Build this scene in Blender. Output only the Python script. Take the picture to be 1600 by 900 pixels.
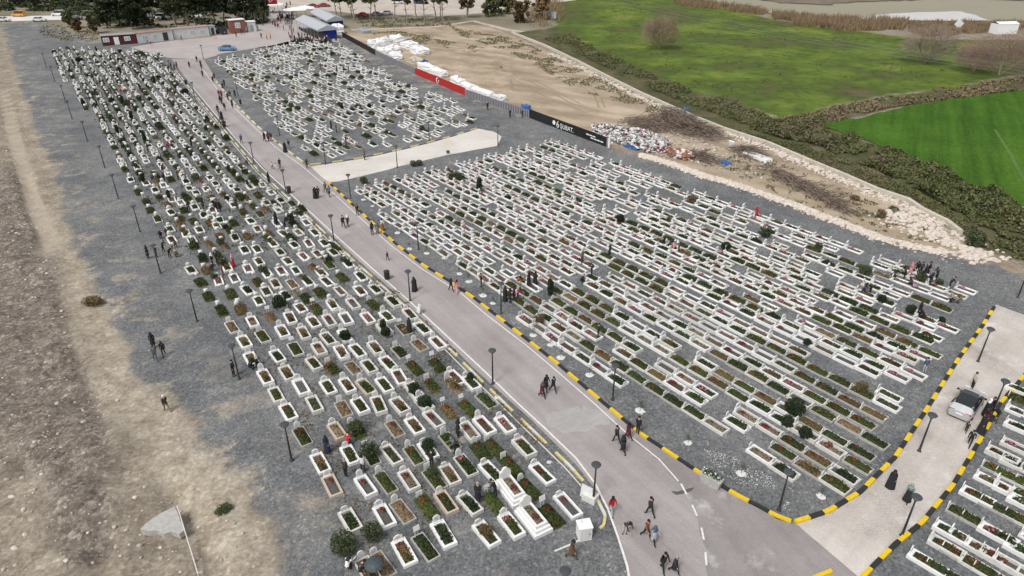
import bpy, bmesh, math, random
import numpy as np
from mathutils import Vector, Matrix, noise as mnoise
R = math.radians
random.seed(7); rng = np.random.default_rng(7)
for o in list(bpy.data.objects): bpy.data.objects.remove(o)
S = bpy.context.scene
COL = S.collection

# ------------------------------------------------------------------ camera, sky, sun, exposure
H = 36.0; FPX = 1080.0; PITCH = R(29)
cam_d = bpy.data.cameras.new('camera'); cam = bpy.data.objects.new('camera', cam_d); COL.objects.link(cam)
cam.location = (0, 0, H); cam.rotation_euler = (R(90) - PITCH, 0, 0)
cam_d.sensor_width = 36; cam_d.lens = FPX / 1600 * 36; cam_d.clip_start = .5; cam_d.clip_end = 9000
S.camera = cam
SUN_EL, SUN_AZ = R(55), R(215)          # soft sun behind thin cloud
W = bpy.data.worlds.new('World'); S.world = W; W.use_nodes = True
nt = W.node_tree; nt.nodes.clear()
sky = nt.nodes.new('ShaderNodeTexSky'); sky.sky_type = 'NISHITA'; sky.sun_disc = False
sky.sun_elevation = SUN_EL; sky.sun_rotation = SUN_AZ; sky.air_density = 1.0; sky.dust_density = 3.0
hsv = nt.nodes.new('ShaderNodeHueSaturation'); hsv.inputs['Saturation'].default_value = .1   # cloud cover greys the blue
bg = nt.nodes.new('ShaderNodeBackground'); bg.inputs['Strength'].default_value = .105
wo = nt.nodes.new('ShaderNodeOutputWorld')
nt.links.new(sky.outputs[0], hsv.inputs['Color']); nt.links.new(hsv.outputs[0], bg.inputs[0]); nt.links.new(bg.outputs[0], wo.inputs[0])
sl = bpy.data.lights.new('sun', 'SUN'); sl.energy = 1.5; sl.angle = R(14); sl.color = (1, .965, .92)
so = bpy.data.objects.new('sun', sl); COL.objects.link(so)
sd = Vector((math.sin(SUN_AZ) * math.cos(SUN_EL), math.cos(SUN_AZ) * math.cos(SUN_EL), math.sin(SUN_EL)))
so.rotation_euler = sd.to_track_quat('Z', 'Y').to_euler()
VS = S.view_settings; VS.view_transform = 'Standard'; VS.look = 'None'; VS.exposure = .50; VS.gamma = 1
S.render.engine = 'CYCLES'

# ------------------------------------------------------------------ helpers
CP, SP = math.cos(PITCH), math.sin(PITCH)
def at(x, y, z=0.0):                    # photo pixel (1600x900) -> the real ground point it shows
    a = (x - 800) / FPX; b = -(y - 450) / FPX
    dy = CP + b * SP; dz = -SP + b * CP
    t = (z - H) / dz
    return Vector((a * t, dy * t, z))
def P2(pts): return [tuple(at(*p)[:2]) for p in pts]
def heading(p, q):
    a, b = at(*p), at(*q); return math.atan2(b.y - a.y, b.x - a.x)
def tag(o, label=None, cat=None, group=None, kind=None):
    if label: o['label'] = label
    if cat: o['category'] = cat
    if group: o['group'] = group
    if kind: o['kind'] = kind
    return o
def empty(name, loc=(0, 0, 0), rz=0):
    o = bpy.data.objects.new(name, None); COL.objects.link(o); o.location = loc; o.rotation_euler = (0, 0, rz)
    o.empty_display_size = .2; return o
def link(name, me, parent=None, loc=None, rz=None):
    o = bpy.data.objects.new(name, me); COL.objects.link(o)
    if parent is not None: o.parent = parent
    if loc is not None: o.location = loc
    if rz is not None: o.rotation_euler = (0, 0, rz)
    return o
def copy_tree(o, parent=None):
    c = o.copy(); COL.objects.link(c)
    if parent is not None: c.parent = parent
    for ch in o.children: copy_tree(ch, c)
    return c
ONES = ['zeroth', 'first', 'second', 'third', 'fourth', 'fifth', 'sixth', 'seventh', 'eighth', 'ninth', 'tenth', 'eleventh', 'twelfth', 'thirteenth', 'fourteenth', 'fifteenth', 'sixteenth', 'seventeenth', 'eighteenth', 'nineteenth', 'twentieth']
TENS = {20: 'twenty', 30: 'thirty', 40: 'forty', 50: 'fifty', 60: 'sixty', 70: 'seventy', 80: 'eighty'}
def ordn(n):
    if n <= 20: return ONES[n]
    t = n // 10 * 10
    return (TENS[t] + '-' + ONES[n - t]) if n % 10 else TENS[t][:-1] + 'ieth'

class MB:                               # gathers shapes into ONE mesh
    def __init__(s): s.v = []; s.f = []; s.m = []
    def add(s, vs, fs, m=0):
        n = len(s.v); s.v += [tuple(p) for p in vs]
        s.f += [tuple(i + n for i in f) for f in fs]; s.m += [m] * len(fs); return s
    def box(s, c, d, rz=0, m=0, taper=1.0, rx=0, ry=0):
        hx, hy, hz = d[0] / 2, d[1] / 2, d[2] / 2
        vs = [(-hx, -hy, -hz), (hx, -hy, -hz), (hx, hy, -hz), (-hx, hy, -hz), (-hx * taper, -hy * taper, hz), (hx * taper, -hy * taper, hz), (hx * taper, hy * taper, hz), (-hx * taper, hy * taper, hz)]
        M = Matrix.Translation(c) @ Matrix.Rotation(rz, 4, 'Z') @ Matrix.Rotation(ry, 4, 'Y') @ Matrix.Rotation(rx, 4, 'X')
        return s.add([M @ Vector(p) for p in vs], [(0, 3, 2, 1), (4, 5, 6, 7), (0, 1, 5, 4), (1, 2, 6, 5), (2, 3, 7, 6), (3, 0, 4, 7)], m)
    def bar(s, p, q, r0, r1=None, n=6, m=0, cap=True):
        p, q = Vector(p), Vector(q); r1 = r0 if r1 is None else r1
        d = (q - p).normalized() if (q - p).length > 1e-6 else Vector((0, 0, 1))
        u = d.orthogonal().normalized(); w = d.cross(u)
        vs = [p + (u * math.cos(2 * math.pi * i / n) + w * math.sin(2 * math.pi * i / n)) * r0 for i in range(n)] + [q + (u * math.cos(2 * math.pi * i / n) + w * math.sin(2 * math.pi * i / n)) * r1 for i in range(n)]
        fs = [(i, (i + 1) % n, n + (i + 1) % n, n + i) for i in range(n)]
        if cap: fs += [tuple(range(n))[::-1], tuple(range(n, 2 * n))]
        return s.add(vs, fs, m)
    def lathe(s, prof, n=12, c=(0, 0, 0), m=0, sx=1, sy=1):
        vs = []; fs = []
        for r, z in prof:
            for i in range(n): vs.append((c[0] + r * sx * math.cos(2 * math.pi * i / n), c[1] + r * sy * math.sin(2 * math.pi * i / n), c[2] + z))
        for k in range(len(prof) - 1):
            for i in range(n): fs.append((k * n + i, k * n + (i + 1) % n, (k + 1) * n + (i + 1) % n, (k + 1) * n + i))
        fs += [tuple(range(n))[::-1], tuple((len(prof) - 1) * n + i for i in range(n))]
        return s.add(vs, fs, m)
    def prism(s, poly, z0, z1, m=0, top=None):
        n = len(poly); vs = [(x, y, z0) for x, y in poly] + [(x, y, z1) for x, y in poly]
        fs = [(i, (i + 1) % n, n + (i + 1) % n, n + i) for i in range(n)]
        s.add(vs, fs, m); s.add([(x, y, z1) for x, y in poly], [tuple(range(n))], m if top is None else top)
        return s.add([(x, y, z0) for x, y in poly], [tuple(range(n))[::-1]], m)
    def ball(s, c, r, m=0, seg=8, rings=5, jit=0, sq=(1, 1, 1)):
        vs = [(c[0], c[1], c[2] - r * sq[2])]; fs = []
        for k in range(1, rings):
            a = math.pi * k / rings - math.pi / 2
            for i in range(seg):
                rr = r * (1 + random.uniform(-jit, jit))
                vs.append((c[0] + rr * sq[0] * math.cos(a) * math.cos(2 * math.pi * i / seg), c[1] + rr * sq[1] * math.cos(a) * math.sin(2 * math.pi * i / seg), c[2] + rr * sq[2] * math.sin(a)))
        vs.append((c[0], c[1], c[2] + r * sq[2])); t = len(vs) - 1
        for i in range(seg):
            fs.append((0, 1 + (i + 1) % seg, 1 + i))
            fs.append((t, 1 + (rings - 2) * seg + i, 1 + (rings - 2) * seg + (i + 1) % seg))
            for k in range(rings - 2): fs.append((1 + k * seg + i, 1 + k * seg + (i + 1) % seg, 1 + (k + 1) * seg + (i + 1) % seg, 1 + (k + 1) * seg + i))
        return s.add(vs, fs, m)
    def leaf(s, c, size, m=0, up=0.0, asp=1.0):
        n = Vector((random.gauss(0, 1), random.gauss(0, 1), random.gauss(0, 1) + up)).normalized()
        u = n.orthogonal().normalized(); u.rotate(Matrix.Rotation(random.uniform(0, 6.28), 3, n)); w = n.cross(u) * asp
        h = size / 2; c = Vector(c)
        return s.add([c - u * h - w * h * .5, c + u * h * .6 - w * h, c + u * h + w * h * .5, c - u * h * .5 + w * h], [(0, 1, 2, 3)], m)
    def mesh(s, name, mats, smooth=False):
        me = bpy.data.meshes.new(name); me.from_pydata(s.v, [], s.f)
        for m in (mats if isinstance(mats, (list, tuple)) else [mats]): me.materials.append(m)
        me.polygons.foreach_set('material_index', s.m)
        if smooth: me.polygons.foreach_set('use_smooth', [True] * len(s.f))
        me.update(); return me
    def build(s, name, mats, parent=None, loc=None, rz=None, smooth=False):
        return link(name, s.mesh(name, mats, smooth), parent, loc, rz)

# ------------------------------------------------------------------ materials
def N(nt, t, **k):
    n = nt.nodes.new(t)
    for a, b in k.items(): setattr(n, a, b)
    return n
def mat(name, col, rough=.75, var=.18, scale=6.0, bump=0.0, col2=None, world=False, spec=.3, metal=0.0, rnd=.0, trans=0.0):
    m = bpy.data.materials.new(name); m.use_nodes = True; t = m.node_tree; b = t.nodes['Principled BSDF']; L = t.links.new
    b.inputs['Roughness'].default_value = rough; b.inputs['Specular IOR Level'].default_value = spec; b.inputs['Metallic'].default_value = metal
    if world: src = N(t, 'ShaderNodeNewGeometry').outputs['Position']
    else:
        tc = N(t, 'ShaderNodeTexCoord'); oi = N(t, 'ShaderNodeObjectInfo'); ad = N(t, 'ShaderNodeVectorMath', operation='MULTIPLY_ADD')
        L(oi.outputs['Random'], ad.inputs[0]); ad.inputs[1].default_value = (37, 53, 71); L(tc.outputs['Object'], ad.inputs[2]); src = ad.outputs[0]
    nz = N(t, 'ShaderNodeTexNoise'); nz.inputs['Scale'].default_value = scale; nz.inputs['Detail'].default_value = 6; nz.inputs['Roughness'].default_value = .65
    L(src, nz.inputs['Vector'])
    rp = N(t, 'ShaderNodeValToRGB'); L(nz.outputs['Fac'], rp.inputs[0])
    c2 = col2 or tuple(min(1, c * (1 + var)) for c in col); c1 = col if col2 else tuple(c * (1 - var) for c in col)
    rp.color_ramp.elements[0].position = .32; rp.color_ramp.elements[1].position = .68
    rp.color_ramp.elements[0].color = (*c1, 1); rp.color_ramp.elements[1].color = (*c2, 1)
    out = rp.outputs[0]
    if rnd:
        oi2 = N(t, 'ShaderNodeObjectInfo'); mr = N(t, 'ShaderNodeMapRange'); L(oi2.outputs['Random'], mr.inputs[0]); mr.inputs[3].default_value = 1 - rnd; mr.inputs[4].default_value = 1 + rnd
        mx = N(t, 'ShaderNodeVectorMath', operation='SCALE'); L(out, mx.inputs[0]); L(mr.outputs[0], mx.inputs['Scale']); out = mx.outputs[0]
    L(out, b.inputs['Base Color'])
    if bump:
        bp = N(t, 'ShaderNodeBump'); bp.inputs['Strength'].default_value = bump; bp.inputs['Distance'].default_value = .05; L(nz.outputs['Fac'], bp.inputs['Height']); L(bp.outputs[0], b.inputs['Normal'])
    if trans: b.inputs['Transmission Weight'].default_value = trans
    return m
M = dict(
    engrave=mat('engraved_line', (.30, .30, .30), .8, .2, 20),
    marble=mat('white_marble', (.74, .74, .735), .45, .07, 4), oldmarble=mat('weathered_marble', (.60, .59, .56), .6, .16, 5),
    tanstone=mat('tan_stone', (.50, .41, .33), .7, .12, 6), concrete=mat('concrete', (.40, .39, .37), .85, .2, 5, .2),
    stone_face=mat('headstone_marble', (.70, .70, .69), .4, .06, 6),
    soil=mat('soil', (.10, .075, .055), .95, .4, 9, .6, rnd=.3), drysoil=mat('dry_soil', (.19, .145, .105), .95, .3, 8, .6, rnd=.2),
    darkgravel=mat('dark_bed_gravel', (.085, .085, .085), .9, .5, 25, .6, rnd=.2),
    grass=mat('grave_grass', (.058, .068, .02), .9, 0, 5, col2=(.115, .095, .038), rnd=.3), grassleaf=mat('grass_blades', (.055, .078, .02), .85, .3, 9, rnd=.3),
    herb=mat('dark_herbs', (.035, .06, .02), .85, .35, 9, rnd=.3), dryplant=mat('dry_plant', (.17, .11, .055), .9, .3, 8, rnd=.25),
    red=mat('red_flower', (.36, .045, .03), .7, .25, 20, rnd=.2), orange=mat('orange_flower', (.40, .10, .04), .7, .25, 20, rnd=.15), pink=mat('pink_flower', (.6, .2, .26), .7, .2, 20, rnd=.15), crimson=mat('crimson_flower', (.30, .02, .05), .7, .25, 20),
    boxwood=mat('boxwood_leaf', (.026, .040, .018), .8, .35, 7, rnd=.2), olive=mat('olive_leaf', (.06, .075, .035), .8, .3, 7, rnd=.2), bark=mat('bark', (.13, .10, .075), .9, .3, 8),
    palebark=mat('pale_bark', (.27, .23, .19), .9, .25, 4),
    yellow=mat('yellow_paint', (.68, .47, .02), .6, .14, 7), black=mat('black_paint', (.028, .028, .03), .6, .3, 6), paleyellow=mat('faded_yellow', (.58, .49, .24), .75, .18, 6), kerbgrey=mat('kerb_grey', (.16, .16, .16), .8, .3, 6), palekerb=mat('pale_kerb', (.6, .58, .53), .8, .14, 6),
    iron=mat('black_iron', (.025, .026, .028), .5, .2, 10, metal=.0, spec=.4), lampcap=mat('lamp_cap', (.06, .065, .075), .55, .15, 10), lens=mat('lamp_lens', (.5, .5, .48), .4, .05, 10),
    white=mat('white_paint', (.78, .78, .78), .55, .05, 5), offwhite=mat('off_white', (.62, .62, .60), .6, .1, 4), blue=mat('blue_fabric', (.015, .045, .35), .7, .15, 3), brightblue=mat('blue_plastic', (.03, .12, .34), .6, .3, 3), grey=mat('grey_sheet', (.30, .31, .33), .6, .1, 3), roofgrey=mat('tent_grey', (.40, .42, .46), .6, .07, 2),
    maroon=mat('maroon_cladding', (.085, .02, .025), .6, .2, 3), redbrown=mat('red_brown_cladding', (.23, .10, .075), .7, .15, 3), darkglass=mat('dark_glass', (.02, .024, .028), .12, .1, 2, spec=.6),
    rubber=mat('rubber', (.02, .02, .02), .8, .1, 8), rim=mat('alloy', (.45, .45, .47), .35, .05, 8, metal=.7), silver=mat('silver_paint', (.52, .53, .54), .3, .03, 2, spec=.6), tail=mat('tail_light', (.42, .01, .015), .25, .1, 5), head=mat('head_light', (.75, .77, .8), .15, .05, 5),
    redcloth=mat('red_banner', (.40, .024, .022), .7, .12, 1.5), blackcloth=mat('black_banner', (.016, .017, .02), .6, .3, 1.5), navy=mat('dark_slats', (.025, .025, .03), .7, .2, 2), slat=mat('grey_slats', (.27, .27, .30), .6, .12, 2),
    rock=mat('white_rock', (.56, .50, .44), .9, .2, 3, .4), stone=mat('field_stone', (.40, .36, .31), .9, .25, 3, .4), twig=mat('grey_twig', (.24, .19, .155), .9, .25, 3), pinktwig=mat('reddish_twig', (.24, .165, .13), .9, .25, 2), straw=mat('reed_straw', (.24, .175, .105), .9, .3, .6, world=True),
    skin=mat('skin', (.48, .30, .22), .55, .06, 8), brick=mat('brick', (.26, .12, .085), .9, .25, 12),
    wire=mat('wire', (.22, .22, .23), .5, .05, 3), tarpwhite=mat('white_tarp', (.72, .72, .73), .55, .08, 1.2, .3), tan_tarp=mat('tan_tarp', (.45, .41, .34), .7, .12, 1.5, .3),
    plant1=mat('scrub_green', (.058, .078, .026), .9, .0, .25, col2=(.095, .115, .044), world=True), plant2=mat('scrub_olive', (.10, .108, .04), .9, 0, .25, col2=(.15, .145, .062), world=True), plant3=mat('scrub_dry', (.155, .13, .082), .9, .25, .25, world=True),
    pine=mat('pine_leaf', (.03, .045, .02), .85, .35, .8, world=True), eucalypt=mat('eucalypt_leaf', (.06, .07, .035), .85, .35, .8, world=True), lime=mat('light_leaf', (.13, .17, .04), .85, .25, .8, world=True),
)

# ------------------------------------------------------------------ the ground: one sheet to the horizon, with zone distances as attributes
def sdist(X, Y, poly):
    d = np.full(X.shape, 1e18); ins = np.zeros(X.shape, bool); n = len(poly)
    for i in range(n):
        x1, y1 = poly[i]; x2, y2 = poly[(i + 1) % n]
        ex, ey = x2 - x1, y2 - y1; l2 = ex * ex + ey * ey + 1e-9
        t = np.clip(((X - x1) * ex + (Y - y1) * ey) / l2, 0, 1)
        d = np.minimum(d, (X - x1 - t * ex) ** 2 + (Y - y1 - t * ey) ** 2)
        c = ((y1 > Y) != (y2 > Y)) & (X < (x2 - x1) * (Y - y1) / (y2 - y1 + 1e-12) + x1); ins ^= c
    return np.where(ins, -1, 1) * np.sqrt(d)
LEFT_GRAVEL = [(8, 60), (24, 100), (52, 200), (85, 260), (100, 330), (112, 380), (148, 440), (168, 480), (180, 520), (212, 560), (228, 600), (292, 640), (312, 682), (360, 722), (392, 765), (420, 830), (432, 900)]
FENCE_LINE = [(535, 58), (587, 87), (605, 95), (632, 110), (650, 117), (727, 150), (780, 168), (828, 185), (870, 198), (898, 206), (947, 230)]
ROCK_LINE = [(1000, 243), (1040, 254), (1100, 276), (1150, 290), (1250, 325), (1320, 352), (1380, 376), (1440, 390), (1480, 396)]
WALL_LINE = [(800, 52), (850, 72), (900, 96), (950, 122), (1000, 147), (1040, 165), (1090, 187), (1130, 203), (1200, 226), (1260, 252), (1320, 277), (1370, 299), (1418, 315), (1440, 330), (1480, 350), (1500, 366)]
ZONES = dict(
    gravel=P2(LEFT_GRAVEL) + [(-14, 20), (0, 12), (60, 12), (90, 60)] + P2([(1680, 450), (1600, 432), (1560, 418)] + ROCK_LINE[::-1] + FENCE_LINE[::-1] + [(470, 40), (330, 60), (150, 64), (60, 34), (0, 36)]),
    sand=P2([(545, 50), (600, 46), (700, 38), (760, 40), (815, 62), (880, 92), (960, 132), (1040, 168), (1130, 206), (1260, 256), (1370, 302), (1430, 330), (1500, 372), (1560, 400), (1600, 425), (1560, 424), (1480, 400)] + ROCK_LINE[::-1] + FENCE_LINE[::-1]),
    meadow=P2([(845, 8), (870, -12), (1100, -12), (1200, 30), (1300, 44), (1450, 62), (1610, 62), (1800, 66), (1800, 120), (1600, 112), (1500, 136), (1400, 147), (1310, 164), (1260, 180), (1215, 186), (1150, 158), (1080, 140), (1000, 110), (930, 80), (880, 52)]),
    scrub=P2([(815, 50), (880, 40), (930, 72), (1000, 104), (1080, 136), (1150, 156), (1215, 186), (1300, 170), (1420, 146), (1520, 132), (1640, 112), (1700, 120), (1640, 135), (1540, 148), (1400, 168), (1290, 196), (1330, 212), (1420, 244), (1500, 280), (1620, 335), (1720, 390), (1640, 420), (1540, 392), (1500, 366)] + WALL_LINE[::-1][1:]),
    tan=P2([(92, 330), (112, 380), (148, 440), (168, 480), (212, 560), (228, 600), (300, 660), (360, 722), (400, 780), (425, 860), (432, 900), (330, 900), (240, 760), (190, 680), (160, 600), (120, 520), (96, 430), (70, 380)]),
    rubble=P2([(0, 262), (34, 270), (70, 350), (98, 420), (112, 520), (150, 600), (180, 690), (186, 780), (170, 880), (110, 900), (78, 800), (40, 740), (0, 690), (-60, 600)]),
    trench=P2([(2, 135), (14, 135), (34, 215), (60, 300), (92, 372), (70, 398), (44, 330), (18, 240), (4, 180), (0, 150)]),
)
xs = np.unique(np.concatenate([np.linspace(-62, 62, 280), -62 - np.cumsum(np.geomspace(.5, 260, 130)), 62 + np.cumsum(np.geomspace(.5, 260, 130))]))
ys = np.unique(np.concatenate([[-400, -100, 0, 12], np.linspace(18, 110, 230), 110 + np.cumsum(np.geomspace(.42, 300, 200))]))
GX, GY = np.meshgrid(xs, ys)
SD = {k: sdist(GX, GY, p) for k, p in ZONES.items()}
def vnoise(x, y, seed=0):
    xi = np.floor(x).astype(np.int64); yi = np.floor(y).astype(np.int64); fx = x - xi; fy = y - yi
    fx = fx * fx * (3 - 2 * fx); fy = fy * fy * (3 - 2 * fy)
    def h(a, b): 
        q = (a * 374761393 + b * 668265263 + seed * 1442695041) & 0x7fffffff; q = ((q ^ (q >> 13)) * 1274126177) & 0x7fffffff
        return ((q ^ (q >> 16)) & 0xffff) / 65535.0
    return (h(xi, yi) * (1 - fx) + h(xi + 1, yi) * fx) * (1 - fy) + (h(xi, yi + 1) * (1 - fx) + h(xi + 1, yi + 1) * fx) * fy
def pl_dist(x, y, pts):
    d = np.full(x.shape, 1e9)
    for (x1, y1), (x2, y2) in zip(pts[:-1], pts[1:]):
        ex, ey = x2 - x1, y2 - y1; t = np.clip(((x - x1) * ex + (y - y1) * ey) / (ex * ex + ey * ey), 0, 1); d = np.minimum(d, np.hypot(x - x1 - t * ex, y - y1 - t * ey))
    return d
DITCHES = [(P2([(268, 755), (292, 800), (318, 850), (340, 905)]), .75, .9), (P2([(0, 690), (30, 722), (62, 760), (84, 812), (104, 850)]), .5, .7), (P2([(84, 430), (102, 500), (120, 560), (150, 640), (172, 720)]), .35, .5), (P2([(150, 880), (180, 855), (215, 838)]), .5, .8), (P2([(110, 800), (150, 770), (185, 700)]), -.4, 1.2), (P2([(335, 790), (372, 850), (395, 905)]), -.4, 1.2), (P2([(60, 330), (84, 420), (100, 520)]), -.4, .9)]
def hgt(x, y):
    x = np.asarray(x, float); y = np.asarray(y, float)
    n = .5 * vnoise(x / 5, y / 5, 1) + .28 * vnoise(x / 1.9, y / 1.9, 2) + .16 * vnoise(x / .8, y / .8, 3) - .4
    ridge = np.abs(vnoise(x / 3.2 + 40, y / 9.0, 5) - .5) * 2
    left = np.clip((sdist(x, y, ZONES['gravel']) - .3) / 5, 0, 1) * (x < 0) * np.clip((215 - y) / 20, 0, 1)
    dit = sum(dep * np.exp(-(pl_dist(x, y, pts) / w) ** 2) for pts, dep, w in DITCHES)
    rub = np.clip(1 - sdist(x, y, ZONES['rubble']) / 2.5, 0, 1)
    tr = np.clip(.5 - sdist(x, y, ZONES['trench']) / .8, 0, 1)
    sc = np.clip(-sdist(x, y, ZONES['scrub']) / 4, 0, 1)
    return -left * dit + left * (n * .9 + (.5 - ridge) * .35 + rub * (.35 + n * .7)) * (1 - tr) - left * tr * .45 + sc * (n * 1.2 - .25)
GZ = hgt(GX, GY)
ny, nx = GX.shape
idx = np.arange(nx * ny).reshape(ny, nx)
quads = np.stack([idx[:-1, :-1], idx[:-1, 1:], idx[1:, 1:], idx[1:, :-1]], -1).reshape(-1, 4)
me = bpy.data.meshes.new('ground')
me.vertices.add(nx * ny); me.vertices.foreach_set('co', np.stack([GX, GY, GZ], -1).astype(np.float32).ravel())
me.loops.add(quads.size); me.loops.foreach_set('vertex_index', quads.ravel().astype(np.int32))
me.polygons.add(len(quads)); me.polygons.foreach_set('loop_start', np.arange(0, quads.size, 4, dtype=np.int32)); me.polygons.foreach_set('loop_total', np.full(len(quads), 4, np.int32))
me.polygons.foreach_set('use_smooth', np.ones(len(quads), bool))
for k, v in SD.items():
    a = me.attributes.new('sd_' + k, 'FLOAT', 'POINT'); a.data.foreach_set('value', np.clip(v, -50, 50).astype(np.float32).ravel())
me.update(calc_edges=True)

def ground_material():
    m = bpy.data.materials.new('ground'); m.use_nodes = True; t = m.node_tree; b = t.nodes['Principled BSDF']; L = t.links.new
    b.inputs['Roughness'].default_value = .92; b.inputs['Specular IOR Level'].default_value = .15
    pos = N(t, 'ShaderNodeNewGeometry').outputs['Position']
    def nz(scale, det=8, rough=.65, off=0):
        n = N(t, 'ShaderNodeTexNoise'); n.inputs['Scale'].default_value = scale; n.inputs['Detail'].default_value = det; n.inputs['Roughness'].default_value = rough
        if off:
            a = N(t, 'ShaderNodeVectorMath', operation='ADD'); L(pos, a.inputs[0]); a.inputs[1].default_value = (off, off * 2, 0); L(a.outputs[0], n.inputs[0])
        else: L(pos, n.inputs[0])
        return n.outputs['Fac']
    def ramp(f, *stops):
        r = N(t, 'ShaderNodeValToRGB'); L(f, r.inputs[0]); e = r.color_ramp.elements
        for i, (p, c) in enumerate(stops):
            el = e[i] if i < 2 else e.new(p)
            el.position = p; el.color = (*c, 1)
        return r.outputs[0]
    def mix(f, a, c, mode='MIX'):
        x = N(t, 'ShaderNodeMix', data_type='RGBA', blend_type=mode)
        if isinstance(f, float): x.inputs[0].default_value = f
        else: L(f, x.inputs[0])
        L(a, x.inputs[6]); L(c, x.inputs[7]); return x.outputs[2]
    def mask(zone, amp, nf, soft):
        a = N(t, 'ShaderNodeAttribute', attribute_name='sd_' + zone)
        k = N(t, 'ShaderNodeMath', operation='MULTIPLY_ADD'); L(nf, k.inputs[0]); k.inputs[1].default_value = amp; k.inputs[2].default_value = -amp / 2
        s = N(t, 'ShaderNodeMath', operation='ADD'); L(k.outputs[0], s.inputs[0]); L(a.outputs['Fac'], s.inputs[1])
        r = N(t, 'ShaderNodeMapRange', interpolation_type='SMOOTHSTEP'); L(s.outputs[0], r.inputs[0]); r.inputs[1].default_value = soft; r.inputs[2].default_value = -soft; return r.outputs[0]
    n_big = nz(.045, 4); n_mid = nz(.3, 7, .7, 11); n_fine = nz(3.2, 8, .75, 5); n_grit = nz(14, 4, .8, 3); n_edge = nz(.16, 9, .72, 31)
    fine = ramp(n_fine, (.3, (.55, .55, .55)), (.7, (1.35, 1.35, 1.35)))
    grit = ramp(n_grit, (.32, (.55, .55, .55)), (.68, (1.4, 1.4, 1.4)))
    earth = ramp(n_mid, (.3, (.185, .155, .12)), (.5, (.29, .25, .197)), (.7, (.41, .365, .30)))
    earth = mix(1.0, earth, fine, 'MULTIPLY')
    tan = ramp(nz(.55, 7, .7, 41), (.3, (.25, .205, .158)), (.5, (.385, .335, .265)), (.7, (.52, .47, .395)))
    tan = mix(.8, tan, fine, 'MULTIPLY')
    rub = ramp(nz(.8, 12, .85, 17), (.34, (.115, .094, .076)), (.5, (.235, .20, .168)), (.66, (.43, .385, .335)))
    chp = N(t, 'ShaderNodeTexVoronoi', feature='F1'); chp.inputs['Scale'].default_value = 3.6; chp.inputs['Randomness'].default_value = 1; L(pos, chp.inputs[0])
    chips = ramp(chp.outputs['Color'], (.1, (.62, .6, .6)), (.75, (1.12, 1.12, 1.12)), (.96, (1.75, 1.72, 1.68)))
    rub = mix(.85, rub, chips, 'MULTIPLY')
    tan = mix(.4, tan, chips, 'MULTIPLY'); earth = mix(.5, earth, chips, 'MULTIPLY')
    vor = N(t, 'ShaderNodeTexVoronoi', feature='F1'); vor.inputs['Scale'].default_value = 4.5; L(pos, vor.inputs[0])
    rub = mix(.75, rub, ramp(vor.outputs['Distance'], (.05, (1.35, 1.35, 1.35)), (.5, (.7, .7, .7))), 'MULTIPLY'); rub = mix(1.0, rub, fine, 'MULTIPLY')
    trench = mix(.5, ramp(nz(.7, 5, .6, 77), (.3, (.33, .28, .22)), (.7, (.43, .375, .305))), fine, 'MULTIPLY')
    gravel = ramp(n_mid, (.28, (.128, .133, .138)), (.52, (.182, .186, .189)), (.74, (.25, .251, .25)))
    worn = ramp(nz(.12, 8, .7, 61), (.56, (0, 0, 0)), (.7, (1, 1, 1)))
    gravel = mix(worn, gravel, ramp(n_mid, (.3, (.21, .205, .195)), (.7, (.30, .285, .265))))
    dark = ramp(nz(.085, 5, .6, 23), (.36, (.74, .76, .78)), (.6, (1, 1, 1)))
    gravel = mix(1.0, gravel, dark, 'MULTIPLY')
    chip = N(t, 'ShaderNodeTexVoronoi', feature='F1'); chip.inputs['Scale'].default_value = 7.0; L(pos, chip.inputs[0])
    gravel = mix(.8, gravel, ramp(chip.outputs['Color'], (.12, (.58, .59, .61)), (.8, (1.25, 1.24, 1.23)), (.97, (2.0, 1.97, 1.93))), 'MULTIPLY')
    gravel = mix(ramp(nz(.9, 10, .8, 71), (.63, (0, 0, 0)), (.74, (.7, .7, .7))), gravel, ramp(n_fine, (.3, (.28, .27, .255)), (.7, (.46, .44, .42))))
    gravel = mix(1.0, mix(.9, gravel, grit, 'MULTIPLY'), ramp(n_fine, (.3, (.78, .78, .78)), (.7, (1.2, 1.2, 1.2))), 'MULTIPLY')
    mq = N(t, 'ShaderNodeMapping'); mq.inputs['Rotation'].default_value = (0, 0, R(38)); L(pos, mq.inputs[0]); mp = N(t, 'ShaderNodeMapping'); mp.inputs['Scale'].default_value = (.05, .28, 1); L(mq.outputs[0], mp.inputs[0])
    st = N(t, 'ShaderNodeTexNoise'); st.inputs['Scale'].default_value = 1; st.inputs['Detail'].default_value = 6; L(mp.outputs[0], st.inputs[0])
    sand = ramp(nz(.11, 8, .68, 91), (.3, (.27, .215, .15)), (.5, (.40, .325, .24)), (.72, (.48, .40, .32)))
    sand = mix(.8, sand, ramp(st.outputs['Fac'], (.35, (.66, .64, .62)), (.62, (1.12, 1.12, 1.12))), 'MULTIPLY')
    tuft = ramp(nz(.5, 6, .75, 13), (.62, (0, 0, 0)), (.70, (1, 1, 1)))
    sand = mix(tuft, sand, ramp(n_fine, (.4, (.12, .11, .06)), (.6, (.2, .17, .11))))
    sand = mix(.5, sand, fine, 'MULTIPLY')
    meadow = ramp(nz(.05, 8, .66, 7), (.34, (.115, .10, .05)), (.44, (.072, .100, .024)), (.55, (.105, .158, .024)), (.64, (.165, .195, .042)), (.76, (.18, .155, .075)))
    meadow = mix(.9, meadow, ramp(nz(.33, 8, .75, 19), (.34, (.38, .42, .4)), (.48, (.95, .95, .95)), (.7, (1.2, 1.15, 1.1))), 'MULTIPLY')
    scrub = ramp(nz(.12, 7, .7, 29), (.32, (.045, .06, .025)), (.5, (.09, .09, .042)), (.7, (.17, .14, .095)))
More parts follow.
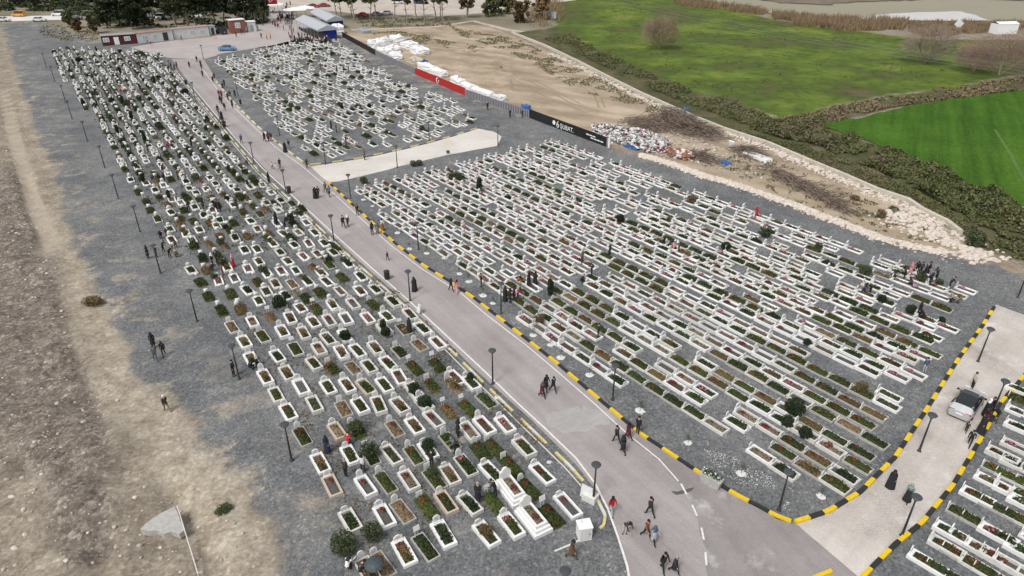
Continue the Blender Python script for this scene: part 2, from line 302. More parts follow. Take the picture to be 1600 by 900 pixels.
    scrub = mix(.9, scrub, fine, 'MULTIPLY')
    far = ramp(n_big, (.35, (.16, .15, .10)), (.6, (.27, .235, .18)))
    geo = N(t, 'ShaderNodeSeparateXYZ'); L(pos, geo.inputs[0])
    fm = N(t, 'ShaderNodeMapRange'); L(geo.outputs['Y'], fm.inputs[0]); fm.inputs[1].default_value = 215; fm.inputs[2].default_value = 255
    c = mix(fm.outputs[0], earth, mix(.6, far, fine, 'MULTIPLY'))
    c = mix(mask('rubble', 4.0, n_edge, 1.0), c, rub)
    c = mix(mask('tan', 5.0, n_edge, 1.4), c, tan)
    c = mix(mask('trench', .8, n_edge, .35), c, trench)
    c = mix(mask('sand', 4.0, n_edge, .5), c, sand)
    c = mix(mask('scrub', 7.0, n_edge, 1.2), c, scrub)
    c = mix(mask('meadow', 9.0, n_edge, 1.5), c, meadow)
    c = mix(mask('gravel', 7.0, n_edge, .7), c, gravel)
    # dirt carried onto the gravel along its left edge and trampled pale patches inside
    sg = N(t, 'ShaderNodeAttribute', attribute_name='sd_gravel'); near = N(t, 'ShaderNodeMapRange'); L(sg.outputs['Fac'], near.inputs[0]); near.inputs[1].default_value = -7; near.inputs[2].default_value = -1; near.inputs[3].default_value = 0; near.inputs[4].default_value = .9
    pt = ramp(nz(.28, 9, .75, 121), (.52, (0, 0, 0)), (.6, (1, 1, 1)))
    nl = N(t, 'ShaderNodeMapRange'); L(geo.outputs['X'], nl.inputs[0]); nl.inputs[1].default_value = 6; nl.inputs[2].default_value = -4
    mm = N(t, 'ShaderNodeMath', operation='MULTIPLY'); L(pt, mm.inputs[0]); L(near.outputs[0], mm.inputs[1])
    gin = N(t, 'ShaderNodeMath', operation='LESS_THAN'); L(sg.outputs['Fac'], gin.inputs[0]); gin.inputs[1].default_value = 1.5
    m2_ = N(t, 'ShaderNodeMath', operation='MULTIPLY'); L(mm.outputs[0], m2_.inputs[0]); L(nl.outputs[0], m2_.inputs[1])
    m4_ = N(t, 'ShaderNodeMath', operation='MULTIPLY'); L(m2_.outputs[0], m4_.inputs[0]); L(gin.outputs[0], m4_.inputs[1])
    c = mix(m4_.outputs[0], c, tan)
    pt2 = ramp(nz(.33, 10, .74, 151), (.57, (0, 0, 0)), (.68, (.85, .85, .85)))
    m5_ = N(t, 'ShaderNodeMath', operation='MULTIPLY'); L(nl.outputs[0], m5_.inputs[0]); L(gin.outputs[0], m5_.inputs[1])
    m3 = N(t, 'ShaderNodeMath', operation='MULTIPLY'); L(pt2, m3.inputs[0]); L(m5_.outputs[0], m3.inputs[1])
    c = mix(m3.outputs[0], c, ramp(n_fine, (.3, (.235, .22, .20)), (.7, (.40, .37, .34))))
    L(c, b.inputs['Base Color'])
    bp = N(t, 'ShaderNodeBump'); bp.inputs['Strength'].default_value = .55; bp.inputs['Distance'].default_value = .08
    ad = N(t, 'ShaderNodeMath', operation='ADD'); L(n_fine, ad.inputs[0]); L(n_grit, ad.inputs[1]); L(ad.outputs[0], bp.inputs['Height']); L(bp.outputs[0], b.inputs['Normal'])
    return m
me.materials.append(ground_material())
ground = link('ground', me); tag(ground, kind='structure')

# ------------------------------------------------------------------ paved sheets
def dense(poly, step=1.5, jit=0.0):
    out = []; n = len(poly)
    for i in range(n):
        a, b = Vector(poly[i]), Vector(poly[(i + 1) % n]); k = max(1, int((b - a).length / step))
        for j in range(k):
            p = a.lerp(b, j / k); out.append((p.x + random.uniform(-jit, jit), p.y + random.uniform(-jit, jit)))
    return out
def sheet(name, poly, z, m, jit=0.0, step=1.5):
    bm = bmesh.new(); vs = [bm.verts.new((x, y, z)) for x, y in (dense(poly, step, jit) if jit else poly)]
    f = bm.faces.new(vs); bmesh.ops.triangulate(bm, faces=[f]); bmesh.ops.recalc_face_normals(bm, faces=bm.faces[:])
    if sum(f.normal.z for f in bm.faces) < 0: bmesh.ops.reverse_faces(bm, faces=bm.faces[:])
    me = bpy.data.meshes.new(name); bm.to_mesh(me); bm.free(); me.materials.append(m); return tag(link(name, me), kind='structure')
def paved(name, c1, c2, patch=None, ang=0.0, streak=.5, grain=.3, bricks=False, dark=(.8, .8, .8)):
    m = bpy.data.materials.new(name); m.use_nodes = True; t = m.node_tree; b = t.nodes['Principled BSDF']; L = t.links.new; b.inputs['Roughness'].default_value = .85; b.inputs['Specular IOR Level'].default_value = .2
    pos = N(t, 'ShaderNodeNewGeometry').outputs['Position']
    def nz(scale, det=7, vec=pos, rough=.65):
        n = N(t, 'ShaderNodeTexNoise'); n.inputs['Scale'].default_value = scale; n.inputs['Detail'].default_value = det; n.inputs['Roughness'].default_value = rough; L(vec, n.inputs[0]); return n.outputs['Fac']
    def ramp(f, *stops):
        r = N(t, 'ShaderNodeValToRGB'); L(f, r.inputs[0]); e = r.color_ramp.elements
        for i, (p, c) in enumerate(stops):
            el = e[i] if i < 2 else e.new(p)
            el.position = p; el.color = (*c, 1)
        return r.outputs[0]
    def mix(f, a, c, mode='MIX'):
        x = N(t, 'ShaderNodeMix', data_type='RGBA', blend_type=mode)
        if isinstance(f, float): x.inputs[0].default_value = f
        else: L(f, x.inputs[0])
        L(a, x.inputs[6]); L(c, x.inputs[7]); return x.outputs[2]
    mp = N(t, 'ShaderNodeMapping'); mp.inputs['Rotation'].default_value = (0, 0, -ang); L(pos, mp.inputs[0])
    ms = N(t, 'ShaderNodeMapping'); ms.inputs['Scale'].default_value = (.03, .8, 1); L(mp.outputs[0], ms.inputs[0])
    c = ramp(nz(.16, 7), (.3, c1), (.7, c2))
    c = mix(ramp(nz(.5, 8, rough=.75), (.3, (.0, .0, .0)), (.7, (1, 1, 1))), c, mix(.35, c, ramp(nz(1.7, 8, rough=.8), (.3, (.6, .6, .6)), (.7, (1.3, 1.3, 1.3))), 'MULTIPLY'))
    c = mix(streak, c, ramp(nz(1, 5, ms.outputs[0]), (.36, dark), (.62, (1.08, 1.08, 1.08))), 'MULTIPLY')
    c = mix(grain, c, ramp(nz(11, 6, rough=.8), (.3, (.55, .55, .55)), (.7, (1.4, 1.4, 1.4))), 'MULTIPLY')
    if patch: c = mix(ramp(nz(.21, 8, rough=.7), (.56, (0, 0, 0)), (.68, (1, 1, 1))), c, ramp(nz(2), (.3, patch), (.7, tuple(min(1, p * 1.25) for p in patch))))
    if bricks:
        bt = N(t, 'ShaderNodeTexBrick'); bt.inputs['Scale'].default_value = 2.6; bt.inputs['Mortar Size'].default_value = .035; L(mp.outputs[0], bt.inputs[0])
        bt.inputs['Color1'].default_value = (1, 1, 1, 1); bt.inputs['Color2'].default_value = (.78, .76, .74, 1); bt.inputs['Mortar'].default_value = (.42, .40, .37, 1)
        c = mix(ramp(nz(.13, 6), (.42, (.0, .0, .0)), (.66, (.85, .85, .85))), c, bt.outputs[0], 'MULTIPLY')
    L(c, b.inputs['Base Color'])
    bp = N(t, 'ShaderNodeBump'); bp.inputs['Strength'].default_value = .2; bp.inputs['Distance'].default_value = .02; L(nz(20), bp.inputs['Height']); L(bp.outputs[0], b.inputs['Normal']); return m
ROAD_L = [(268, 92), (290, 122), (320, 158), (345, 190), (395, 243), (440, 292), (500, 350), (560, 407), (620, 460), (680, 516), (750, 585), (830, 656), (900, 726), (940, 778), (958, 812), (972, 850), (984, 900), (990, 940)]
ROAD_R = [(318, 92), (340, 127), (365, 158), (400, 193), (430, 220), (465, 247), (486, 260), (512, 284), (545, 315), (580, 347), (620, 383), (660, 414), (700, 439), (740, 466), (800, 513), (870, 568), (940, 628), (1000, 678), (1090, 738), (1150, 774), (1215, 808), (1242, 818), (1330, 888), (1372, 930)]
ang_road = heading((395, 243), (900, 726))
m_road = paved('road_asphalt', (.30, .272, .268), (.385, .355, .35), ang=ang_road, streak=.45, grain=.5, patch=None, dark=(.72, .71, .71))
sheet('road', P2(ROAD_L) + P2(ROAD_R)[::-1], .016, m_road)
sheet('forecourt', P2([(205, 74), (262, 90), (318, 93), (345, 84), (430, 70), (470, 60), (530, 66), (528, 56), (480, 40), (440, 10), (395, 14), (400, 40), (330, 58), (250, 66)]), .010, paved('forecourt_paving', (.36, .325, .315), (.45, .41, .40), ang=R(10), streak=.4, grain=.3), jit=.25)
m_side = paved('side_paving', (.47, .425, .39), (.61, .57, .535), patch=(.62, .60, .58), ang=R(42), streak=.35, grain=.45, bricks=True)
SIDE_L = [(1242, 817), (1294, 800), (1344, 770), (1398, 716), (1448, 640), (1497, 562), (1535, 510), (1556, 476)]
SIDE_R = [(1345, 905), (1398, 852), (1440, 818), (1488, 760), (1530, 690), (1562, 632), (1600, 588), (1660, 520)]
sheet('paved_lane', P2(SIDE_L) + P2([(1600, 492), (1640, 505)]) + P2(SIDE_R)[::-1], .020, m_side)
m_cross = paved('pale_concrete', (.55, .515, .48), (.66, .63, .60), ang=R(20), streak=.3, grain=.25, patch=(.48, .42, .36))
sheet('cross_path', P2([(484, 260), (520, 255), (560, 249), (640, 232), (700, 216), (748, 201), (772, 206), (784, 214), (778, 228), (700, 242), (645, 255), (580, 272), (528, 284), (514, 285)]), .020, m_cross, jit=.12)
def strip_poly(line, w, off=0.0):
    pts = [Vector(p) for p in line]; l = []; r = []
    for i, p in enumerate(pts):
        d = (pts[min(i + 1, len(pts) - 1)] - pts[max(i - 1, 0)]).normalized(); n = Vector((-d.y, d.x))
        l.append(tuple(p + n * (off + w / 2))); r.append(tuple(p + n * (off - w / 2)))
    return l, r
def resample(line, step):
    pts = [Vector(p) for p in line]; out = [pts[0]]; acc = 0
    for a, b in zip(pts[:-1], pts[1:]):
        L = (b - a).length; t = step - acc
        while t <= L: out.append(a.lerp(b, t / L)); t += step
        acc = (acc + L) % step if L + acc >= step else acc + L
    return out
def ribbon(name, line, w, z, m, dash=None, gap=None, off=0.0):
    mb = MB(); L_, R_ = strip_poly(line, w, off); n = len(line)
    if dash is None:
        vs = [(x, y, z) for x, y in L_] + [(x, y, z) for x, y in R_]; mb.add(vs, [(n + i, n + i + 1, i + 1, i) for i in range(n - 1)])
    else:
        c = resample(line, .5); k = 0; s = dash + gap
        for i in range(len(c) - 1):
            if (i * .5) % s < dash:
                l, r = strip_poly([c[i], c[i + 1]], w, off); mb.add([(*l[0], z), (*l[1], z), (*r[1], z), (*r[0], z)], [(3, 2, 1, 0)])
    return tag(mb.build(name, m), kind='structure')
m_line = mat('road_line', (.68, .66, .64), .7, .16, 6)
WL = [(300, 135), (330, 171), (366, 214), (410, 263), (455, 304), (520, 364), (580, 418), (640, 471), (700, 527), (760, 583), (800, 622), (850, 668), (900, 716), (930, 756), (950, 796), (966, 840), (980, 885), (986, 920)]
ribbon('road_line', P2(WL), .15, .022, m_line)
ribbon('road_line', P2([(318, 110), (345, 147), (380, 182), (430, 230), (470, 258), (510, 292), (560, 338), (610, 383), (660, 421), (720, 458), (760, 492), (820, 538), (870, 580), (930, 632), (980, 678), (1030, 718), (1060, 752)]), .11, .022, m_line)
ribbon('road_line', P2([(1064, 756), (1082, 790), (1095, 820), (1101, 850), (1104, 885), (1106, 920)]), .13, .022, m_line, dash=1.0, gap=1.0)
sheet('road_stain', P2([(1048, 767), (1056, 774), (1068, 771), (1080, 768), (1085, 762), (1077, 763), (1070, 765), (1058, 768)]), .020, mat('wet_stain', (.10, .09, .088), .5, .2, 3), jit=.03, step=.2)
sheet('worn_patch', P2([(850, 650), (868, 640), (900, 638), (938, 640), (962, 652), (950, 664), (920, 672), (886, 676), (868, 672), (856, 662)]), .0185, paved('worn_asphalt', (.31, .295, .29), (.43, .415, .405), ang=ang_road + R(90), streak=.4, grain=.5), jit=.32, step=.35)
m_dark = paved('dark_asphalt', (.215, .195, .192), (.32, .295, .29), ang=R(-70), streak=.5, grain=.45, patch=(.40, .38, .37))
sheet('dark_asphalt', P2([(985, 690), (1030, 722), (1066, 762), (1090, 812), (1102, 860), (1108, 925), (1366, 925), (1330, 888), (1242, 819), (1215, 810), (1150, 776), (1090, 740), (1000, 680)]), .018, m_dark, jit=.12, step=.6)
# kerbs of painted blocks
def kerb(line, mats, w=.26, h=.17, seg=1.45, off=0.0, gap=.02, first=0):
    mb = MB(); c = resample(line, .29); per = int(seg / .29); k = 0
    for i in range(0, len(c) - per, per):
        pts = c[i:i + per + 1]; l, r = strip_poly(pts, w, off); q = (k + first) % len(mats); k += 1
        n = len(pts); ci = pts[0]
        vs = []
        for j in range(n):
            t = gap / .29 if j == 0 else 0
            vs += [(*r[j], 0), (*r[j], h), (*l[j], h), (*l[j], 0)]
        fs = []
        for j in range(n - 1):
            a, b = j * 4, j * 4 + 4
            fs += [(a, b, b + 1, a + 1), (a + 1, b + 1, b + 2, a + 2), (a + 2, b + 2, b + 3, a + 3)]
        fs += [(0, 1, 2, 3), (4 * n - 1, 4 * n - 2, 4 * n - 3, 4 * n - 4)]
        mb.add(vs, fs, q)
    return tag(mb.build('kerb', mats), kind='structure')
YB = [M['yellow'], M['black']]
kerb(P2(ROAD_R[7:22]), YB, first=0)
kerb(P2(SIDE_L), YB, seg=1.16, w=.30, h=.20)
kerb(P2(SIDE_R), YB, seg=1.16, w=.28, h=.18)
kerb(P2([(1270, 905), (1300, 893), (1326, 886)]), YB, seg=1.45)
kerb(P2([(330, 118), (348, 140), (372, 168), (405, 200), (440, 229), (470, 251), (483, 261)]), [M['paleyellow'], M['kerbgrey'], M['palekerb']])
kerb(P2([(484, 258), (520, 254), (560, 248), (640, 231), (700, 215), (748, 200)]), [M['paleyellow'], M['kerbgrey']], seg=1.74)
LK = [(275, 110), (300, 142), (333, 182), (368, 224), (405, 268), (440, 300), (500, 357), (560, 414), (620, 467), (680, 523), (740, 583), (790, 632), (840, 680), (890, 728), (915, 756), (935, 784), (946, 806), (944, 822), (930, 832)]
kerb(P2(LK), [M['paleyellow'], M['palekerb'], M['paleyellow'], M['kerbgrey']], w=.2, h=.12, seg=1.16, off=-.02)
ribbon('drain_edge', P2(LK[:-3]), .10, .05, M['palekerb'], off=-.42)
kerb(P2([(925, 834), (895, 850), (866, 862)]), [M['palekerb']], w=.12, h=.06)
sheet('drain_track', P2([(0, 112), (10, 126), (34, 205), (62, 300), (90, 372), (68, 394), (42, 330), (16, 240), (-6, 160)]), -.36, mat('drain_floor', (.50, .455, .395), .9, .14, .5, world=True), jit=.12, step=1)
# crop field, river, far roads
m_crop = bpy.data.materials.new('crop'); m_crop.use_nodes = True
def crop_mat(m):
    t = m.node_tree; b = t.nodes['Principled BSDF']; L = t.links.new; b.inputs['Roughness'].default_value = .9; b.inputs['Specular IOR Level'].default_value = .1
    pos = N(t, 'ShaderNodeNewGeometry').outputs['Position']
    def nz(s, d, vec=pos):
        n = N(t, 'ShaderNodeTexNoise'); n.inputs['Scale'].default_value = s; n.inputs['Detail'].default_value = d; n.inputs['Roughness'].default_value = .7; L(vec, n.inputs[0]); return n.outputs['Fac']
    r = N(t, 'ShaderNodeValToRGB'); L(nz(.05, 8), r.inputs[0]); e = r.color_ramp.elements; e[0].position = .3; e[0].color = (.036, .098, .010, 1); e[1].position = .7; e[1].color = (.070, .150, .018, 1)
    mq = N(t, 'ShaderNodeMapping'); mq.inputs['Rotation'].default_value = (0, 0, R(-62)); L(pos, mq.inputs[0]); mp = N(t, 'ShaderNodeMapping'); mp.inputs['Scale'].default_value = (.02, .5, 1); L(mq.outputs[0], mp.inputs[0])
    r2 = N(t, 'ShaderNodeValToRGB'); L(nz(1, 6, mp.outputs[0]), r2.inputs[0]); e = r2.color_ramp.elements; e[0].position = .3; e[0].color = (.6, .64, .66, 1); e[1].position = .65; e[1].color = (1.2, 1.16, 1.1, 1)
    r3 = N(t, 'ShaderNodeValToRGB'); L(nz(1.6, 8), r3.inputs[0]); e = r3.color_ramp.elements; e[0].position = .3; e[0].color = (.7, .7, .7, 1); e[1].position = .7; e[1].color = (1.25, 1.25, 1.25, 1)
    x = N(t, 'ShaderNodeMix', data_type='RGBA', blend_type='MULTIPLY'); x.inputs[0].default_value = 1; L(r.outputs[0], x.inputs[6]); L(r2.outputs[0], x.inputs[7])
    y = N(t, 'ShaderNodeMix', data_type='RGBA', blend_type='MULTIPLY'); y.inputs[0].default_value = 1; L(x.outputs[2], y.inputs[6]); L(r3.outputs[0], y.inputs[7]); L(y.outputs[2], b.inputs['Base Color'])
crop_mat(m_crop)
sheet('crop_field', P2([(1280, 196), (1340, 186), (1400, 170), (1470, 158), (1540, 148), (1640, 136), (1900, 110), (2000, 300), (1720, 385), (1620, 333), (1500, 282), (1420, 246), (1345, 218)]), .10, m_crop, jit=.5, step=2)
sheet('field_track', [tuple(p) for p in strip_poly(P2([(1554, 203), (1566, 222), (1580, 245), (1592, 268), (1606, 292)]), .45)[0]] + [tuple(p) for p in strip_poly(P2([(1554, 203), (1566, 222), (1580, 245), (1592, 268), (1606, 292)]), .45)[1]][::-1], .12, mat('trodden_crop', (.085, .15, .035), .9, .2, 1))
m_water = mat('river_water', (.245, .215, .135), .35, .06, .02, world=True, spec=.3)
sheet('river', P2([(1030, -40), (1060, -8), (1120, 6), (1200, 22), (1270, 26), (1360, 30), (1420, 30), (1520, 34), (1700, 36), (2100, 20), (2400, -60), (1500, -70)]), .25, m_water, jit=.8, step=4)
sheet('far_bank', P2([(1150, -8), (1210, 5), (1290, 9), (1340, 4), (1500, -1), (1620, 3), (1900, -5), (1900, -45), (1200, -45)]), .45, mat('mud_bank', (.17, .135, .105), .95, .35, .25, world=True), jit=2.0, step=3)
sheet('sand_spit', P2([(1340, 31), (1375, 24), (1420, 21), (1500, 19), (1528, 26), (1545, 33), (1480, 34), (1400, 33)]), .32, mat('pale_silt', (.50, .49, .48), .9, .08, .3, world=True), jit=.5, step=2)
sheet('far_road', P2([(-60, 36), (0, 34), (100, 31), (130, 30), (132, 25), (100, 24), (0, 26), (-60, 27)]), .05, mat('pale_road', (.62, .60, .58), .85, .06, .2, world=True), jit=.2, step=3)
sheet('car_park', P2([(395, 16), (440, 12), (480, 14), (560, 22), (620, 24), (690, 26), (760, 20), (900, 0), (900, -30), (380, -30), (300, 8), (330, 20)]), .05, mat('car_park_dirt', (.46, .405, .355), .9, .14, .15, world=True), jit=.8, step=4)
m_rut = mat('wheel_rut', (.27, .215, .155), .95, .2, 1.2, world=True)
for pl in ([(690, 80), (760, 100), (830, 128), (900, 165)], [(694, 78), (765, 98), (836, 126), (906, 162)], [(900, 132), (918, 140), (930, 152), (936, 168)], [(908, 131), (926, 139), (939, 152), (945, 168)], [(860, 100), (900, 118), (950, 140), (1000, 168)], [(770, 92), (800, 122), (850, 150), (920, 178)]):
    ribbon('wheel_rut', P2(pl), .38, .012, m_rut)
tl = P2([(548, 47), (600, 45), (680, 42), (740, 33), (790, 46), (815, 50)]); l_, r_ = strip_poly(tl, 3.0)
sheet('dirt_track', l_ + r_[::-1], .03, mat('track_dirt', (.43, .375, .31), .95, .14, .4, world=True), jit=.3, step=2)

# ------------------------------------------------------------------ graves: meshes of each part (local +x runs from the headstone to the foot)
GL, GW = 2.2, .95
def kerb_mesh(L, Wd, t, h, m, base=False):
    b = MB(); c = L / 2
    b.box((0, Wd / 2 - t / 2, h / 2), (L, t, h)); b.box((0, -Wd / 2 + t / 2, h / 2), (L, t, h))
    b.box((c - t / 2, 0, h / 2), (t, Wd - 2 * t, h)); b.box((-c + t * .75, 0, h / 2), (t * 1.5, Wd - 2 * t, h))
    me = b.mesh('kerb_frame', m); return me
def bed_mesh(L, Wd, z, dome, mats, tufts=0, tm=1, ts=.12, spread=1.0):
    b = MB(); nx_, ny_ = 9, 5; vs = []; fs = []
    for i in range(nx_):
        for j in range(ny_):
            u = i / (nx_ - 1) * 2 - 1; v = j / (ny_ - 1) * 2 - 1
            hh = z + dome * max(0, 1 - u ** 4) * max(0, 1 - v * v) + random.uniform(-.02, .02)
            if abs(u) == 1 or abs(v) == 1: hh = z - .02 - (0 if spread == 1 else .1)
            vs.append((u * L / 2 * (1 if spread == 1 else 1 - .12 * v * v), v * Wd / 2 * (1 if spread == 1 else 1 - .18 * u * u), hh))
    for i in range(nx_ - 1):
        for j in range(ny_ - 1): fs.append((i * ny_ + j, (i + 1) * ny_ + j, (i + 1) * ny_ + j + 1, i * ny_ + j + 1))
    b.add(vs, fs, 0)
    for _ in range(tufts):
        u, v = random.uniform(-.92, .92), random.uniform(-.9, .9)
        b.leaf((u * L / 2, v * Wd / 2, z + dome * (1 - u ** 4) * (1 - v * v) + random.uniform(.0, .09)), random.uniform(.6, 1.5) * ts, tm, .6)
    return b.mesh('planting_bed', mats)
def stone_mesh(w, h, t, shape, m, base=True):
    b = MB(); z0 = 0
    if base: b.box((0, 0, .17), (.2, w * 1.12, .34)); z0 = .34
    if shape == 'round': prof = [(-w / 2, 0), (w / 2, 0)] + [(w / 2 * math.cos(a), h * .62 + h * .38 * math.sin(a)) for a in np.linspace(0, math.pi, 9)]
    elif shape == 'shoulder': prof = [(-w / 2, 0), (w / 2, 0), (w / 2, h * .62), (w * .36, h * .7)] + [(w * .3 * math.cos(a), h * .74 + h * .26 * math.sin(a)) for a in np.linspace(0, math.pi, 7)] + [(-w * .36, h * .7), (-w / 2, h * .62)]
    elif shape == 'plate': prof = [(-w / 2, 0), (w / 2, 0), (w / 2, h), (-w / 2, h)]
    else: prof = [(-w / 2, 0), (w / 2, 0), (w * .5, h * .72), (w * .2, h), (-w * .2, h), (-w * .5, h * .72)]
    n = len(prof); vs = [(-t / 2, y, z0 + z) for y, z in prof] + [(t / 2, y, z0 + z) for y, z in prof]
    b.add(vs, [tuple(range(n))[::-1], tuple(range(n, 2 * n))] + [(i, (i + 1) % n, n + (i + 1) % n, n + i) for i in range(n)])
    if h > .45:
        for q in range(3): b.box((t / 2 + .003, random.uniform(-.02, .02), z0 + h * (.3 + .17 * q)), (.006, w * random.uniform(.4, .65), .025), m=1)
    return b.mesh('headstone', [m, M['engrave']])
def signpost_mesh():
    b = MB(); b.bar((0, -.1, 0), (0, -.1, .62), .02); b.bar((0, .1, 0), (0, .1, .62), .02); b.box((.03, 0, .78), (.03, .46, .36), ry=R(-12)); return b.mesh('headstone', M['stone_face'])
def flower_mesh(col, n=60, r=(.30, .2), h=.24, lm='herb', ls=.1):
    b = MB()
    for _ in range(n):
        a = random.uniform(0, 6.28); q = math.sqrt(random.random()); x, y = r[0] * q * math.cos(a), r[1] * q * math.sin(a)
        z = h * (1 - q * q * .6) * random.uniform(.55, 1.1); b.leaf((x, y, z), random.uniform(.7, 1.3) * ls, 0 if random.random() < .5 else 1, .8)
    for _ in range(6): b.bar((random.uniform(-.1, .1), random.uniform(-.08, .08), 0), (random.uniform(-r[0], r[0]) * .6, random.uniform(-r[1], r[1]) * .6, h * .7), .012, .006, 3, 1)
    return b.mesh('flowers', [M[col], M[lm]])
def plant_mesh(mats, n, L, Wd, h, ls=.13):
    b = MB()
    for _ in range(n):
        u, v = random.uniform(-1, 1), random.uniform(-1, 1); top = h * (1 - .5 * u * u - .3 * v * v) * (.5 + .9 * mnoise.noise((u * 2.3 + n, v * 2 + L, 3)) + .3)
        b.leaf((u * L / 2, v * Wd / 2, max(.03, top * random.uniform(.25, 1))), random.uniform(.6, 1.4) * ls, 0 if random.random() < .7 else 1, .4)
    for _ in range(8):
        x, y = random.uniform(-.4, .4) * L, random.uniform(-.4, .4) * Wd; b.bar((x, y, 0), (x + random.uniform(-.1, .1), y + random.uniform(-.1, .1), h * .7), .014, .005, 3, 1)
    return b.mesh('plants', mats)
K = {'W': [kerb_mesh(GL, GW, .155, .30, M['marble']), kerb_mesh(GL, GW, .17, .26, M['marble']), kerb_mesh(GL, GW, .145, .32, M['oldmarble'])],
     'G': [kerb_mesh(GL, GW, .07, .16, M['concrete']), kerb_mesh(GL, GW, .075, .2, M['oldmarble']), kerb_mesh(GL, GW, .08, .18, M['concrete'])],
     'V': [kerb_mesh(GL, GW, .115, .28, M['marble']), kerb_mesh(GL, GW, .125, .25, M['marble']), kerb_mesh(GL, GW, .11, .3, M['oldmarble'])],
     'A': [kerb_mesh(GL, GW, .15, .26, M['tanstone'])]}
BEDW = [bed_mesh(GL - .26, GW - .22, .15, .05, [M['soil'], M['dryplant']], 40, ts=.08), bed_mesh(GL - .34, GW - .3, .16, .06, [M['drysoil'], M['herb']], 60, ts=.09), bed_mesh(GL - .34, GW - .3, .14, .04, [M['darkgravel'], M['dryplant']], 16, ts=.07), bed_mesh(GL - .34, GW - .3, .17, .1, [M['soil'], M['grassleaf']], 220, ts=.11), bed_mesh(GL - .34, GW - .3, .15, .06, [M['soil'], M['herb']], 150, ts=.11)]
BEDG = [bed_mesh(GL - .14, GW - .14, .12, .16, [M['grass'], M['grassleaf']], 320, ts=.11), bed_mesh(GL - .14, GW - .14, .12, .12, [M['grass'], M['dryplant']], 200, ts=.1), bed_mesh(GL - .14, GW - .14, .1, .1, [M['drysoil'], M['dryplant']], 180, ts=.1), bed_mesh(GL - .14, GW - .14, .12, .18, [M['grass'], M['herb']], 260, ts=.13)]
BEDN = [bed_mesh(GL + .05, GW + .1, .05, .30, [M['grass'], M['grassleaf']], 420, ts=.12, spread=.8), bed_mesh(GL, GW + .05, .05, .24, [M['grass'], M['dryplant']], 300, ts=.11, spread=.8), bed_mesh(GL, GW, .05, .22, [M['drysoil'], M['dryplant']], 260, ts=.11, spread=.8), bed_mesh(GL + .1, GW + .15, .05, .32, [M['grass'], M['herb']], 380, ts=.13, spread=.8)]
HS = [stone_mesh(.50, .50, .08, 'round', M['stone_face']), stone_mesh(.58, .46, .08, 'shoulder', M['stone_face']), stone_mesh(.48, .55, .07, 'ogee', M['stone_face']), stone_mesh(.46, .36, .1, 'round', M['oldmarble'])]
HSN = [stone_mesh(.5, .8, .06, 'round', M['stone_face'], False), stone_mesh(.46, .72, .05, 'plate', M['stone_face'], False), signpost_mesh()]
HSR = [stone_mesh(.42, .60, .05, 'round', M['stone_face'], False), stone_mesh(.40, .54, .05, 'ogee', M['stone_face'], False), stone_mesh(.38, .50, .05, 'plate', M['stone_face'], False)]
FS = [stone_mesh(.3, .26, .05, 'round', M['stone_face'], False)]
FL = {'r': flower_mesh('red', 46), 'R': flower_mesh('crimson', 80, (.4, .25)), 'o': flower_mesh('orange'), 'p': flower_mesh('pink', 70, (.36, .24), .3)}
FLN = {'r': 'red flowers', 'R': 'dark red flowers', 'o': 'orange flowers', 'p': 'pink flowers'}
PL = [plant_mesh([M['herb'], M['grassleaf']], 260, 1.6, .66, .34), plant_mesh([M['grassleaf'], M['dryplant']], 240, 1.6, .66, .3), plant_mesh([M['dryplant'], M['herb']], 220, 1.5, .62, .34), plant_mesh([M['boxwood'], M['herb']], 300, 1.5, .7, .45, .15)]
PLN = ['leafy plants', 'yellow-green plants', 'dry brown plants', 'dark bushy plants']
def stepped_tomb(parent):
    b = MB(); b.box((0, 0, .16), (2.9, 1.55, .32)); b.box((-.02, 0, .45), (2.65, 1.3, .26)); b.build('plinth', M['marble'], parent)
    f = MB(); c, t, Wd, L, h = 1.15, .17, 1.0, 2.3, .3
    for y in (Wd / 2 - t / 2, -Wd / 2 + t / 2): f.box((0, y, .58 + h / 2), (L, t, h))
    for x in (c - t / 2, -c + t / 2): f.box((x, 0, .58 + h / 2), (t, Wd - 2 * t, h))
    f.build('kerb_frame', M['marble'], parent)
    link('planting_bed', BEDW[1], parent, (0, 0, .62)); 
    s = MB(); w = .95
    prof = [(-w / 2, 0), (w / 2, 0), (w / 2, .5), (w * .38, .62), (w * .3, .62)] + [(w * .28 * math.cos(a), .66 + .26 * math.sin(a)) for a in np.linspace(0, math.pi, 8)] + [(-w * .3, .62), (-w * .38, .62), (-w / 2, .5)]
    n = len(prof); vs = [(-.09, y, z) for y, z in prof] + [(.09, y, z) for y, z in prof]
    s.add(vs, [tuple(range(n))[::-1], tuple(range(n, 2 * n))] + [(i, (i + 1) % n, n + (i + 1) % n, n + i) for i in range(n)])
    s.build('headstone', M['stone_face'], parent, (-1.08, 0, .88))

# ------------------------------------------------------------------ where they lie
AXL, AXR = R(-57), R(-52)
def unit(a): return (math.cos(a), math.sin(a)), (-math.sin(a), math.cos(a))
def uvof(p, a): A, B = unit(a); return p[0] * A[0] + p[1] * A[1], p[0] * B[0] + p[1] * B[1]
def xyof(u, v, a): A, B = unit(a); return u * A[0] + v * B[0], u * A[1] + v * B[1]
G = []       # dict(x, y, a, kind, plant/flower, block)
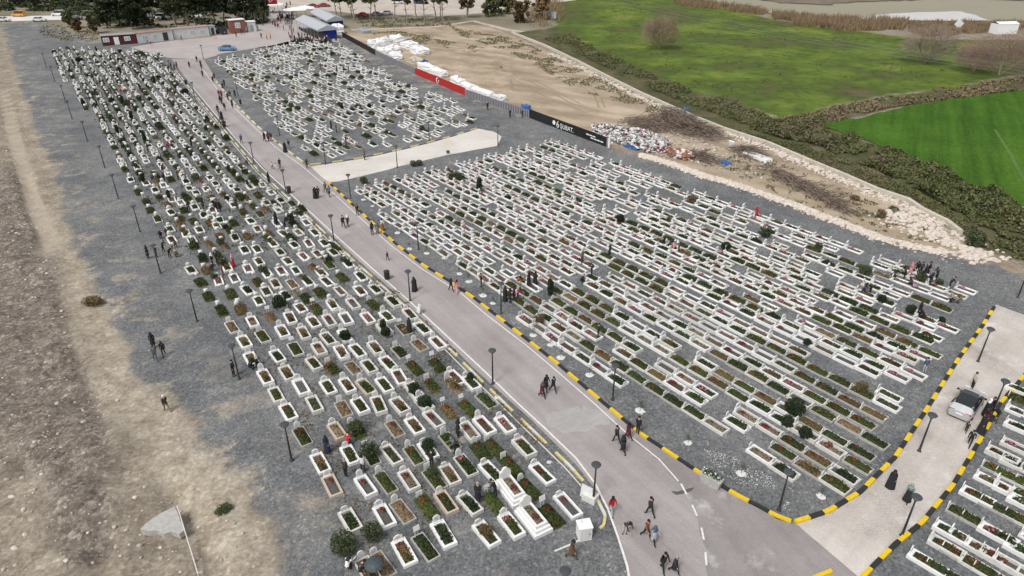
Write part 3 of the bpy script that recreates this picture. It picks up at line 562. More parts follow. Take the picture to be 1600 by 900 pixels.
# near left plot, one by one: kind w = marble kerb, a = tan kerb, g = thin kerb, n = bare mound, T = stepped tomb; then r/R/o/p flowers, 0-3 plants
LEFT = '''548,817,w0 601,809,wr 629,801,g2 667,794,nr 632,865,w2r 665,857,g1 693,837,w3 576,895,g2r 597,884,g2r 697,788,a1r 734,790,w3 772,789,n 800,771,T 760,837,w2r 799,824,w1p 833,816,T 861,809,nr 887,792,wr 827,767,nr 847,742,wr 799,732,nr 819,702,wr1 773,703,nr 751,708,nr 728,729,g0p 768,741,wr0 703,744,w2 679,751,g1 669,706,w3 647,714,gr 703,692,g0 733,676,wr 757,668,wr 789,665,wp 473,684,gr 501,726,w2 519,761,ar 547,713,w1 579,714,g3 612,713,w 572,763,wr 603,756,g1 639,753,wr 415,592,w2 432,619,w1 451,646,w1r 449,585,w2 471,607,w 492,635,w 513,607,w1 543,605,w2 572,607,a0 537,641,g2 563,637,w1r 592,636,w1r 527,676,a2 557,674,n3 601,604,w1 624,591,wR 647,613,w 663,634,w 675,605,n0r 708,604,n2 736,600,w0R 625,637,w2 648,667,w2 617,672,g2r 678,657,wR 701,645,nr 731,640,nr 760,628,g1 363,513,g2 375,486,n1 395,505,wo 382,536,w2 411,528,gr 393,563,w2 423,497,n2 454,499,w2 490,505,w2 515,504,wr 541,500,w 442,521,w2 475,523,w2 513,532,w0p 539,527,w 434,559,w0 462,547,g1 499,548,wR 534,553,w2 491,571,w1r 519,577,n0r 552,577,g2 470,483,w2 495,485,nr 522,481,w0 575,499,wp 605,497,w1 601,517,w 631,516,gop 641,493,wR 660,515,w3 559,551,wr1 587,547,w2 625,552,g0 655,541,g2o 684,539,wo 607,571,wR0 577,576,w1 648,577,no 683,573,nr 712,592,wr
299,425,w0 314,443,n1 342,441,wp 367,437,wR 388,422,wp 405,411,w2 383,393,w0 402,391,w1 418,430,w 403,443,n1 440,426,wR 431,446,w2r 457,445,g2 450,410,w2 438,396,w0 463,425,w 387,456,wR3 417,458,w 361,461,no 326,465,n1 405,472,w1 447,464,w3 438,477,w 346,487,n0 377,482,n1 355,420,w2 317,406,n3 323,424,n1 475,403,wp 497,399,wR 521,397,w0 481,442,w0 491,421,n2r 515,415,g1 544,414,w3 511,442,wR 535,435,n1 564,434,wR0 532,457,w 501,459,n1r 479,468,n0 563,457,w2 587,455,w0 552,477,wr 520,479,w2 584,478,n1 614,474,wR3
391,294,w 411,291,w 424,302,w 387,312,g1 404,307,nr 417,319,w2 439,315,w3 396,324,n1 407,336,gr 435,330,w 460,334,w 472,327,n3 392,347,w0 403,360,wR 479,349,w 443,366,w2 467,366,w 492,365,w1 419,374,n1 427,383,w2 460,385,w0 483,382,wR 507,382,w1 217,302,n1 228,316,n2 235,330,n1 247,344,g1 243,299,w0 256,291,w 249,310,n0 267,302,w 269,314,w 263,321,n2 268,334,w0 283,318,w 293,311,n1 307,303,w0 323,297,w2 344,300,w2 288,330,n0 305,326,w1 280,351,n2 303,347,n1 328,350,nr 319,338,w3 333,331,wR 344,346,w0 291,367,w2 312,361,w2 269,377,wR 303,385,n0 327,383,n2 344,371,n1 351,386,n2 365,322,w 371,299,w0 380,333,n1 365,350,n0 368,374,w3 387,371,nr 392,293,w 359,362,n0 377,311,n0'''
for tok in LEFT.split():
    x, y, k = tok.split(','); p = at(float(x), float(y)); 
    G.append(dict(x=p.x, y=p.y, a=AXL + R(random.gauss(0, 2.2)), k=k[0], f=k[1:], b='L'))
def inpoly(x, y, poly):
    c = False; n = len(poly)
    for i in range(n):
        x1, y1 = poly[i]; x2, y2 = poly[(i + 1) % n]
        if (y1 > y) != (y2 > y) and x < (x2 - x1) * (y - y1) / (y2 - y1) + x1: c = not c
    return c
occ = [(g['x'], g['y']) for g in G]
def free(x, y, d=1.45): return all((x - a) ** 2 + (y - b) ** 2 > d * d for a, b in occ)
def fill(poly, ax, pu, pv, skip, block, kinds, jit=.18, offs=0.0):
    pts = [uvof(p, ax) for p in poly]; u0, u1 = min(p[0] for p in pts), max(p[0] for p in pts); v0, v1 = min(p[1] for p in pts), max(p[1] for p in pts)
    v = v0 + pv / 2; r = 0
    while v < v1:
        u = u0 + random.uniform(0, pu) * offs
        while u < u1:
            x, y = xyof(u + random.gauss(0, jit), v + random.gauss(0, jit * .5), ax); u += pu
            if random.random() < skip or not inpoly(x, y, poly) or not free(x, y): continue
            k, f = random.choices([q[0] for q in kinds], [q[1] for q in kinds])[0].split(':')
            G.append(dict(x=x, y=y, a=ax + R(random.gauss(0, 1.2)), k=k, f=f, b=block)); occ.append((x, y))
        v += pv; r += 1
KL = [('w:', 16), ('w:0', 9), ('w:2', 9), ('w:r', 5), ('w:R', 3), ('w:3', 5), ('n:1', 10), ('n:0', 12), ('n:2', 9), ('n:3', 9), ('g:1', 4), ('n:o', 3)]
KT = [('w:', 34), ('w:0', 8), ('w:3', 3), ('n:0', 6), ('n:2', 3), ('w:p', 4), ('g:1', 3)]
fill(P2([(80, 84), (108, 76), (250, 84), (268, 110), (300, 152), (330, 187), (350, 210), (392, 262), (430, 305), (470, 322), (500, 356), (545, 400), (580, 430), (520, 430), (480, 430), (420, 400), (350, 400), (300, 400), (262, 362), (215, 300), (160, 210), (120, 152), (92, 112)]), AXL, 2.75, 1.72, .06, 'L', KL)
fill(P2([(335, 96), (380, 86), (430, 73), (470, 63), (530, 71), (560, 86), (620, 126), (700, 152), (750, 190), (735, 200), (690, 212), (600, 232), (510, 250), (480, 242), (432, 196), (392, 150), (352, 112)]), AXR, 3.05, 1.95, .2, 'T', KT, jit=.34, offs=1)
# right plot: long strips of graves laid head to foot
GRUNS = '''1180,540,1270,578 1270,578,1376,624 1296,616,1408,672 1268,596,1296,614 1310,644,1370,688 1260,658,1360,700 1276,620,1304,642 1180,596,1232,622 1180,618,1214,640 1320,722,1360,742 1244,702,1280,722 1216,710,1296,750 1280,498,1350,528 1300,460,1360,486 1344,492,1488,554 1368,520,1440,550 1300,524,1374,556 792,474,832,492 896,536,940,558 868,456,968,508 906,460,960,492 932,398,1040,442 836,414,868,420 897,535,960,570 970,575,1002,595 1010,597,1092,645 1052,555,1172,620 1007,572,1047,595 1112,562,1200,605 888,462,945,497 960,408,1030,440 1072,390,1100,406 980,380,1020,400 1152,410,1216,440 1440,470,1505,495 752,345,808,378 690,300,712,312 700,330,730,345 1295,405,1325,420 1312,400,1342,415 1362,420,1390,432'''
runs = []
for tok in GRUNS.split():
    a, b, c, d = map(float, tok.split(',')); p, q = uvof(at(a, b), AXR), uvof(at(c, d), AXR); runs.append((min(p[0], q[0]), max(p[0], q[0]), (p[1] + q[1]) / 2))
STRIPS = [36.9, 38.6, 40.2, 41.6, 43.4, 44.8, 46.9, 48.2, 50.0, 51.9, 53.2, 55.2, 56.6, 58.0, 59.9, 61.1, 62.5, 64.3, 65.5, 66.8, 68.2, 70.3, 71.7, 74, 75.8, 77.5]
for si, v in enumerate(STRIPS):
    u = -88.5 + random.uniform(0, 1.6); uend = -13.6 - (v - 40) * .18
    if si == 0: u, uend = -46, -31
    if si == 1: u, uend = -78, -15.5
    st = 'W'; left = 0
    while u < uend - 1.0:
        if left <= 0:
            r = random.random(); st = 'W' if r < .86 else ('G' if r < .95 else 'X'); left = random.randint(1, 3 if st == 'X' else 6)
            if st == 'X': left = 1
        left -= 1
        x, y = xyof(u + 1.05, v + random.gauss(0, .05), AXR); cu, cv = uvof((x, y), AXR); kind = st
        if any(r0 - .6 < cu < r1 + .6 and abs(rv - cv) < .85 for r0, r1, rv in runs): kind = 'G'
        sparse = .03 if v < 62 else .17
        if kind != 'X' and not (kind == 'W' and random.random() < sparse):
            if kind == 'W': k, f = random.choices(['w:', 'w:p', 'w:r', 'w:R', 'w:0', 'w:2', 'w:3'], [30, 17, 14, 8, 10, 12, 2])[0].split(':')
            else: k, f = random.choices(['g:1', 'g:1r', 'g:r', 'g:2', 'g:1o', 'g:0'], [24, 18, 15, 4, 9, 6])[0].split(':')
            G.append(dict(x=x, y=y, a=AXR + R(random.gauss(0, .6)), k=k, f=f, b='R', s=si))
        u += random.choice([2.04, 2.04, 2.05, 2.12, 2.06])
# plot on the near right, beyond the paved lane
NEAR = '''1590,702,wp 1565,715,wr 1590,730,w0 1560,738,go 1584,750,gr 1550,756,w2 1580,772,wr 1596,648,wr 1594,672,w0 1594,612,w0 1598,629,n1 1526,779,w1r 1558,796,gr 1580,806,gr 1600,817,gr 1508,808,g1 1532,822,g2 1558,839,w0p 1486,836,w0 1511,850,wp 1536,864,w2 1560,877,wR 1580,889,wr 1478,858,w1r 1502,872,gr 1528,888,go 1552,902,g1 1450,883,w1R 1476,897,g1 1600,866,w0 1604,792,w0 1618,745,wr 1612,760,g1 1608,782,gr 1625,800,w 1634,830,gr 1622,850,w2 1630,690,w 1622,660,g1 1640,720,w'''
for tok in NEAR.split():
    x, y, k = tok.split(','); p = at(float(x), float(y)); G.append(dict(x=p.x, y=p.y, a=R(-49), k=k[0], f=k[1:], b='N'))

# ------------------------------------------------------------------ build: the 300 largest as things with parts, the rest as one mass
for g in G:
    g['d'] = math.hypot(g['x'], g['y'], H); vis = True
    # is it inside the frame?
    dx, dy, dz = g['x'], g['y'], -H; f = dy * CP - dz * SP; up = dy * SP + dz * CP
    g['px'], g['py'] = 800 + FPX * dx / f, 450 - FPX * up / f
    g['in'] = -10 < g['px'] < 1610 and -10 < g['py'] < 925
G = [g for g in G if g['px'] < 1720]
G.sort(key=lambda g: (not g['in'], g['d']))
def parts_of(g, r):
    k, f = g['k'], g['f']; fl = [c for c in f if c in FL]; pl = [int(c) for c in f if c.isdigit()]
    out = []; z = .15; tall = g['b'] in 'RNT'
    if k in 'wa':
        out.append(('kerb_frame', r.choice(K['V' if g['b'] in 'RT' else 'W']) if k == 'w' else K['A'][0], (0, 0, 0)))
        bed = 3 if (1 in pl) else r.choice([0, 1, 2, 2, 4]); out.append(('planting_bed', BEDW[bed], (.04, 0, 0)))
        z = .17; out.append(('headstone', r.choice(HSR if tall and r.random() < .75 else HS), (-1.03, 0, .24 if tall else 0)))
    elif k == 'g':
        out.append(('kerb_frame', r.choice(K['G']), (0, 0, 0))); out.append(('planting_bed', BEDG[2] if 2 in pl else r.choice([BEDG[0], BEDG[0], BEDG[1], BEDG[3]]), (0, 0, 0))); z = .22
        out.append(('headstone', r.choice(HSR if g['b'] in 'RN' else HSN), (-1.08, 0, 0)))
    else:
        out.append(('planting_bed', BEDN[2] if 2 in pl else r.choice([BEDN[0], BEDN[0], BEDN[1], BEDN[3]]), (0, 0, 0))); z = .28
        out.append(('headstone', r.choice(HSN if not tall else HSR), (-1.1, 0, 0)))
    if g['b'] == 'T' and r.random() < .4 and out[-1][0] == 'headstone': out[-1] = ('headstone', HS[3], (-1.0, 0, 0))
    if g['b'] == 'R' and k in 'wg' and r.random() < .45: out.append(('footstone', FS[0], (1.03, 0, .26 if k == 'w' else 0)))
    for i, c in enumerate(fl): out.append(('flowers', FL[c], (-.42 + .8 * i + r.uniform(-.1, .1), r.uniform(-.05, .05), z)))
    for i in pl:
        if not (k != 'w' and i in (1, 2)) or r.random() < .35: out.append(('plants', PL[i], (r.uniform(.0, .2), 0, z - .02)))
    return out
def gscale(g):
    r = random.Random(int(g['x'] * 313 + g['y'] * 77)); w = 1.06 if g['b'] == 'R' else 1.0
    return (r.uniform(.91, .93) if g['b'] == 'R' else r.uniform(.93, 1.07), w * r.uniform(.94, 1.06), r.uniform(.8, 1.2))
def desc(g):
    f = g['f']; fl = [FLN[c] for c in f if c in FL]; pl = [PLN[int(c)] for c in f if c.isdigit()]
    base = {'w': 'white marble kerbed grave', 'a': 'tan stone kerbed grave', 'g': 'thin kerbed grassy grave' if '2' not in f else 'thin kerbed dry grave', 'n': 'unkerbed grassy grave mound' if '2' not in f else 'unkerbed brown grave mound', 'T': 'stepped white marble tomb'}[g['k']]
    ex = (fl or pl); return base + (' with ' + ex[0] if ex else '')
NREAL = [g for g in G if g['k'] == 'T'] + [g for g in G if g['k'] != 'T']
IND = NREAL[:300]; REST = NREAL[300:]
# ordinals for the labels
rows = {}
for g in IND:
    u, v = uvof((g['x'], g['y']), AXL if g['b'] == 'L' else (AXR if g['b'] == 'R' else R(-49)))
    g['u'], g['v'] = u, v
if True:
    L_ = [g for g in IND if g['b'] == 'L']; umax = max(g['u'] for g in L_)
    for g in L_: rows.setdefault(('L', int((umax - g['u']) / 2.4)), []).append(g)
    for g in IND:
        if g['b'] == 'R': rows.setdefault(('R', g['s']), []).append(g)
    N_ = [g for g in IND if g['b'] == 'N']
    for g in N_: rows.setdefault(('N', int(round(g['v'] / 1.45))), []).append(g)
for bl in 'LRN':
    ks = sorted(k for k in rows if k[0] == bl)
    for ri, kk in enumerate(ks):
        gs = rows[kk]; gs.sort(key=(lambda g: -g['v']) if bl == 'L' else (lambda g: -g['u'])if bl == 'R' else (lambda g: g['u']))
        for i, g in enumerate(gs):
            if bl == 'L': g['lab'] = f"{desc(g)}, {ordn(i + 1)} from road, row {ordn(ri + 1)} from front"
            elif bl == 'R': g['lab'] = f"{desc(g)}, {ordn(i + 1)} from paved lane, {ordn(ri + 1)} strip from road"
            else: g['lab'] = f"{desc(g)} right of lane, {ordn(i + 1)} from lane, strip {ordn(ri + 1)} from bottom"
GNAME = {'L': 'graves in the left plot', 'R': 'graves in the right plot strips', 'N': 'graves beyond the paved lane'}
SIGHT = set()
for g in IND:
    r = random.Random(int(g['x'] * 977 + g['y'] * 31)); e = empty('grave', (g['x'], g['y'], .0), g['a'])
    lab = g['lab'].replace('row ', '') if False else g['lab']
    if g['k'] == 'T': lab = 'tall stepped white marble tomb near the front of left plot, ' + ('the one nearest the camera' if g['py'] > 800 else 'the one farther back'); 
    words = lab.split()
    if len(words) > 16: lab = lab.replace(' grave with ', ' grave, ').replace('marble ', '').replace('dry brown', 'brown').replace('dark bushy', 'bushy').replace('right of lane, ', '')
    tag(e, lab, 'grave', GNAME[g['b']])
    if g['k'] != 'T': e.scale = gscale(g)
    if g['k'] == 'T':
        e.name = 'tomb'; e.scale = (.92, .9, .9); stepped_tomb(e)
        link('flowers', FL['R'], e, (.3, 0, .8)); 
        continue
    for nme, me_, loc in parts_of(g, r): link(nme, me_, e, loc)
# the mass of the farther graves, one mesh
def mesh_arrays(me_):
    nv = len(me_.vertices); co = np.empty(nv * 3, np.float32); me_.vertices.foreach_get('co', co)
    nl = len(me_.loops); li = np.empty(nl, np.int32); me_.loops.foreach_get('vertex_index', li)
    lt = np.empty(len(me_.polygons), np.int32); me_.polygons.foreach_get('loop_total', lt)
    mi = np.empty(len(me_.polygons), np.int32); me_.polygons.foreach_get('material_index', mi)
    return co.reshape(-1, 3), li, lt, mi, list(me_.materials)
CACHE = {}; allm = []; V_, LI_, LT_, MI_ = [], [], [], []; nv = 0
for g in REST:
    r = random.Random(int(g['x'] * 977 + g['y'] * 31)); c, s = math.cos(g['a']), math.sin(g['a'])
    for nme, me_, loc in parts_of(g, r):
        if me_.name not in CACHE: CACHE[me_.name] = mesh_arrays(me_)
        co, li, lt, mi, ms = CACHE[me_.name]
        for m_ in ms:
            if m_ not in allm: allm.append(m_)
        gs = gscale(g); lx, ly = (co[:, 0] + loc[0]) * gs[0], (co[:, 1] + loc[1]) * gs[1]
        V_.append(np.stack([g['x'] + lx * c - ly * s, g['y'] + lx * s + ly * c, (co[:, 2] + loc[2]) * gs[2]], -1)); LI_.append(li + nv); LT_.append(lt)
        MI_.append(np.array([allm.index(m_) for m_ in ms], np.int32)[mi]); nv += len(co)
me = bpy.data.meshes.new('distant_graves'); V_ = np.concatenate(V_).astype(np.float32); LI_ = np.concatenate(LI_).astype(np.int32); LT_ = np.concatenate(LT_).astype(np.int32); MI_ = np.concatenate(MI_)
me.vertices.add(len(V_)); me.vertices.foreach_set('co', V_.ravel()); me.loops.add(len(LI_)); me.loops.foreach_set('vertex_index', LI_); me.polygons.add(len(LT_))
me.polygons.foreach_set('loop_start', np.concatenate([[0], np.cumsum(LT_)[:-1]]).astype(np.int32)); me.polygons.foreach_set('loop_total', LT_)
for m_ in allm: me.materials.append(m_)
me.polygons.foreach_set('material_index', MI_.astype(np.int32)); me.update(calc_edges=True)
tag(link('distant_graves', me), 'mass of white kerbed graves filling the farther parts of the plots', 'graves', kind='stuff')
print('graves', len(IND), len(REST), 'faces', len(LT_))

# ------------------------------------------------------------------ street lamps
def make_lamp(h=3.5):
    e = empty('street_lamp')
    b = MB(); b.lathe([(.16, 0), (.16, .05), (.09, .07), (.075, .5), (.062, h * .55), (.052, h - .42)], 10); b.build('pole', M['iron'], e, smooth=True)
    b = MB(); b.lathe([(.05, h - .45), (.06, h - .40), (.045, h - .38)], 10)
    for k in range(4):
        a = k * math.pi / 2 + .4; b.bar((.03 * math.cos(a), .03 * math.sin(a), h - .42), (.24 * math.cos(a), .24 * math.sin(a), h - .06), .024, .02, 5)
    b.build('lamp_bracket', M['iron'], e)
    b = MB(); b.lathe([(.06, h - .36), (.13, h - .2), (.15, h - .07)], 12); b.build('lamp_glass', M['lens'], e, smooth=True)
    b = MB(); b.lathe([(.32, h - .07), (.34, h - .02), (.29, h + .04), (.12, h + .08)], 16); b.build('lamp_cap', M['lampcap'], e)
    return e
LAMP_L = [(456, 720), (374, 592), (308, 502), (251, 427), (219, 362), (185, 310), (164, 262), (137, 221), (113, 186), (103, 160), (86, 128), (73, 106)]
LAMP_M = [(927, 785), (770, 600), (641, 470), (522, 378), (447, 302), (397, 256), (346, 200), (305, 155), (268, 118)]
LAMP_R = [(1217, 797), (957, 625), (783, 490), (654, 390), (548, 310), (509, 257), (437, 212), (372, 150), (318, 92)]
LAMP_S = [(1409, 837), (1436, 705), (1548, 650), (1528, 565), (1590, 465)]
LAMP_X = [(621, 262), (778, 228), (671, 222), (502, 112)]
lamp0 = make_lamp(); first = True
def place_lamp(p, lab, z=0):
    global first
    o = lamp0 if first else copy_tree(lamp0); first = False
    q = at(*p); o.location = (q.x, q.y, 0); o.rotation_euler = (0, 0, random.uniform(0, 6)); tag(o, lab, 'street lamp', 'black street lamps with disc tops')
for i, p in enumerate(LAMP_L): place_lamp(p, f"black street lamp on the bare gravel left of the graves, {ordn(i + 1)} from front")
place_lamp((880, 955), 'black street lamp whose disc top shows at the bottom edge of the photo')
for i, p in enumerate(LAMP_M): place_lamp(p, f"black street lamp on the left verge of the main road, {ordn(i + 1)} from front")
for i, p in enumerate(LAMP_R): place_lamp(p, f"black street lamp right of the yellow kerb along the main road, {ordn(i + 1)} from front")
for i, p in enumerate(LAMP_S): place_lamp(p, f"black street lamp beside the brick paved lane, {ordn(i + 1)} from the main road")
for p, l in zip(LAMP_X, ['black street lamp on the near edge of the pale cross path', 'black street lamp at the far end of the pale cross path', 'black street lamp behind the striped kerb of the cross path', 'black street lamp in the middle of the far grave plot']): place_lamp(p, l)

# ------------------------------------------------------------------ people
def limb(p, a, L):                        # swing angle a from straight down (forward positive), in the x-z plane
    return (p[0] + L * math.sin(a), p[1], p[2] - L * math.cos(a))
def make_body(hipL=.0, hipR=.0, knL=.0, knR=.0, lean=.0, armL=.0, armR=.0, elL=.2, elR=.2, child=1.0, wide=1.0, head_tilt=0.0):
    V = []; Rr = []; E = []; seg = []
    def v(p, r, par=None, tagm=0):
        V.append(Vector(p)); Rr.append(r * (wide if tagm != 2 else 1)); i = len(V) - 1
        if par is not None: E.append((par, i)); seg.append((par, i, tagm))
        return i
    pel = v((0, 0, 0), .135)
    ca, sa = math.cos(lean), math.sin(lean)
    def tor(x, y, z): return (x * ca + z * sa, y, -x * sa + z * ca)
    waist = v(tor(.01, 0, .16), .125, pel, 1); chest = v(tor(.02, 0, .36), .145, waist, 1)
    neck = v(tor(.015, 0, .535), .055, chest, 2); 
    hx = head_tilt * .08
    hd = v(tor(.035 + hx, 0, .66), .092, neck, 2); ht = v(tor(.02 + hx, 0, .745), .075, hd, 2)
    hands = []
    for s, aa, el in ((1, armL, elL), (-1, armR, elR)):
        sh = tor(.01, s * .185, .465); si = v(sh, .066, chest, 1)
        A = aa; e_ = limb((sh[0], sh[1] + s * .03, sh[2]), A, .28); ei = v(e_, .046, si, 1)
        w_ = limb(e_, A + el, .24); wi = v(w_, .034, ei, 1); pa = limb(w_, A + el, .07); pi_ = v(pa, .036, wi, 2); hands.append((s, w_, pa, A + el))
    feet = []
    for s, ha, kn in ((1, hipL, knL), (-1, hipR, knR)):
        h0 = (0, s * .095, -.04); hi = v(h0, .095, pel, 3); k_ = limb(h0, ha, .42); ki = v(k_, .064, hi, 3)
        a_ = limb(k_, ha - kn, .41); ai = v(a_, .045, ki, 3); t_ = (a_[0] + .15 * math.cos(min(.6, max(-.6, (ha - kn) * .6))), a_[1] + s * .02, a_[2] - .035 + .1 * math.sin((ha - kn) * .5)); ti = v(t_, .038, ai, 4)
    me = bpy.data.meshes.new('tmp'); me.from_pydata([tuple(p) for p in V], E, [])
    o = bpy.data.objects.new('tmp', me); COL.objects.link(o)
    o.modifiers.new('skin', 'SKIN'); 
    for i, d in enumerate(me.skin_vertices[0].data): d.radius = (Rr[i], Rr[i] * (1.25 if i in (1, 2) else 1)) if False else (Rr[i], Rr[i]); d.use_root = (i == 0)
    sb = o.modifiers.new('sub', 'SUBSURF'); sb.levels = 1; sb.render_levels = 1
    dg = bpy.context.evaluated_depsgraph_get(); dg.update(); ev = o.evaluated_get(dg); m2 = bpy.data.meshes.new_from_object(ev)
    bpy.data.objects.remove(o)
    b = MB(); b.v = [tuple(q.co) for q in m2.vertices]; b.f = [tuple(p.vertices) for p in m2.polygons]
    def near(c):
        best = (1e9, 0)
        for i, j, tm in seg:
            A, B = V[i], V[j]; d = B - A; t = max(0, min(1, (c - A).dot(d) / (d.length_squared + 1e-9))); q = (c - A - d * t).length / (Rr[i] + (Rr[j] - Rr[i]) * t)
            if q < best[0]: best = (q, tm)
        return best[1]
    mmap = {1: 1, 2: 0, 3: 2, 4: 3, 0: 2}
    b.m = [mmap[near(sum((Vector(b.v[k]) for k in f), Vector()) / len(f))] for f in b.f]
    bpy.data.meshes.remove(m2)
    # face, ears and fingers joined to the same mesh
    hdv = V[hd]; q = lambda x, y, z: (hdv.x + x * ca + z * sa, y, hdv.z - x * sa + z * ca)
    b.add([q(.085, .015, -.03), q(.085, -.015, -.03), q(.122, 0, -.028), q(.088, 0, .02)], [(0, 1, 2), (0, 2, 3), (1, 3, 2), (0, 3, 1)], 0)
    for s in (1, -1):
        b.ball(q(.083, s * .033, .012), .012, 4, 6, 4); b.ball(q(.0, s * .092, -.005), .022, 0, 6, 4, sq=(.8, .5, 1.3))
    b.box(q(.083, 0, -.055), (.012, .04, .01), m=4)
    for s, w_, pa, A in hands:
        d = Vector((math.sin(A), 0, -math.cos(A))); f_ = Vector((math.cos(A), 0, math.sin(A))); c = Vector(pa)
        for k, (off, L) in enumerate(((-.026, .06), (-.009, .072), (.009, .07), (.026, .055))):
            p0 = c + f_ * off * .9; p1 = p0 + d * (.02 + L * .55); p2 = p1 + (d * .8 - Vector((0, s * .6, 0))) * L * .5; b.bar(p0, p1, .0095, .009, 5, 0); b.bar(p1, p2, .009, .007, 5, 0)
        p0 = c - d * .03 + f_ * .025; b.bar(p0, p0 + f_ * .035 + d * .02, .011, .009, 5, 0)
    mz = min(p[2] for p in b.v); b.v = [(x * child, y * child, (z - mz) * child) for x, y, z in b.v]
    me = b.mesh('person', [M['skin'], M['black'], M['black'], M['rubber'], M['black']], True)
    return dict(mesh=me, hip=-mz * child, head=(Vector((hdv.x, 0, hdv.z - mz)) * child), lean=lean, k=child)
POSE = dict(
    walk=make_body(.42, -.34, .15, .35, .05, -.35, .38, .25, .3), walk2=make_body(-.3, .36, .3, .1, .06, .3, -.25, .5, .3), stand=make_body(.03, -.04, .02, .04, .02, .05, -.05, .25, .3),
    fold=make_body(.06, -.05, .05, .05, .04, .25, .25, 1.5, 1.5, head_tilt=.4), bend=make_body(.1, -.05, .1, .1, .75, .35, .5, .3, .5, head_tilt=.5), lean=make_body(.12, -.08, .05, .05, .32, .4, .5, .8, .9, head_tilt=.6),
    crouch=make_body(1.75, 1.6, 2.35, 2.2, .5, .8, .9, .7, .8, head_tilt=.4), kid=make_body(.3, -.25, .15, .3, .04, -.3, .3, .3, .3, child=.66), kneel=make_body(.9, .75, 2.2, 2.15, .35, .7, .6, .6, .8, head_tilt=.5))
def hair_mesh(kind):
    b = MB()
    if kind == 'short': b.lathe([(.094, -.01), (.104, .03), (.098, .07), (.07, .105), (.02, .122)], 12, (-.012, 0, 0))
    elif kind == 'long': b.lathe([(.085, -.2), (.105, -.1), (.108, 0), (.1, .07), (.07, .107), (.02, .124)], 12, (-.03, 0, 0), sy=1.0)
    elif kind == 'scarf': b.lathe([(.19, -.26), (.16, -.17), (.105, -.1), (.112, -.02), (.112, .04), (.1, .085), (.06, .12), (.015, .132)], 14, (-.022, 0, 0), sy=1.05)
    else: b.lathe([(.15, -.03), (.10, -.02), (.105, .04), (.095, .09), (.03, .118)], 14, (.0, 0, 0))
    return b
HAIRN = {'short': 'hair', 'long': 'hair', 'scarf': 'headscarf', 'cap': 'cap'}
def coat_mesh(top, hem, r0, r1, lean):
    b = MB(); b.lathe([(r1, hem), (r1 * .97, hem + .05), ((r0 + r1) / 2, (top + hem) / 2), (r0 * 1.12, top - .18), (r0, top)], 14, sx=.85); return b
HAIRM = {k: hair_mesh(k).mesh(HAIRN[k], M['black'], True) for k in ('short', 'long', 'scarf', 'cap')}
COATM = {'coat': coat_mesh(1.06, .46, .165, .225, 0).mesh('coat_skirt', M['black'], True), 'dress': coat_mesh(1.08, .10, .16, .29, 0).mesh('long_dress', M['black'], True), 'abaya': None}
b = MB(); b.lathe([(.34, .04), (.33, .1), (.28, .7), (.25, 1.05), (.25, 1.28), (.19, 1.42), (.10, 1.5)], 16, sx=.8); COATM['abaya'] = b.mesh('long_cloak', M['black'], True)
PC = dict(black=(.022, .022, .025), dark=(.045, .043, .045), navy=(.02, .028, .06), grey=(.16, .165, .17), lgrey=(.38, .40, .42), blue=(.07, .10, .19), white=(.72, .72, .72), cream=(.5, .44, .36), brown=(.13, .075, .045), rust=(.26, .10, .05), red=(.42, .02, .03), crimson=(.26, .02, .045), pink=(.55, .22, .27), teal=(.10, .19, .21), sage=(.25, .30, .27), jeans=(.06, .11, .18), khaki=(.2, .17, .11), beige=(.33, .27, .2), magenta=(.36, .03, .14), hivis=(.85, .16, .04), hair=(.02, .015, .012), ghair=(.30, .29, .28), wine=(.10, .02, .035))
PM = {k: mat('cloth_' + k, c, .85, .14, 9) for k, c in PC.items()}
def slot(o, i, m): o.material_slots[i].link = 'OBJECT'; o.material_slots[i].material = m
def person(px, py, pose, top, bottom, head='short', headcol='hair', over=None, overcol=None, face=0.0, lab=None, group=None, z=0.0, scale=1.0, xy=None):
    P = POSE[pose]; p = at(px, py) if xy is None else Vector((*xy, 0))
    o = link('person', P['mesh'], None, (p.x, p.y, z), face); o.scale = (scale,) * 3
    slot(o, 0, M['skin']); slot(o, 1, PM[top]); slot(o, 2, PM[bottom]); slot(o, 3, M['rubber']); slot(o, 4, M['black'])
    h = link(HAIRN[head], HAIRM[head], o, tuple(P['head']), None); h.rotation_euler = (0, P['lean'], 0); h.scale = (P['k'],) * 3; slot(h, 0, PM[headcol])
    if over:
        c = link(COATM[over].name.split('.')[0], COATM[over], o); slot(c, 0, PM[overcol or top])
        if P['hip'] < .7: c.scale = (1.25, 1.1, P['hip'] * 1.15 / .93)
    return tag(o, lab, 'person', group)
W_ = lambda deg: R(deg)
UP, DN = ang_road + math.pi, ang_road      # walking away from / towards the camera
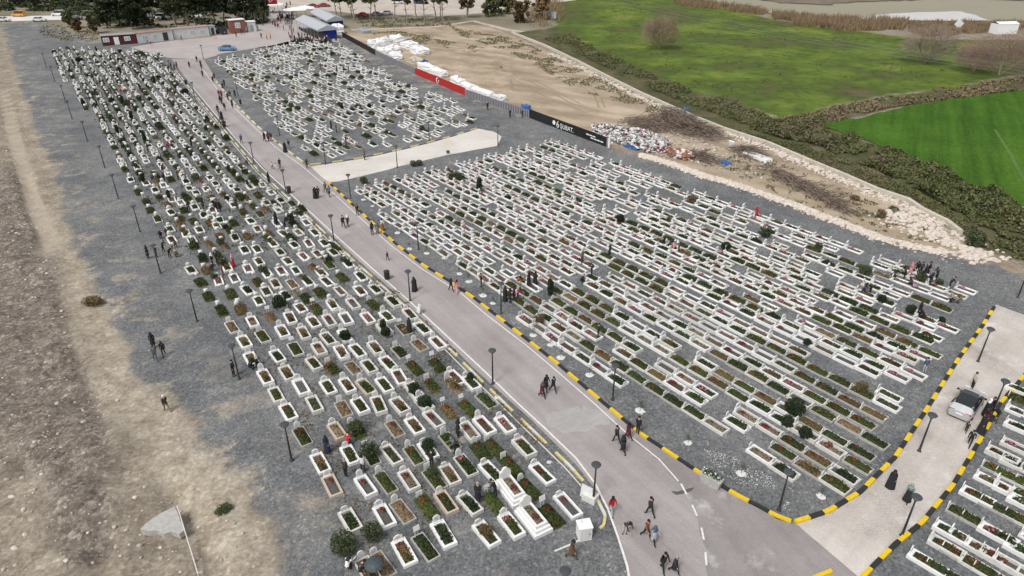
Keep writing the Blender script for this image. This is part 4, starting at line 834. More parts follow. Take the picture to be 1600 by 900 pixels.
PEOPLE = [
 (1035, 892, 'walk2', 'black', 'black', 'short', 'hair', None, None, DN, 'person in black jacket and trousers, left of the pair nearest the photo bottom'),
 (1053, 895, 'walk', 'dark', 'black', 'short', 'ghair', 'coat', 'black', DN, 'person in long black coat, right of the pair nearest the photo bottom'),
 (1009, 840, 'walk', 'rust', 'black', 'short', 'hair', None, None, DN, 'person in orange-brown top and black trousers beside a grey-scarfed companion'),
 (1020, 849, 'walk2', 'lgrey', 'black', 'scarf', 'blue', 'coat', 'lgrey', DN, 'person in blue-grey headscarf and pale coat walking on the road'),
 (1015, 806, 'walk', 'dark', 'black', 'short', 'hair', None, None, UP, 'small person in dark clothes walking alone behind the grey-scarfed pair'),
 (975, 834, 'bend', 'dark', 'cream', 'long', 'hair', None, None, DN, 'person with long dark hair leaning forward by the white road line'),
 (955, 804, 'walk2', 'red', 'lgrey', 'long', 'hair', None, None, DN, 'person in red top and light trousers by the curved kerb end'),
 (893, 872, 'walk', 'brown', 'brown', 'cap', 'black', 'coat', 'brown', DN + .5, 'person in brown coat and black cap on the gravel by the white cabinet'),
 (963, 692, 'walk', 'dark', 'black', 'short', 'hair', None, None, UP, 'person in dark jacket, left one of three walking near the yellow kerb'),
 (973, 708, 'walk2', 'black', 'black', 'scarf', 'black', 'coat', 'black', UP, 'person in black coat, nearest of three walking near the yellow kerb'),
 (981, 686, 'walk', 'wine', 'black', 'long', 'hair', 'coat', 'wine', UP, 'person in dark red coat, farthest of three walking near the yellow kerb'),
 (996, 678, 'stand', 'black', 'black', 'short', 'hair', None, None, W_(40), 'person all in black standing on the yellow and black kerb'),
 (847, 621, 'walk', 'dark', 'black', 'scarf', 'brown', 'coat', 'wine', DN, 'person in dark patterned coat, front of the trio mid road'),
 (853, 610, 'walk2', 'black', 'black', 'long', 'hair', 'coat', 'black', DN, 'person in black with a pale bag, middle of the trio mid road'),
 (864, 613, 'walk', 'navy', 'black', 'short', 'hair', None, None, DN, 'person in dark blue jacket, right one of the trio mid road'),
 (648, 455, 'walk2', 'black', 'black', 'scarf', 'black', 'abaya', 'black', UP, 'person in long black cloak beside the lamp at the road edge'),
 (606, 407, 'kid', 'dark', 'black', 'short', 'hair', None, None, UP, 'small child in dark clothes alone in the middle of the road'),
 (705, 455, 'walk', 'dark', 'black', 'long', 'hair', None, None, DN, 'person in dark clothes, left of a pair standing at the road kerb'),
 (714, 458, 'walk2', 'pink', 'cream', 'long', 'hair', 'coat', 'pink', DN, 'person in pale pink coat at the kerb beside a dark companion'),
 (752, 448, 'stand', 'black', 'black', 'short', 'hair', None, None, W_(200), 'person in black standing alone on the gravel right of the kerb'),
 (582, 367, 'stand', 'black', 'black', 'scarf', 'black', None, None, DN, 'person in black, leftmost of three stopped at the kerb'),
 (590, 366, 'stand', 'grey', 'dark', 'scarf', 'grey', 'coat', 'grey', DN, 'person in grey coat, middle of three stopped at the kerb'),
 (598, 360, 'stand', 'white', 'rust', 'long', 'hair', 'dress', 'rust', DN, 'person in white top and long rust skirt at the kerb'),
 (537, 356, 'walk', 'black', 'black', 'short', 'hair', None, None, UP, 'person in black, left of a pair walking arm in arm'),
 (544, 354, 'walk2', 'dark', 'black', 'scarf', 'white', None, None, UP, 'person in black with pale hat, right of a pair arm in arm'),
 (559, 337, 'stand', 'black', 'black', 'short', 'hair', None, None, UP, 'tall person in black standing by the yellow kerb near second lamp'),
 (493, 310, 'walk', 'black', 'black', 'scarf', 'black', 'abaya', 'black', DN, 'person in long black cloak, left of two in mid road'),
 (498, 309, 'walk2', 'black', 'black', 'short', 'hair', None, None, DN, 'person in black, right of two in mid road'),
 (515, 308, 'walk2', 'grey', 'dark', 'short', 'hair', None, None, DN, 'person in grey jacket pushing along the kerb with a companion'),
 (509, 302, 'walk', 'khaki', 'dark', 'short', 'hair', None, None, DN, 'person in khaki jacket by the kerb opposite the cross path'),
 (426, 264, 'kid', 'white', 'black', 'short', 'hair', None, None, DN, 'child in white top and dark trousers on the road'),
 (432, 265, 'kid', 'white', 'white', 'long', 'hair', None, None, DN, 'child dressed all in white on the road'),
 (438, 263, 'stand', 'black', 'black', 'short', 'hair', None, None, DN, 'person in black beside two children in white'),
 (414, 221, 'walk', 'black', 'black', 'scarf', 'black', 'coat', 'black', DN, 'person in black coat, left of three abreast on the road'),
 (420, 221, 'walk2', 'wine', 'black', 'long', 'hair', 'coat', 'wine', DN, 'person in dark wine coat, middle of three abreast on the road'),
 (424, 220, 'walk', 'dark', 'black', 'short', 'hair', None, None, DN, 'person in dark jacket, right of three abreast on the road'),
 (446, 238, 'walk', 'black', 'black', 'scarf', 'black', 'abaya', 'black', DN, 'person in black cloak by the kerb, front of two'),
 (452, 232, 'walk', 'dark', 'khaki', 'short', 'hair', None, None, DN, 'person in dark jacket and khaki trousers behind a black cloak'),
 (480, 263, 'lean', 'dark', 'black', 'short', 'hair', None, None, DN, 'person in dark clothes stooping at the kerb corner'),
 (378, 224, 'walk', 'blue', 'dark', 'cap', 'blue', None, None, UP, 'person in blue jacket and hat at the left road edge'),
 (421, 287, 'stand', 'black', 'black', 'scarf', 'black', 'coat', 'black', W_(160), 'person in black coat standing by graves at the road edge'),
 (343, 152, 'walk', 'crimson', 'crimson', 'short', 'hair', None, None, DN, 'person in crimson clothes on the road'),
 (347, 153, 'walk2', 'wine', 'black', 'long', 'hair', 'coat', 'wine', DN, 'person in wine coat beside a person in crimson'),
 (360, 153, 'walk', 'dark', 'brown', 'short', 'hair', None, None, DN, 'person in dark top and brown trousers at the far kerb'),
 (341, 176, 'walk', 'black', 'black', 'short', 'hair', None, None, DN, 'person in black at the left road edge, back of a pair'),
 (347, 187, 'walk', 'black', 'black', 'scarf', 'black', 'abaya', 'black', DN, 'person in black cloak at the left road edge'),
 (350, 200, 'stand', 'dark', 'black', 'short', 'hair', None, None, DN, 'person in dark clothes beside the litter bin at the road'),
 (268, 108, 'stand', 'black', 'black', 'short', 'hair', None, None, 0, 'person in black with a bicycle group at the top of the road'),
 (273, 110, 'lean', 'dark', 'black', 'short', 'hair', None, None, 0, 'person stooping in the dark group at the top of the road'),
 (277, 107, 'stand', 'wine', 'black', 'scarf', 'black', 'coat', 'wine', 0, 'person in wine coat in the group at the top of the road'),
 (244, 563, 'walk', 'grey', 'jeans', 'short', 'hair', None, None, DN, 'person in grey jacket and blue jeans on the left gravel'),
 (257, 556, 'walk2', 'black', 'black', 'long', 'hair', None, None, DN, 'person in black beside the blue jeans walker on left gravel'),
 (241, 544, 'stand', 'black', 'black', 'scarf', 'black', 'coat', 'black', DN, 'person in black headscarf behind two walkers on left gravel'),
 (262, 643, 'walk', 'dark', 'khaki', 'short', 'white', None, None, UP + .4, 'person in dark and white top with khaki trousers, alone on dirt edge'),
 (366, 588, 'stand', 'black', 'black', 'short', 'hair', None, None, 0, 'person in black standing left of the lamp by the gravel'),
 (391, 579, 'crouch', 'black', 'black', 'scarf', 'black', None, None, W_(60), 'person in black crouching at a grave foot right of the lamp'),
 (404, 574, 'crouch', 'black', 'dark', 'scarf', 'cream', None, None, W_(120), 'person in black and cream scarf crouching beside another mourner'),
 (232, 404, 'stand', 'black', 'black', 'scarf', 'black', 'coat', 'black', 0, 'person in black coat, left of the group around the gravel lamp'),
 (245, 402, 'stand', 'dark', 'black', 'scarf', 'white', None, None, 0, 'person in pale headscarf just behind the gravel lamp'),
 (256, 394, 'lean', 'black', 'black', 'short', 'hair', None, None, 0, 'person in black leaning toward graves right of the gravel lamp'),
 (266, 403, 'bend', 'black', 'black', 'short', 'hair', None, None, 0, 'person in black bending low over a grave edge'),
 (279, 402, 'crouch', 'brown', 'brown', 'scarf', 'cream', None, None, W_(180), 'person in brown crouching by a red flowered grave'),
 (252, 372, 'crouch', 'black', 'black', 'scarf', 'black', None, None, W_(-60), 'person in black sitting low at the head of a grave'),
 (261, 368, 'crouch', 'dark', 'crimson', 'short', 'hair', None, None, W_(-60), 'person in dark top and crimson trousers sitting by a grave'),
 (275, 386, 'crouch', 'khaki', 'dark', 'short', 'hair', None, None, W_(-60), 'person in khaki jacket crouching inside a marble kerb'),
 (512, 707, 'stand', 'navy', 'navy', 'scarf', 'black', 'dress', 'navy', W_(-100), 'person in long navy dress and black headscarf among left graves'),
 (545, 698, 'crouch', 'red', 'black', 'short', 'hair', None, None, W_(100), 'person in bright red top crouching beside a green shrub grave'),
 (541, 745, 'stand', 'dark', 'black', 'short', 'ghair', None, None, W_(60), 'person in dark jacket standing with back turned, beside white jacket'),
 (568, 738, 'fold', 'white', 'black', 'long', 'hair', None, None, W_(120), 'person in white jacket and black trousers among left graves'),
 (675, 731, 'fold', 'black', 'black', 'short', 'hair', None, None, W_(80), 'tall person in black standing among dark shrubs'),
 (747, 784, 'stand', 'black', 'black', 'short', 'ghair', 'coat', 'black', W_(90), 'grey haired person in black coat left of the stepped tombs'),
 (774, 777, 'lean', 'black', 'black', 'short', 'hair', None, None, W_(170), 'person in black leaning on a stepped tomb with a white bag'),
 (711, 707, 'lean', 'grey', 'black', 'scarf', 'grey', None, None, W_(200), 'person in grey striped shawl bending over a grave'),
 (716, 683, 'stand', 'black', 'black', 'scarf', 'black', 'coat', 'black', W_(0), 'person in black coat beside a white grave with red flowers'),
 (640, 520, 'stand', 'black', 'black', 'scarf', 'black', 'abaya', 'black', W_(30), 'person in black cloak among graves close to the road kerb'),
 (543, 893, 'crouch', 'white', 'black', 'scarf', 'black', None, None, W_(60), 'person in black and white crouching at the bottom edge'),
 (562, 897, 'crouch', 'dark', 'black', 'short', 'hair', None, None, W_(20), 'person in dark clothes crouching next to a dark umbrella'),
 (432, 351, 'stand', 'black', 'black', 'scarf', 'black', 'abaya', 'black', 0, 'person in black cloak, left of the four mourners'),
 (446, 357, 'lean', 'black', 'black', 'scarf', 'black', None, None, 0, 'person in black stooping, front of the four mourners'),
 (452, 350, 'stand', 'dark', 'black', 'short', 'hair', None, None, 0, 'person in dark jacket, middle of the four mourners'),
 (460, 353, 'stand', 'black', 'black', 'short', 'hair', None, None, W_(180), 'tall person in black, right of the four mourners'),
 (365, 417, 'stand', 'cream', 'red', 'scarf', 'pink', 'dress', 'red', 0, 'person in cream top, red skirt and pink headscarf'),
 (340, 412, 'stand', 'dark', 'black', 'short', 'hair', None, None, 0, 'person in dark clothes left of the red skirt'),
 (333, 416, 'stand', 'black', 'black', 'scarf', 'white', None, None, 0, 'person in black with pale scarf two steps left of red skirt'),
 (349, 431, 'stand', 'rust', 'brown', 'long', 'hair', None, None, W_(200), 'person in rust top in front of the red skirt'),
 (329, 424, 'crouch', 'navy', 'dark', 'short', 'hair', None, None, W_(30), 'person in navy crouching among mounds'),
 (318, 326, 'stand', 'black', 'black', 'scarf', 'black', 'coat', 'black', 0, 'person in black coat, left of a close cluster of mourners'),
 (337, 328, 'lean', 'black', 'black', 'scarf', 'white', 'coat', 'black', W_(180), 'person in pale headscarf and black coat in a close cluster'),
 (345, 331, 'stand', 'black', 'black', 'short', 'hair', None, None, W_(180), 'person in black, right of a close cluster of mourners'),
 (275, 343, 'crouch', 'dark', 'dark', 'scarf', 'grey', None, None, 0, 'person in dark grey sitting beside a grave'),
 (261, 231, 'crouch', 'magenta', 'dark', 'scarf', 'magenta', None, None, 0, 'person in magenta crouching among graves'),
 (232, 238, 'stand', 'dark', 'black', 'short', 'hair', None, None, 0, 'person in dark clothes left of the magenta figure'),
 (255, 271, 'lean', 'black', 'black', 'short', 'hair', None, None, 0, 'person in black leaning over an orange topped grave'),
 (279, 281, 'stand', 'brown', 'black', 'short', 'hair', None, None, 0, 'person in brown top in the upper left plot'),
 (300, 230, 'stand', 'black', 'black', 'scarf', 'black', 'coat', 'black', 0, 'person in black coat beside a long white kerb'),
 (275, 194, 'stand', 'wine', 'black', 'scarf', 'wine', 'coat', 'wine', 0, 'person in wine coat near pale headstones'),
 (190, 146, 'lean', 'hivis', 'navy', 'short', 'hair', None, None, 0, 'person in orange top and navy trousers in the far left plot'),
 (373, 257, 'crouch', 'brown', 'brown', 'scarf', 'brown', None, None, 0, 'person in brown crouching, left of a pair by the road verge'),
 (384, 258, 'crouch', 'brown', 'dark', 'short', 'hair', None, None, 0, 'person in brown and dark crouching, right of a pair by the verge'),
 (380, 272, 'stand', 'black', 'black', 'short', 'hair', None, None, 0, 'person in black standing below two crouching in brown'),
 (518, 87, 'stand', 'black', 'black', 'scarf', 'black', 'abaya', 'black', 0, 'person in black cloak alone in the far plot'),
 (527, 114, 'stand', 'black', 'black', 'scarf', 'black', 'coat', 'black', 0, 'person in black coat, left of a far plot group'),
 (537, 112, 'stand', 'dark', 'black', 'short', 'hair', None, None, 0, 'person in dark jacket, middle of a far plot group'),
 (545, 114, 'stand', 'black', 'black', 'short', 'hair', None, None, 0, 'person in black, right of a far plot group'),
 (518, 203, 'stand', 'black', 'black', 'scarf', 'black', 'coat', 'black', 0, 'person in black coat near the cross path, left of two'),
 (526, 207, 'stand', 'black', 'black', 'short', 'hair', None, None, 0, 'person in black near the cross path, right of two'),
 (541, 226, 'stand', 'dark', 'black', 'short', 'hair', None, None, 0, 'person in dark clothes among graves above the striped kerb'),
 (570, 250, 'stand', 'brown', 'black', 'scarf', 'brown', 'coat', 'brown', 0, 'person in brown coat standing on the striped kerb'),
 (762, 172, 'stand', 'black', 'black', 'short', 'ghair', None, None, W_(140), 'grey haired person by the slatted fence, left of three'),
 (797, 184, 'stand', 'black', 'black', 'short', 'hair', None, None, W_(140), 'person in black by the slatted fence, middle of three'),
 (816, 184, 'stand', 'navy', 'black', 'short', 'hair', None, None, W_(140), 'person in navy by the slatted fence, right of three'),
 (789, 470, 'stand', 'black', 'black', 'scarf', 'black', 'abaya', 'black', 0, 'person in black cloak right beside the lamp, left of group'),
 (797, 473, 'stand', 'black', 'black', 'scarf', 'black', 'coat', 'black', 0, 'person in black coat, front of the group beside the lamp'),
 (803, 468, 'stand', 'wine', 'black', 'scarf', 'black', 'coat', 'wine', 0, 'person in wine coat in the group beside the lamp'),
 (809, 470, 'lean', 'crimson', 'black', 'long', 'hair', None, None, 0, 'person in crimson top, right of the group beside the lamp'),
 (808, 445, 'crouch', 'rust', 'cream', 'long', 'hair', None, None, 0, 'person in rust top crouching between white kerbs'),
 (826, 447, 'stand', 'black', 'black', 'scarf', 'black', 'abaya', 'black', 0, 'person in black cloak, left of a pair among strips'),
 (836, 445, 'stand', 'black', 'black', 'scarf', 'black', 'abaya', 'black', W_(20), 'person in black cloak, right of a pair among strips'),
 (909, 414, 'stand', 'brown', 'wine', 'scarf', 'brown', 'coat', 'wine', 0, 'person in brown and wine standing in a strip'),
 (924, 433, 'fold', 'black', 'black', 'short', 'hair', None, None, W_(170), 'person in black with folded arms in a strip aisle'),
 (907, 442, 'crouch', 'black', 'black', 'short', 'hair', None, None, 0, 'person in black crouching left of folded arms'),
 (952, 402, 'stand', 'black', 'black', 'scarf', 'black', 'coat', 'black', 0, 'person in black coat alone in the middle aisle'),
 (934, 529, 'stand', 'black', 'black', 'short', 'hair', None, None, 0, 'person in black standing on a white kerb near the road'),
 (1181, 340, 'walk', 'red', 'dark', 'scarf', 'red', 'coat', 'red', W_(200), 'person in bright red coat on the far gravel'),
 (1044, 388, 'crouch', 'dark', 'black', 'scarf', 'black', None, None, 0, 'person in dark clothes crouching, left of the strip family'),
 (1052, 392, 'crouch', 'pink', 'black', 'short', 'hair', None, None, W_(90), 'person in pink top crouching in the strip family'),
 (1060, 394, 'lean', 'grey', 'black', 'scarf', 'white', None, None, W_(180), 'person in grey bending, right of the strip family'),
 (1358, 461, 'bend', 'black', 'black', 'short', 'hair', None, None, W_(190), 'person in black bending over a grave with red flowers'),
 (1347, 459, 'crouch', 'navy', 'black', 'short', 'hair', None, None, W_(20), 'person in navy crouching beside a bending mourner'),
 (1393, 436, 'crouch', 'black', 'black', 'scarf', 'black', None, None, 0, 'small person in black crouching alone at a grassy grave end'),
 (1420, 432, 'stand', 'pink', 'grey', 'scarf', 'pink', 'coat', 'pink', 0, 'person in pink and grey, left of the far corner family'),
 (1431, 428, 'lean', 'black', 'black', 'short', 'hair', None, None, W_(-120), 'person in black leaning in the far corner family'),
 (1444, 436, 'crouch', 'black', 'black', 'scarf', 'black', None, None, W_(180), 'person in black crouching in the far corner family'),
 (1455, 444, 'crouch', 'navy', 'black', 'scarf', 'navy', None, None, W_(180), 'person in navy crouching, right of the far corner family'),
 (1482, 452, 'lean', 'black', 'black', 'short', 'hair', None, None, W_(-20), 'person in black with bowed head right of the family'),
 (1489, 473, 'crouch', 'beige', 'black', 'scarf', 'beige', None, None, W_(180), 'person in beige crouching over a grave'),
 (1500, 474, 'crouch', 'khaki', 'khaki', 'scarf', 'brown', None, None, W_(180), 'person in khaki crouching right of a beige mourner'),
 (1434, 496, 'stand', 'black', 'black', 'scarf', 'black', 'coat', 'black', W_(180), 'person in black coat between shrubs and white kerbs'),
 (1443, 500, 'crouch', 'black', 'black', 'scarf', 'black', None, None, W_(180), 'person in black crouching beside a black coat'),
 (1443, 583, 'stand', 'blue', 'lgrey', 'short', 'hair', None, None, W_(90), 'person in blue top at the strip end by the lane'),
 (1390, 762, 'stand', 'black', 'black', 'scarf', 'black', 'abaya', 'black', W_(-130), 'person in black chador at the yellow kerb of the lane'),
 (1416, 783, 'walk', 'sage', 'black', 'scarf', 'sage', 'dress', 'black', W_(-130), 'person in grey-green headscarf and black skirt on the lane'),
 (1508, 676, 'kid', 'black', 'black', 'short', 'hair', None, None, W_(-130), 'small child in black right behind the silver car'),
 (1513, 697, 'walk', 'black', 'black', 'short', 'hair', None, None, W_(-140), 'person in black jacket striding away from the silver car'),
 (1531, 676, 'stand', 'black', 'black', 'scarf', 'black', 'abaya', 'black', W_(180), 'person in black cloak, nearest in the group beside the car'),
 (1538, 664, 'stand', 'wine', 'black', 'scarf', 'black', 'coat', 'wine', W_(180), 'person in wine coat in the group beside the car'),
 (1539, 650, 'stand', 'black', 'black', 'scarf', 'white', 'abaya', 'black', W_(180), 'person in white headscarf and black cloak beside the car'),
 (1546, 646, 'stand', 'black', 'black', 'short', 'hair', None, None, W_(180), 'person in black jacket in the group beside the car'),
 (1556, 660, 'bend', 'black', 'khaki', 'scarf', 'black', None, None, W_(-150), 'person in black top and khaki skirt bending by the kerb'),
 (1518, 607, 'stand', 'cream', 'black', 'short', 'hair', None, None, W_(180), 'person in cream top and black trousers ahead of the car'),
]
for p in PEOPLE:
    if p[10] is None: continue
    x, y, pose, top, bot, hd, hc, ov, oc, face, lab = p
    person(x, y, pose, top, bot, hd, hc, ov, oc, face + random.uniform(-.15, .15), lab, 'people in the cemetery', scale=random.uniform(.97, 1.06))
# the crowd at the gate
cr = random.Random(5)
for i in range(120):
    cx, cy, sx, sy = cr.choice([(452, 24, 7, 8), (470, 56, 12, 4), (478, 62, 16, 3), (372, 52, 12, 4), (440, 38, 16, 8), (395, 45, 14, 8), (450, 34, 8, 6), (508, 66, 14, 4), (425, 30, 20, 9)])
    x, y = cr.gauss(cx, sx), max(8, cr.gauss(cy, sy))
    if 460 < x < 535 and y < 58 - (x - 460) * .0 and y > 20: y = 64 + cr.uniform(-2, 4)
    top = cr.choice(['black', 'black', 'black', 'dark', 'dark', 'navy', 'grey', 'wine', 'brown'])
    hd = cr.choice(['short', 'scarf', 'long']); ov = cr.choice([None, None, 'coat', 'abaya']) if hd != 'short' else None
    person(x, y, cr.choice(['stand', 'walk', 'walk2', 'stand']), top, 'black', hd, 'hair' if hd != 'scarf' else cr.choice(['black', 'grey', 'white', 'wine']), ov, top, cr.uniform(0, 6), 'person in dark clothes in the distant crowd around the cemetery gate', 'crowd at the gate')
LP_ = P2([(92, 96), (255, 90), (320, 190), (400, 290), (330, 380), (250, 330), (170, 210)])
for i in range(40):
    while True:
        p = (cr.uniform(-150, -20), cr.uniform(80, 235))
        if inpoly(p[0], p[1], LP_): break
    top = cr.choice(['black', 'black', 'dark', 'dark', 'navy', 'wine', 'brown', 'grey']); hd = cr.choice(['short', 'scarf', 'scarf', 'long'])
    person(0, 0, cr.choice(['stand', 'lean', 'crouch', 'stand', 'fold']), top, 'black', hd, 'hair' if hd != 'scarf' else cr.choice(['black', 'black', 'grey', 'white', 'brown']), 'coat' if hd == 'scarf' and cr.random() < .5 else None, top, cr.uniform(0, 6), 'mourner in dark clothes among the graves of the farther left plot', 'mourners in the farther left plot', xy=p)
for i in range(16):
    t_ = cr.random(); x = 300 + t_ * 70 + cr.uniform(-14, 24); y = 92 + t_ * 92 + cr.uniform(-4, 4); tp = cr.choice(['black', 'dark', 'navy', 'wine'])
    person(x, y, cr.choice(['walk', 'walk2']), tp, 'black', cr.choice(['short', 'scarf']), 'black', cr.choice([None, 'coat']), tp, DN if cr.random() < .6 else UP, 'person in dark clothes walking on the far upper stretch of the road', 'walkers on the far road')
for i in range(7):
    x, y = cr.uniform(1412, 1466), cr.uniform(428, 450); tp = cr.choice(['black', 'black', 'dark', 'navy'])
    person(x, y, cr.choice(['stand', 'lean', 'crouch']), tp, 'black', cr.choice(['short', 'scarf']), 'black', None, tp, cr.uniform(0, 6), 'person in black in the dense family group at the far right corner', 'family group at the far corner')
for x, y, l in [(417.5, 62, 'left of two side by side'), (423, 61, 'right of two side by side'), (457, 62, 'alone before the grave plot'), (236, 70, 'by the pale prefab hut'), (436, 42, 'paler one near the crowd')]:
    person(x, y, 'stand', 'hivis', 'dark', 'short', 'hair', None, None, 1.0, f'person in orange safety vest at the gate, {l}', 'people in orange vests')
for x, y, c, l in [(226, 64, 'navy', 'left of the huddle before the prefab hut'), (231, 68, 'lgrey', 'in pale jacket before the prefab hut'), (249, 61, 'dark', 'by the prefab hut door'), (284, 64, 'black', 'striding past the prefab hut')]:
    person(x, y, 'walk', c, 'dark', 'short', 'hair', None, None, 0, f'person in {"black" if c == "black" else "dark" if c == "dark" else c.replace("lgrey", "light grey")} {l}', 'people before the huts')

# ------------------------------------------------------------------ cars
def car_mesh(kind):
    # stations along x: (x, half width low, belt z, roof half width, roof z, cabin?)
    if kind == 'hatch': st = [(-2.2, .72, .78, .70, .80, 0), (-2.08, .84, .92, .70, .96, 0), (-1.75, .89, .97, .66, 1.22, 1), (-1.2, .90, .96, .64, 1.40, 1), (-.3, .91, .94, .63, 1.45, 1), (.45, .90, .93, .62, 1.36, 1), (1.05, .89, .92, .70, .97, 1), (1.6, .86, .84, .70, .86, 0), (2.05, .78, .68, .62, .70, 0), (2.2, .62, .52, .5, .54, 0)]
    elif kind == 'van': st = [(-2.1, .8, .98, .72, 1.75, 1), (-1.95, .85, 1.0, .74, 1.82, 1), (-.6, .87, 1.0, .74, 1.86, 1), (.5, .87, 1.0, .72, 1.80, 1), (1.15, .86, .98, .74, 1.08, 1), (1.7, .83, .88, .72, .92, 0), (2.1, .72, .62, .6, .64, 0)]
    else: st = [(-2.25, .72, .82, .68, .85, 0), (-2.1, .83, .92, .70, .95, 0), (-1.5, .87, .95, .68, .98, 1), (-.95, .88, .93, .63, 1.36, 1), (-.1, .88, .92, .62, 1.43, 1), (.5, .88, .91, .61, 1.34, 1), (1.1, .87, .90, .70, .95, 1), (1.7, .84, .84, .70, .87, 0), (2.1, .76, .68, .6, .70, 0), (2.25, .6, .5, .48, .52, 0)]
    body, win = MB(), MB()
    def ring(s):
        x, w, b_, rw, rz, c = s; lo = .22
        return [(x, -w * .9, lo), (x, -w, .5), (x, -w * .97, b_), (x, -rw, rz), (x, 0, rz + .035), (x, rw, rz), (x, w * .97, b_), (x, w, .5), (x, w * .9, lo)]
    for a, b_ in zip(st[:-1], st[1:]):
        ra, rb = ring(a), ring(b_)
        for i in range(8):
            q = [ra[i], rb[i], rb[i + 1], ra[i + 1]]
            cab = a[5] and b_[5]; side = i in (2, 5); top = i in (3, 4)
            slope = abs(a[4] - b_[4]) / (b_[0] - a[0])
            glass = cab and ((side and min(a[4] - a[2], b_[4] - b_[2]) > -1 and max(a[4] - a[2], b_[4] - b_[2]) > .25) or (top and slope > .3) or (top and kind == 'hatch' and a[0] > -1.8 and b_[0] < 1))
            (win if glass else body).add(q, [(0, 1, 2, 3)])
    for s in (st[0], st[-1]): r = ring(s); body.add(r, [tuple(range(9)) if s is st[-1] else tuple(range(9))[::-1]])
    body.box((0, 0, .24), (3.9, 1.5, .1))
    if kind == 'hatch':
        for s in (1, -1): body.bar((-1.7, s * .64, 1.25), (.5, s * .60, 1.39), .04, .04, 6)     # pale roof rails beside the glass
    w = MB(); w.bar((0, -.11, 0), (0, .11, 0), .33, .33, 16); r = MB(); r.bar((0, -.115, 0), (0, .115, 0), .2, .2, 10)
    nose, tail_ = st[-2], st[1]
    L = MB(); L.box((0, 0, 0), (.12, .36, .12)); T = MB(); T.box((0, 0, 0), (.10, .40, .13))
    return dict(body=body, win=win, wheel=w, rim=r, lamp=L, tail=T, nose=nose, rear=tail_, kind=kind, x0=st[0][0], x1=st[-1][0])
CARS = {k: car_mesh(k) for k in ('hatch', 'van', 'sedan')}
for k, d in CARS.items():
    for p in ('body', 'win', 'wheel', 'rim', 'lamp', 'tail'): d['m_' + p] = d[p].mesh({'body': 'body', 'win': 'windows', 'wheel': 'wheel', 'rim': 'rim', 'lamp': 'headlight', 'tail': 'tail_light'}[p], {'body': M['silver'], 'win': M['darkglass'], 'wheel': M['rubber'], 'rim': M['rim'], 'lamp': M['head'], 'tail': M['tail']}[p], p in ('wheel',))
    pl = MB(); pl.box((0, 0, 0), (.03, .5, .11)); d['m_plate'] = pl.mesh('number_plate', M['white']); mr = MB(); mr.box((0, 0, 0), (.12, .2, .13), taper=.8); d['m_mirror'] = mr.mesh('wing_mirror', M['black'])
def car(kind, loc, rz, paint, lab, group=None, scale=1.0):
    d = CARS[kind]; e = empty('car', loc, rz); e.scale = (scale,) * 3
    o = link('body', d['m_body'], e); slot(o, 0, paint); link('windows', d['m_win'], e)
    for x in (-1.32, 1.36):
        for s in (1, -1): wh = link('wheel', d['m_wheel'], e, (x, s * .79, .33)); link('rim', d['m_rim'], wh)
    for s in (1, -1):
        link('headlight', d['m_lamp'], e, (d['nose'][0] + .03, s * .55, .66)); link('tail_light', d['m_tail'], e, (d['x0'] + .06, s * .58, .80)); link('wing_mirror', d['m_mirror'], e, (.75, s * 1.0, 1.0))
    link('number_plate', d['m_plate'], e, (d['x0'] - .03, 0, .62))
    return tag(e, lab, 'car', group)
def paint(n, c, metal=0.0): return mat('paint_' + n, c, .28, .03, 2, spec=.6)
PT = {k: paint(k, c) for k, c in dict(white=(.74, .74, .75), orange=(.72, .32, .03), red=(.32, .03, .035), dark=(.03, .03, .035), silver=(.40, .41, .42), blue=(.13, .27, .48), grey=(.2, .2, .21), navy=(.02, .04, .2)).items()}
q = at(1508, 637); car('hatch', (q.x, q.y, .02), heading((1497, 657), (1521, 622)), PT['silver'], 'silver hatchback with dark glass roof parked on the brick paved lane')
DIST = [('van', 30, 26, 178, 'orange', 'orange taxi van on the far pale road'), ('sedan', 62, 33.5, 0, 'white', 'white saloon car on the far pale road, behind the taxi van'), ('sedan', 6, 33.5, 0, 'white', 'white car cut by the left photo edge'), ('van', 92, 25, 180, 'white', 'white car near bushes on the far pale road'), ('sedan', 119, 31, 180, 'grey', 'grey car half hidden by bushes at the road end'),
 ('sedan', 566, 26, 185, 'red', 'dark red car parked under trees in the car park'), ('sedan', 587, 25, 185, 'grey', 'grey car parked right of the red car'), ('sedan', 604, 23, 185, 'white', 'white car parked right of the grey car'), ('sedan', 490, 12, 10, 'red', 'red car at the back of the car park, left one'), ('sedan', 507, 11, 10, 'red', 'red car at the back of the car park, right one'), ('van', 655, 6, 5, 'navy', 'blue van at the far back of the car park'), ('van', 622, 6, 5, 'white', 'white van at the far back of the car park'),
 ('van', 346, 53, 140, 'dark', 'dark van beside the red-brown booth'), ('sedan', 356, 79, 8, 'blue', 'light blue car parked at the edge of the far grave plot'), ('sedan', 232, 28, 0, 'grey', 'grey car behind pines, left one'), ('sedan', 176, 28, 3, 'grey', 'grey car behind pines near the maroon hut'), ('van', 255, 30, 0, 'white', 'white van behind the prefab roofs'), ('van', 306, 28, 0, 'white', 'white van behind trunks over the prefab roofs')]
for k, x, y, a, c, l in DIST:
    q = at(x, y); car(k, (q.x, q.y, .06), R(a), PT[c], l, 'cars parked beyond the cemetery', 1.08)

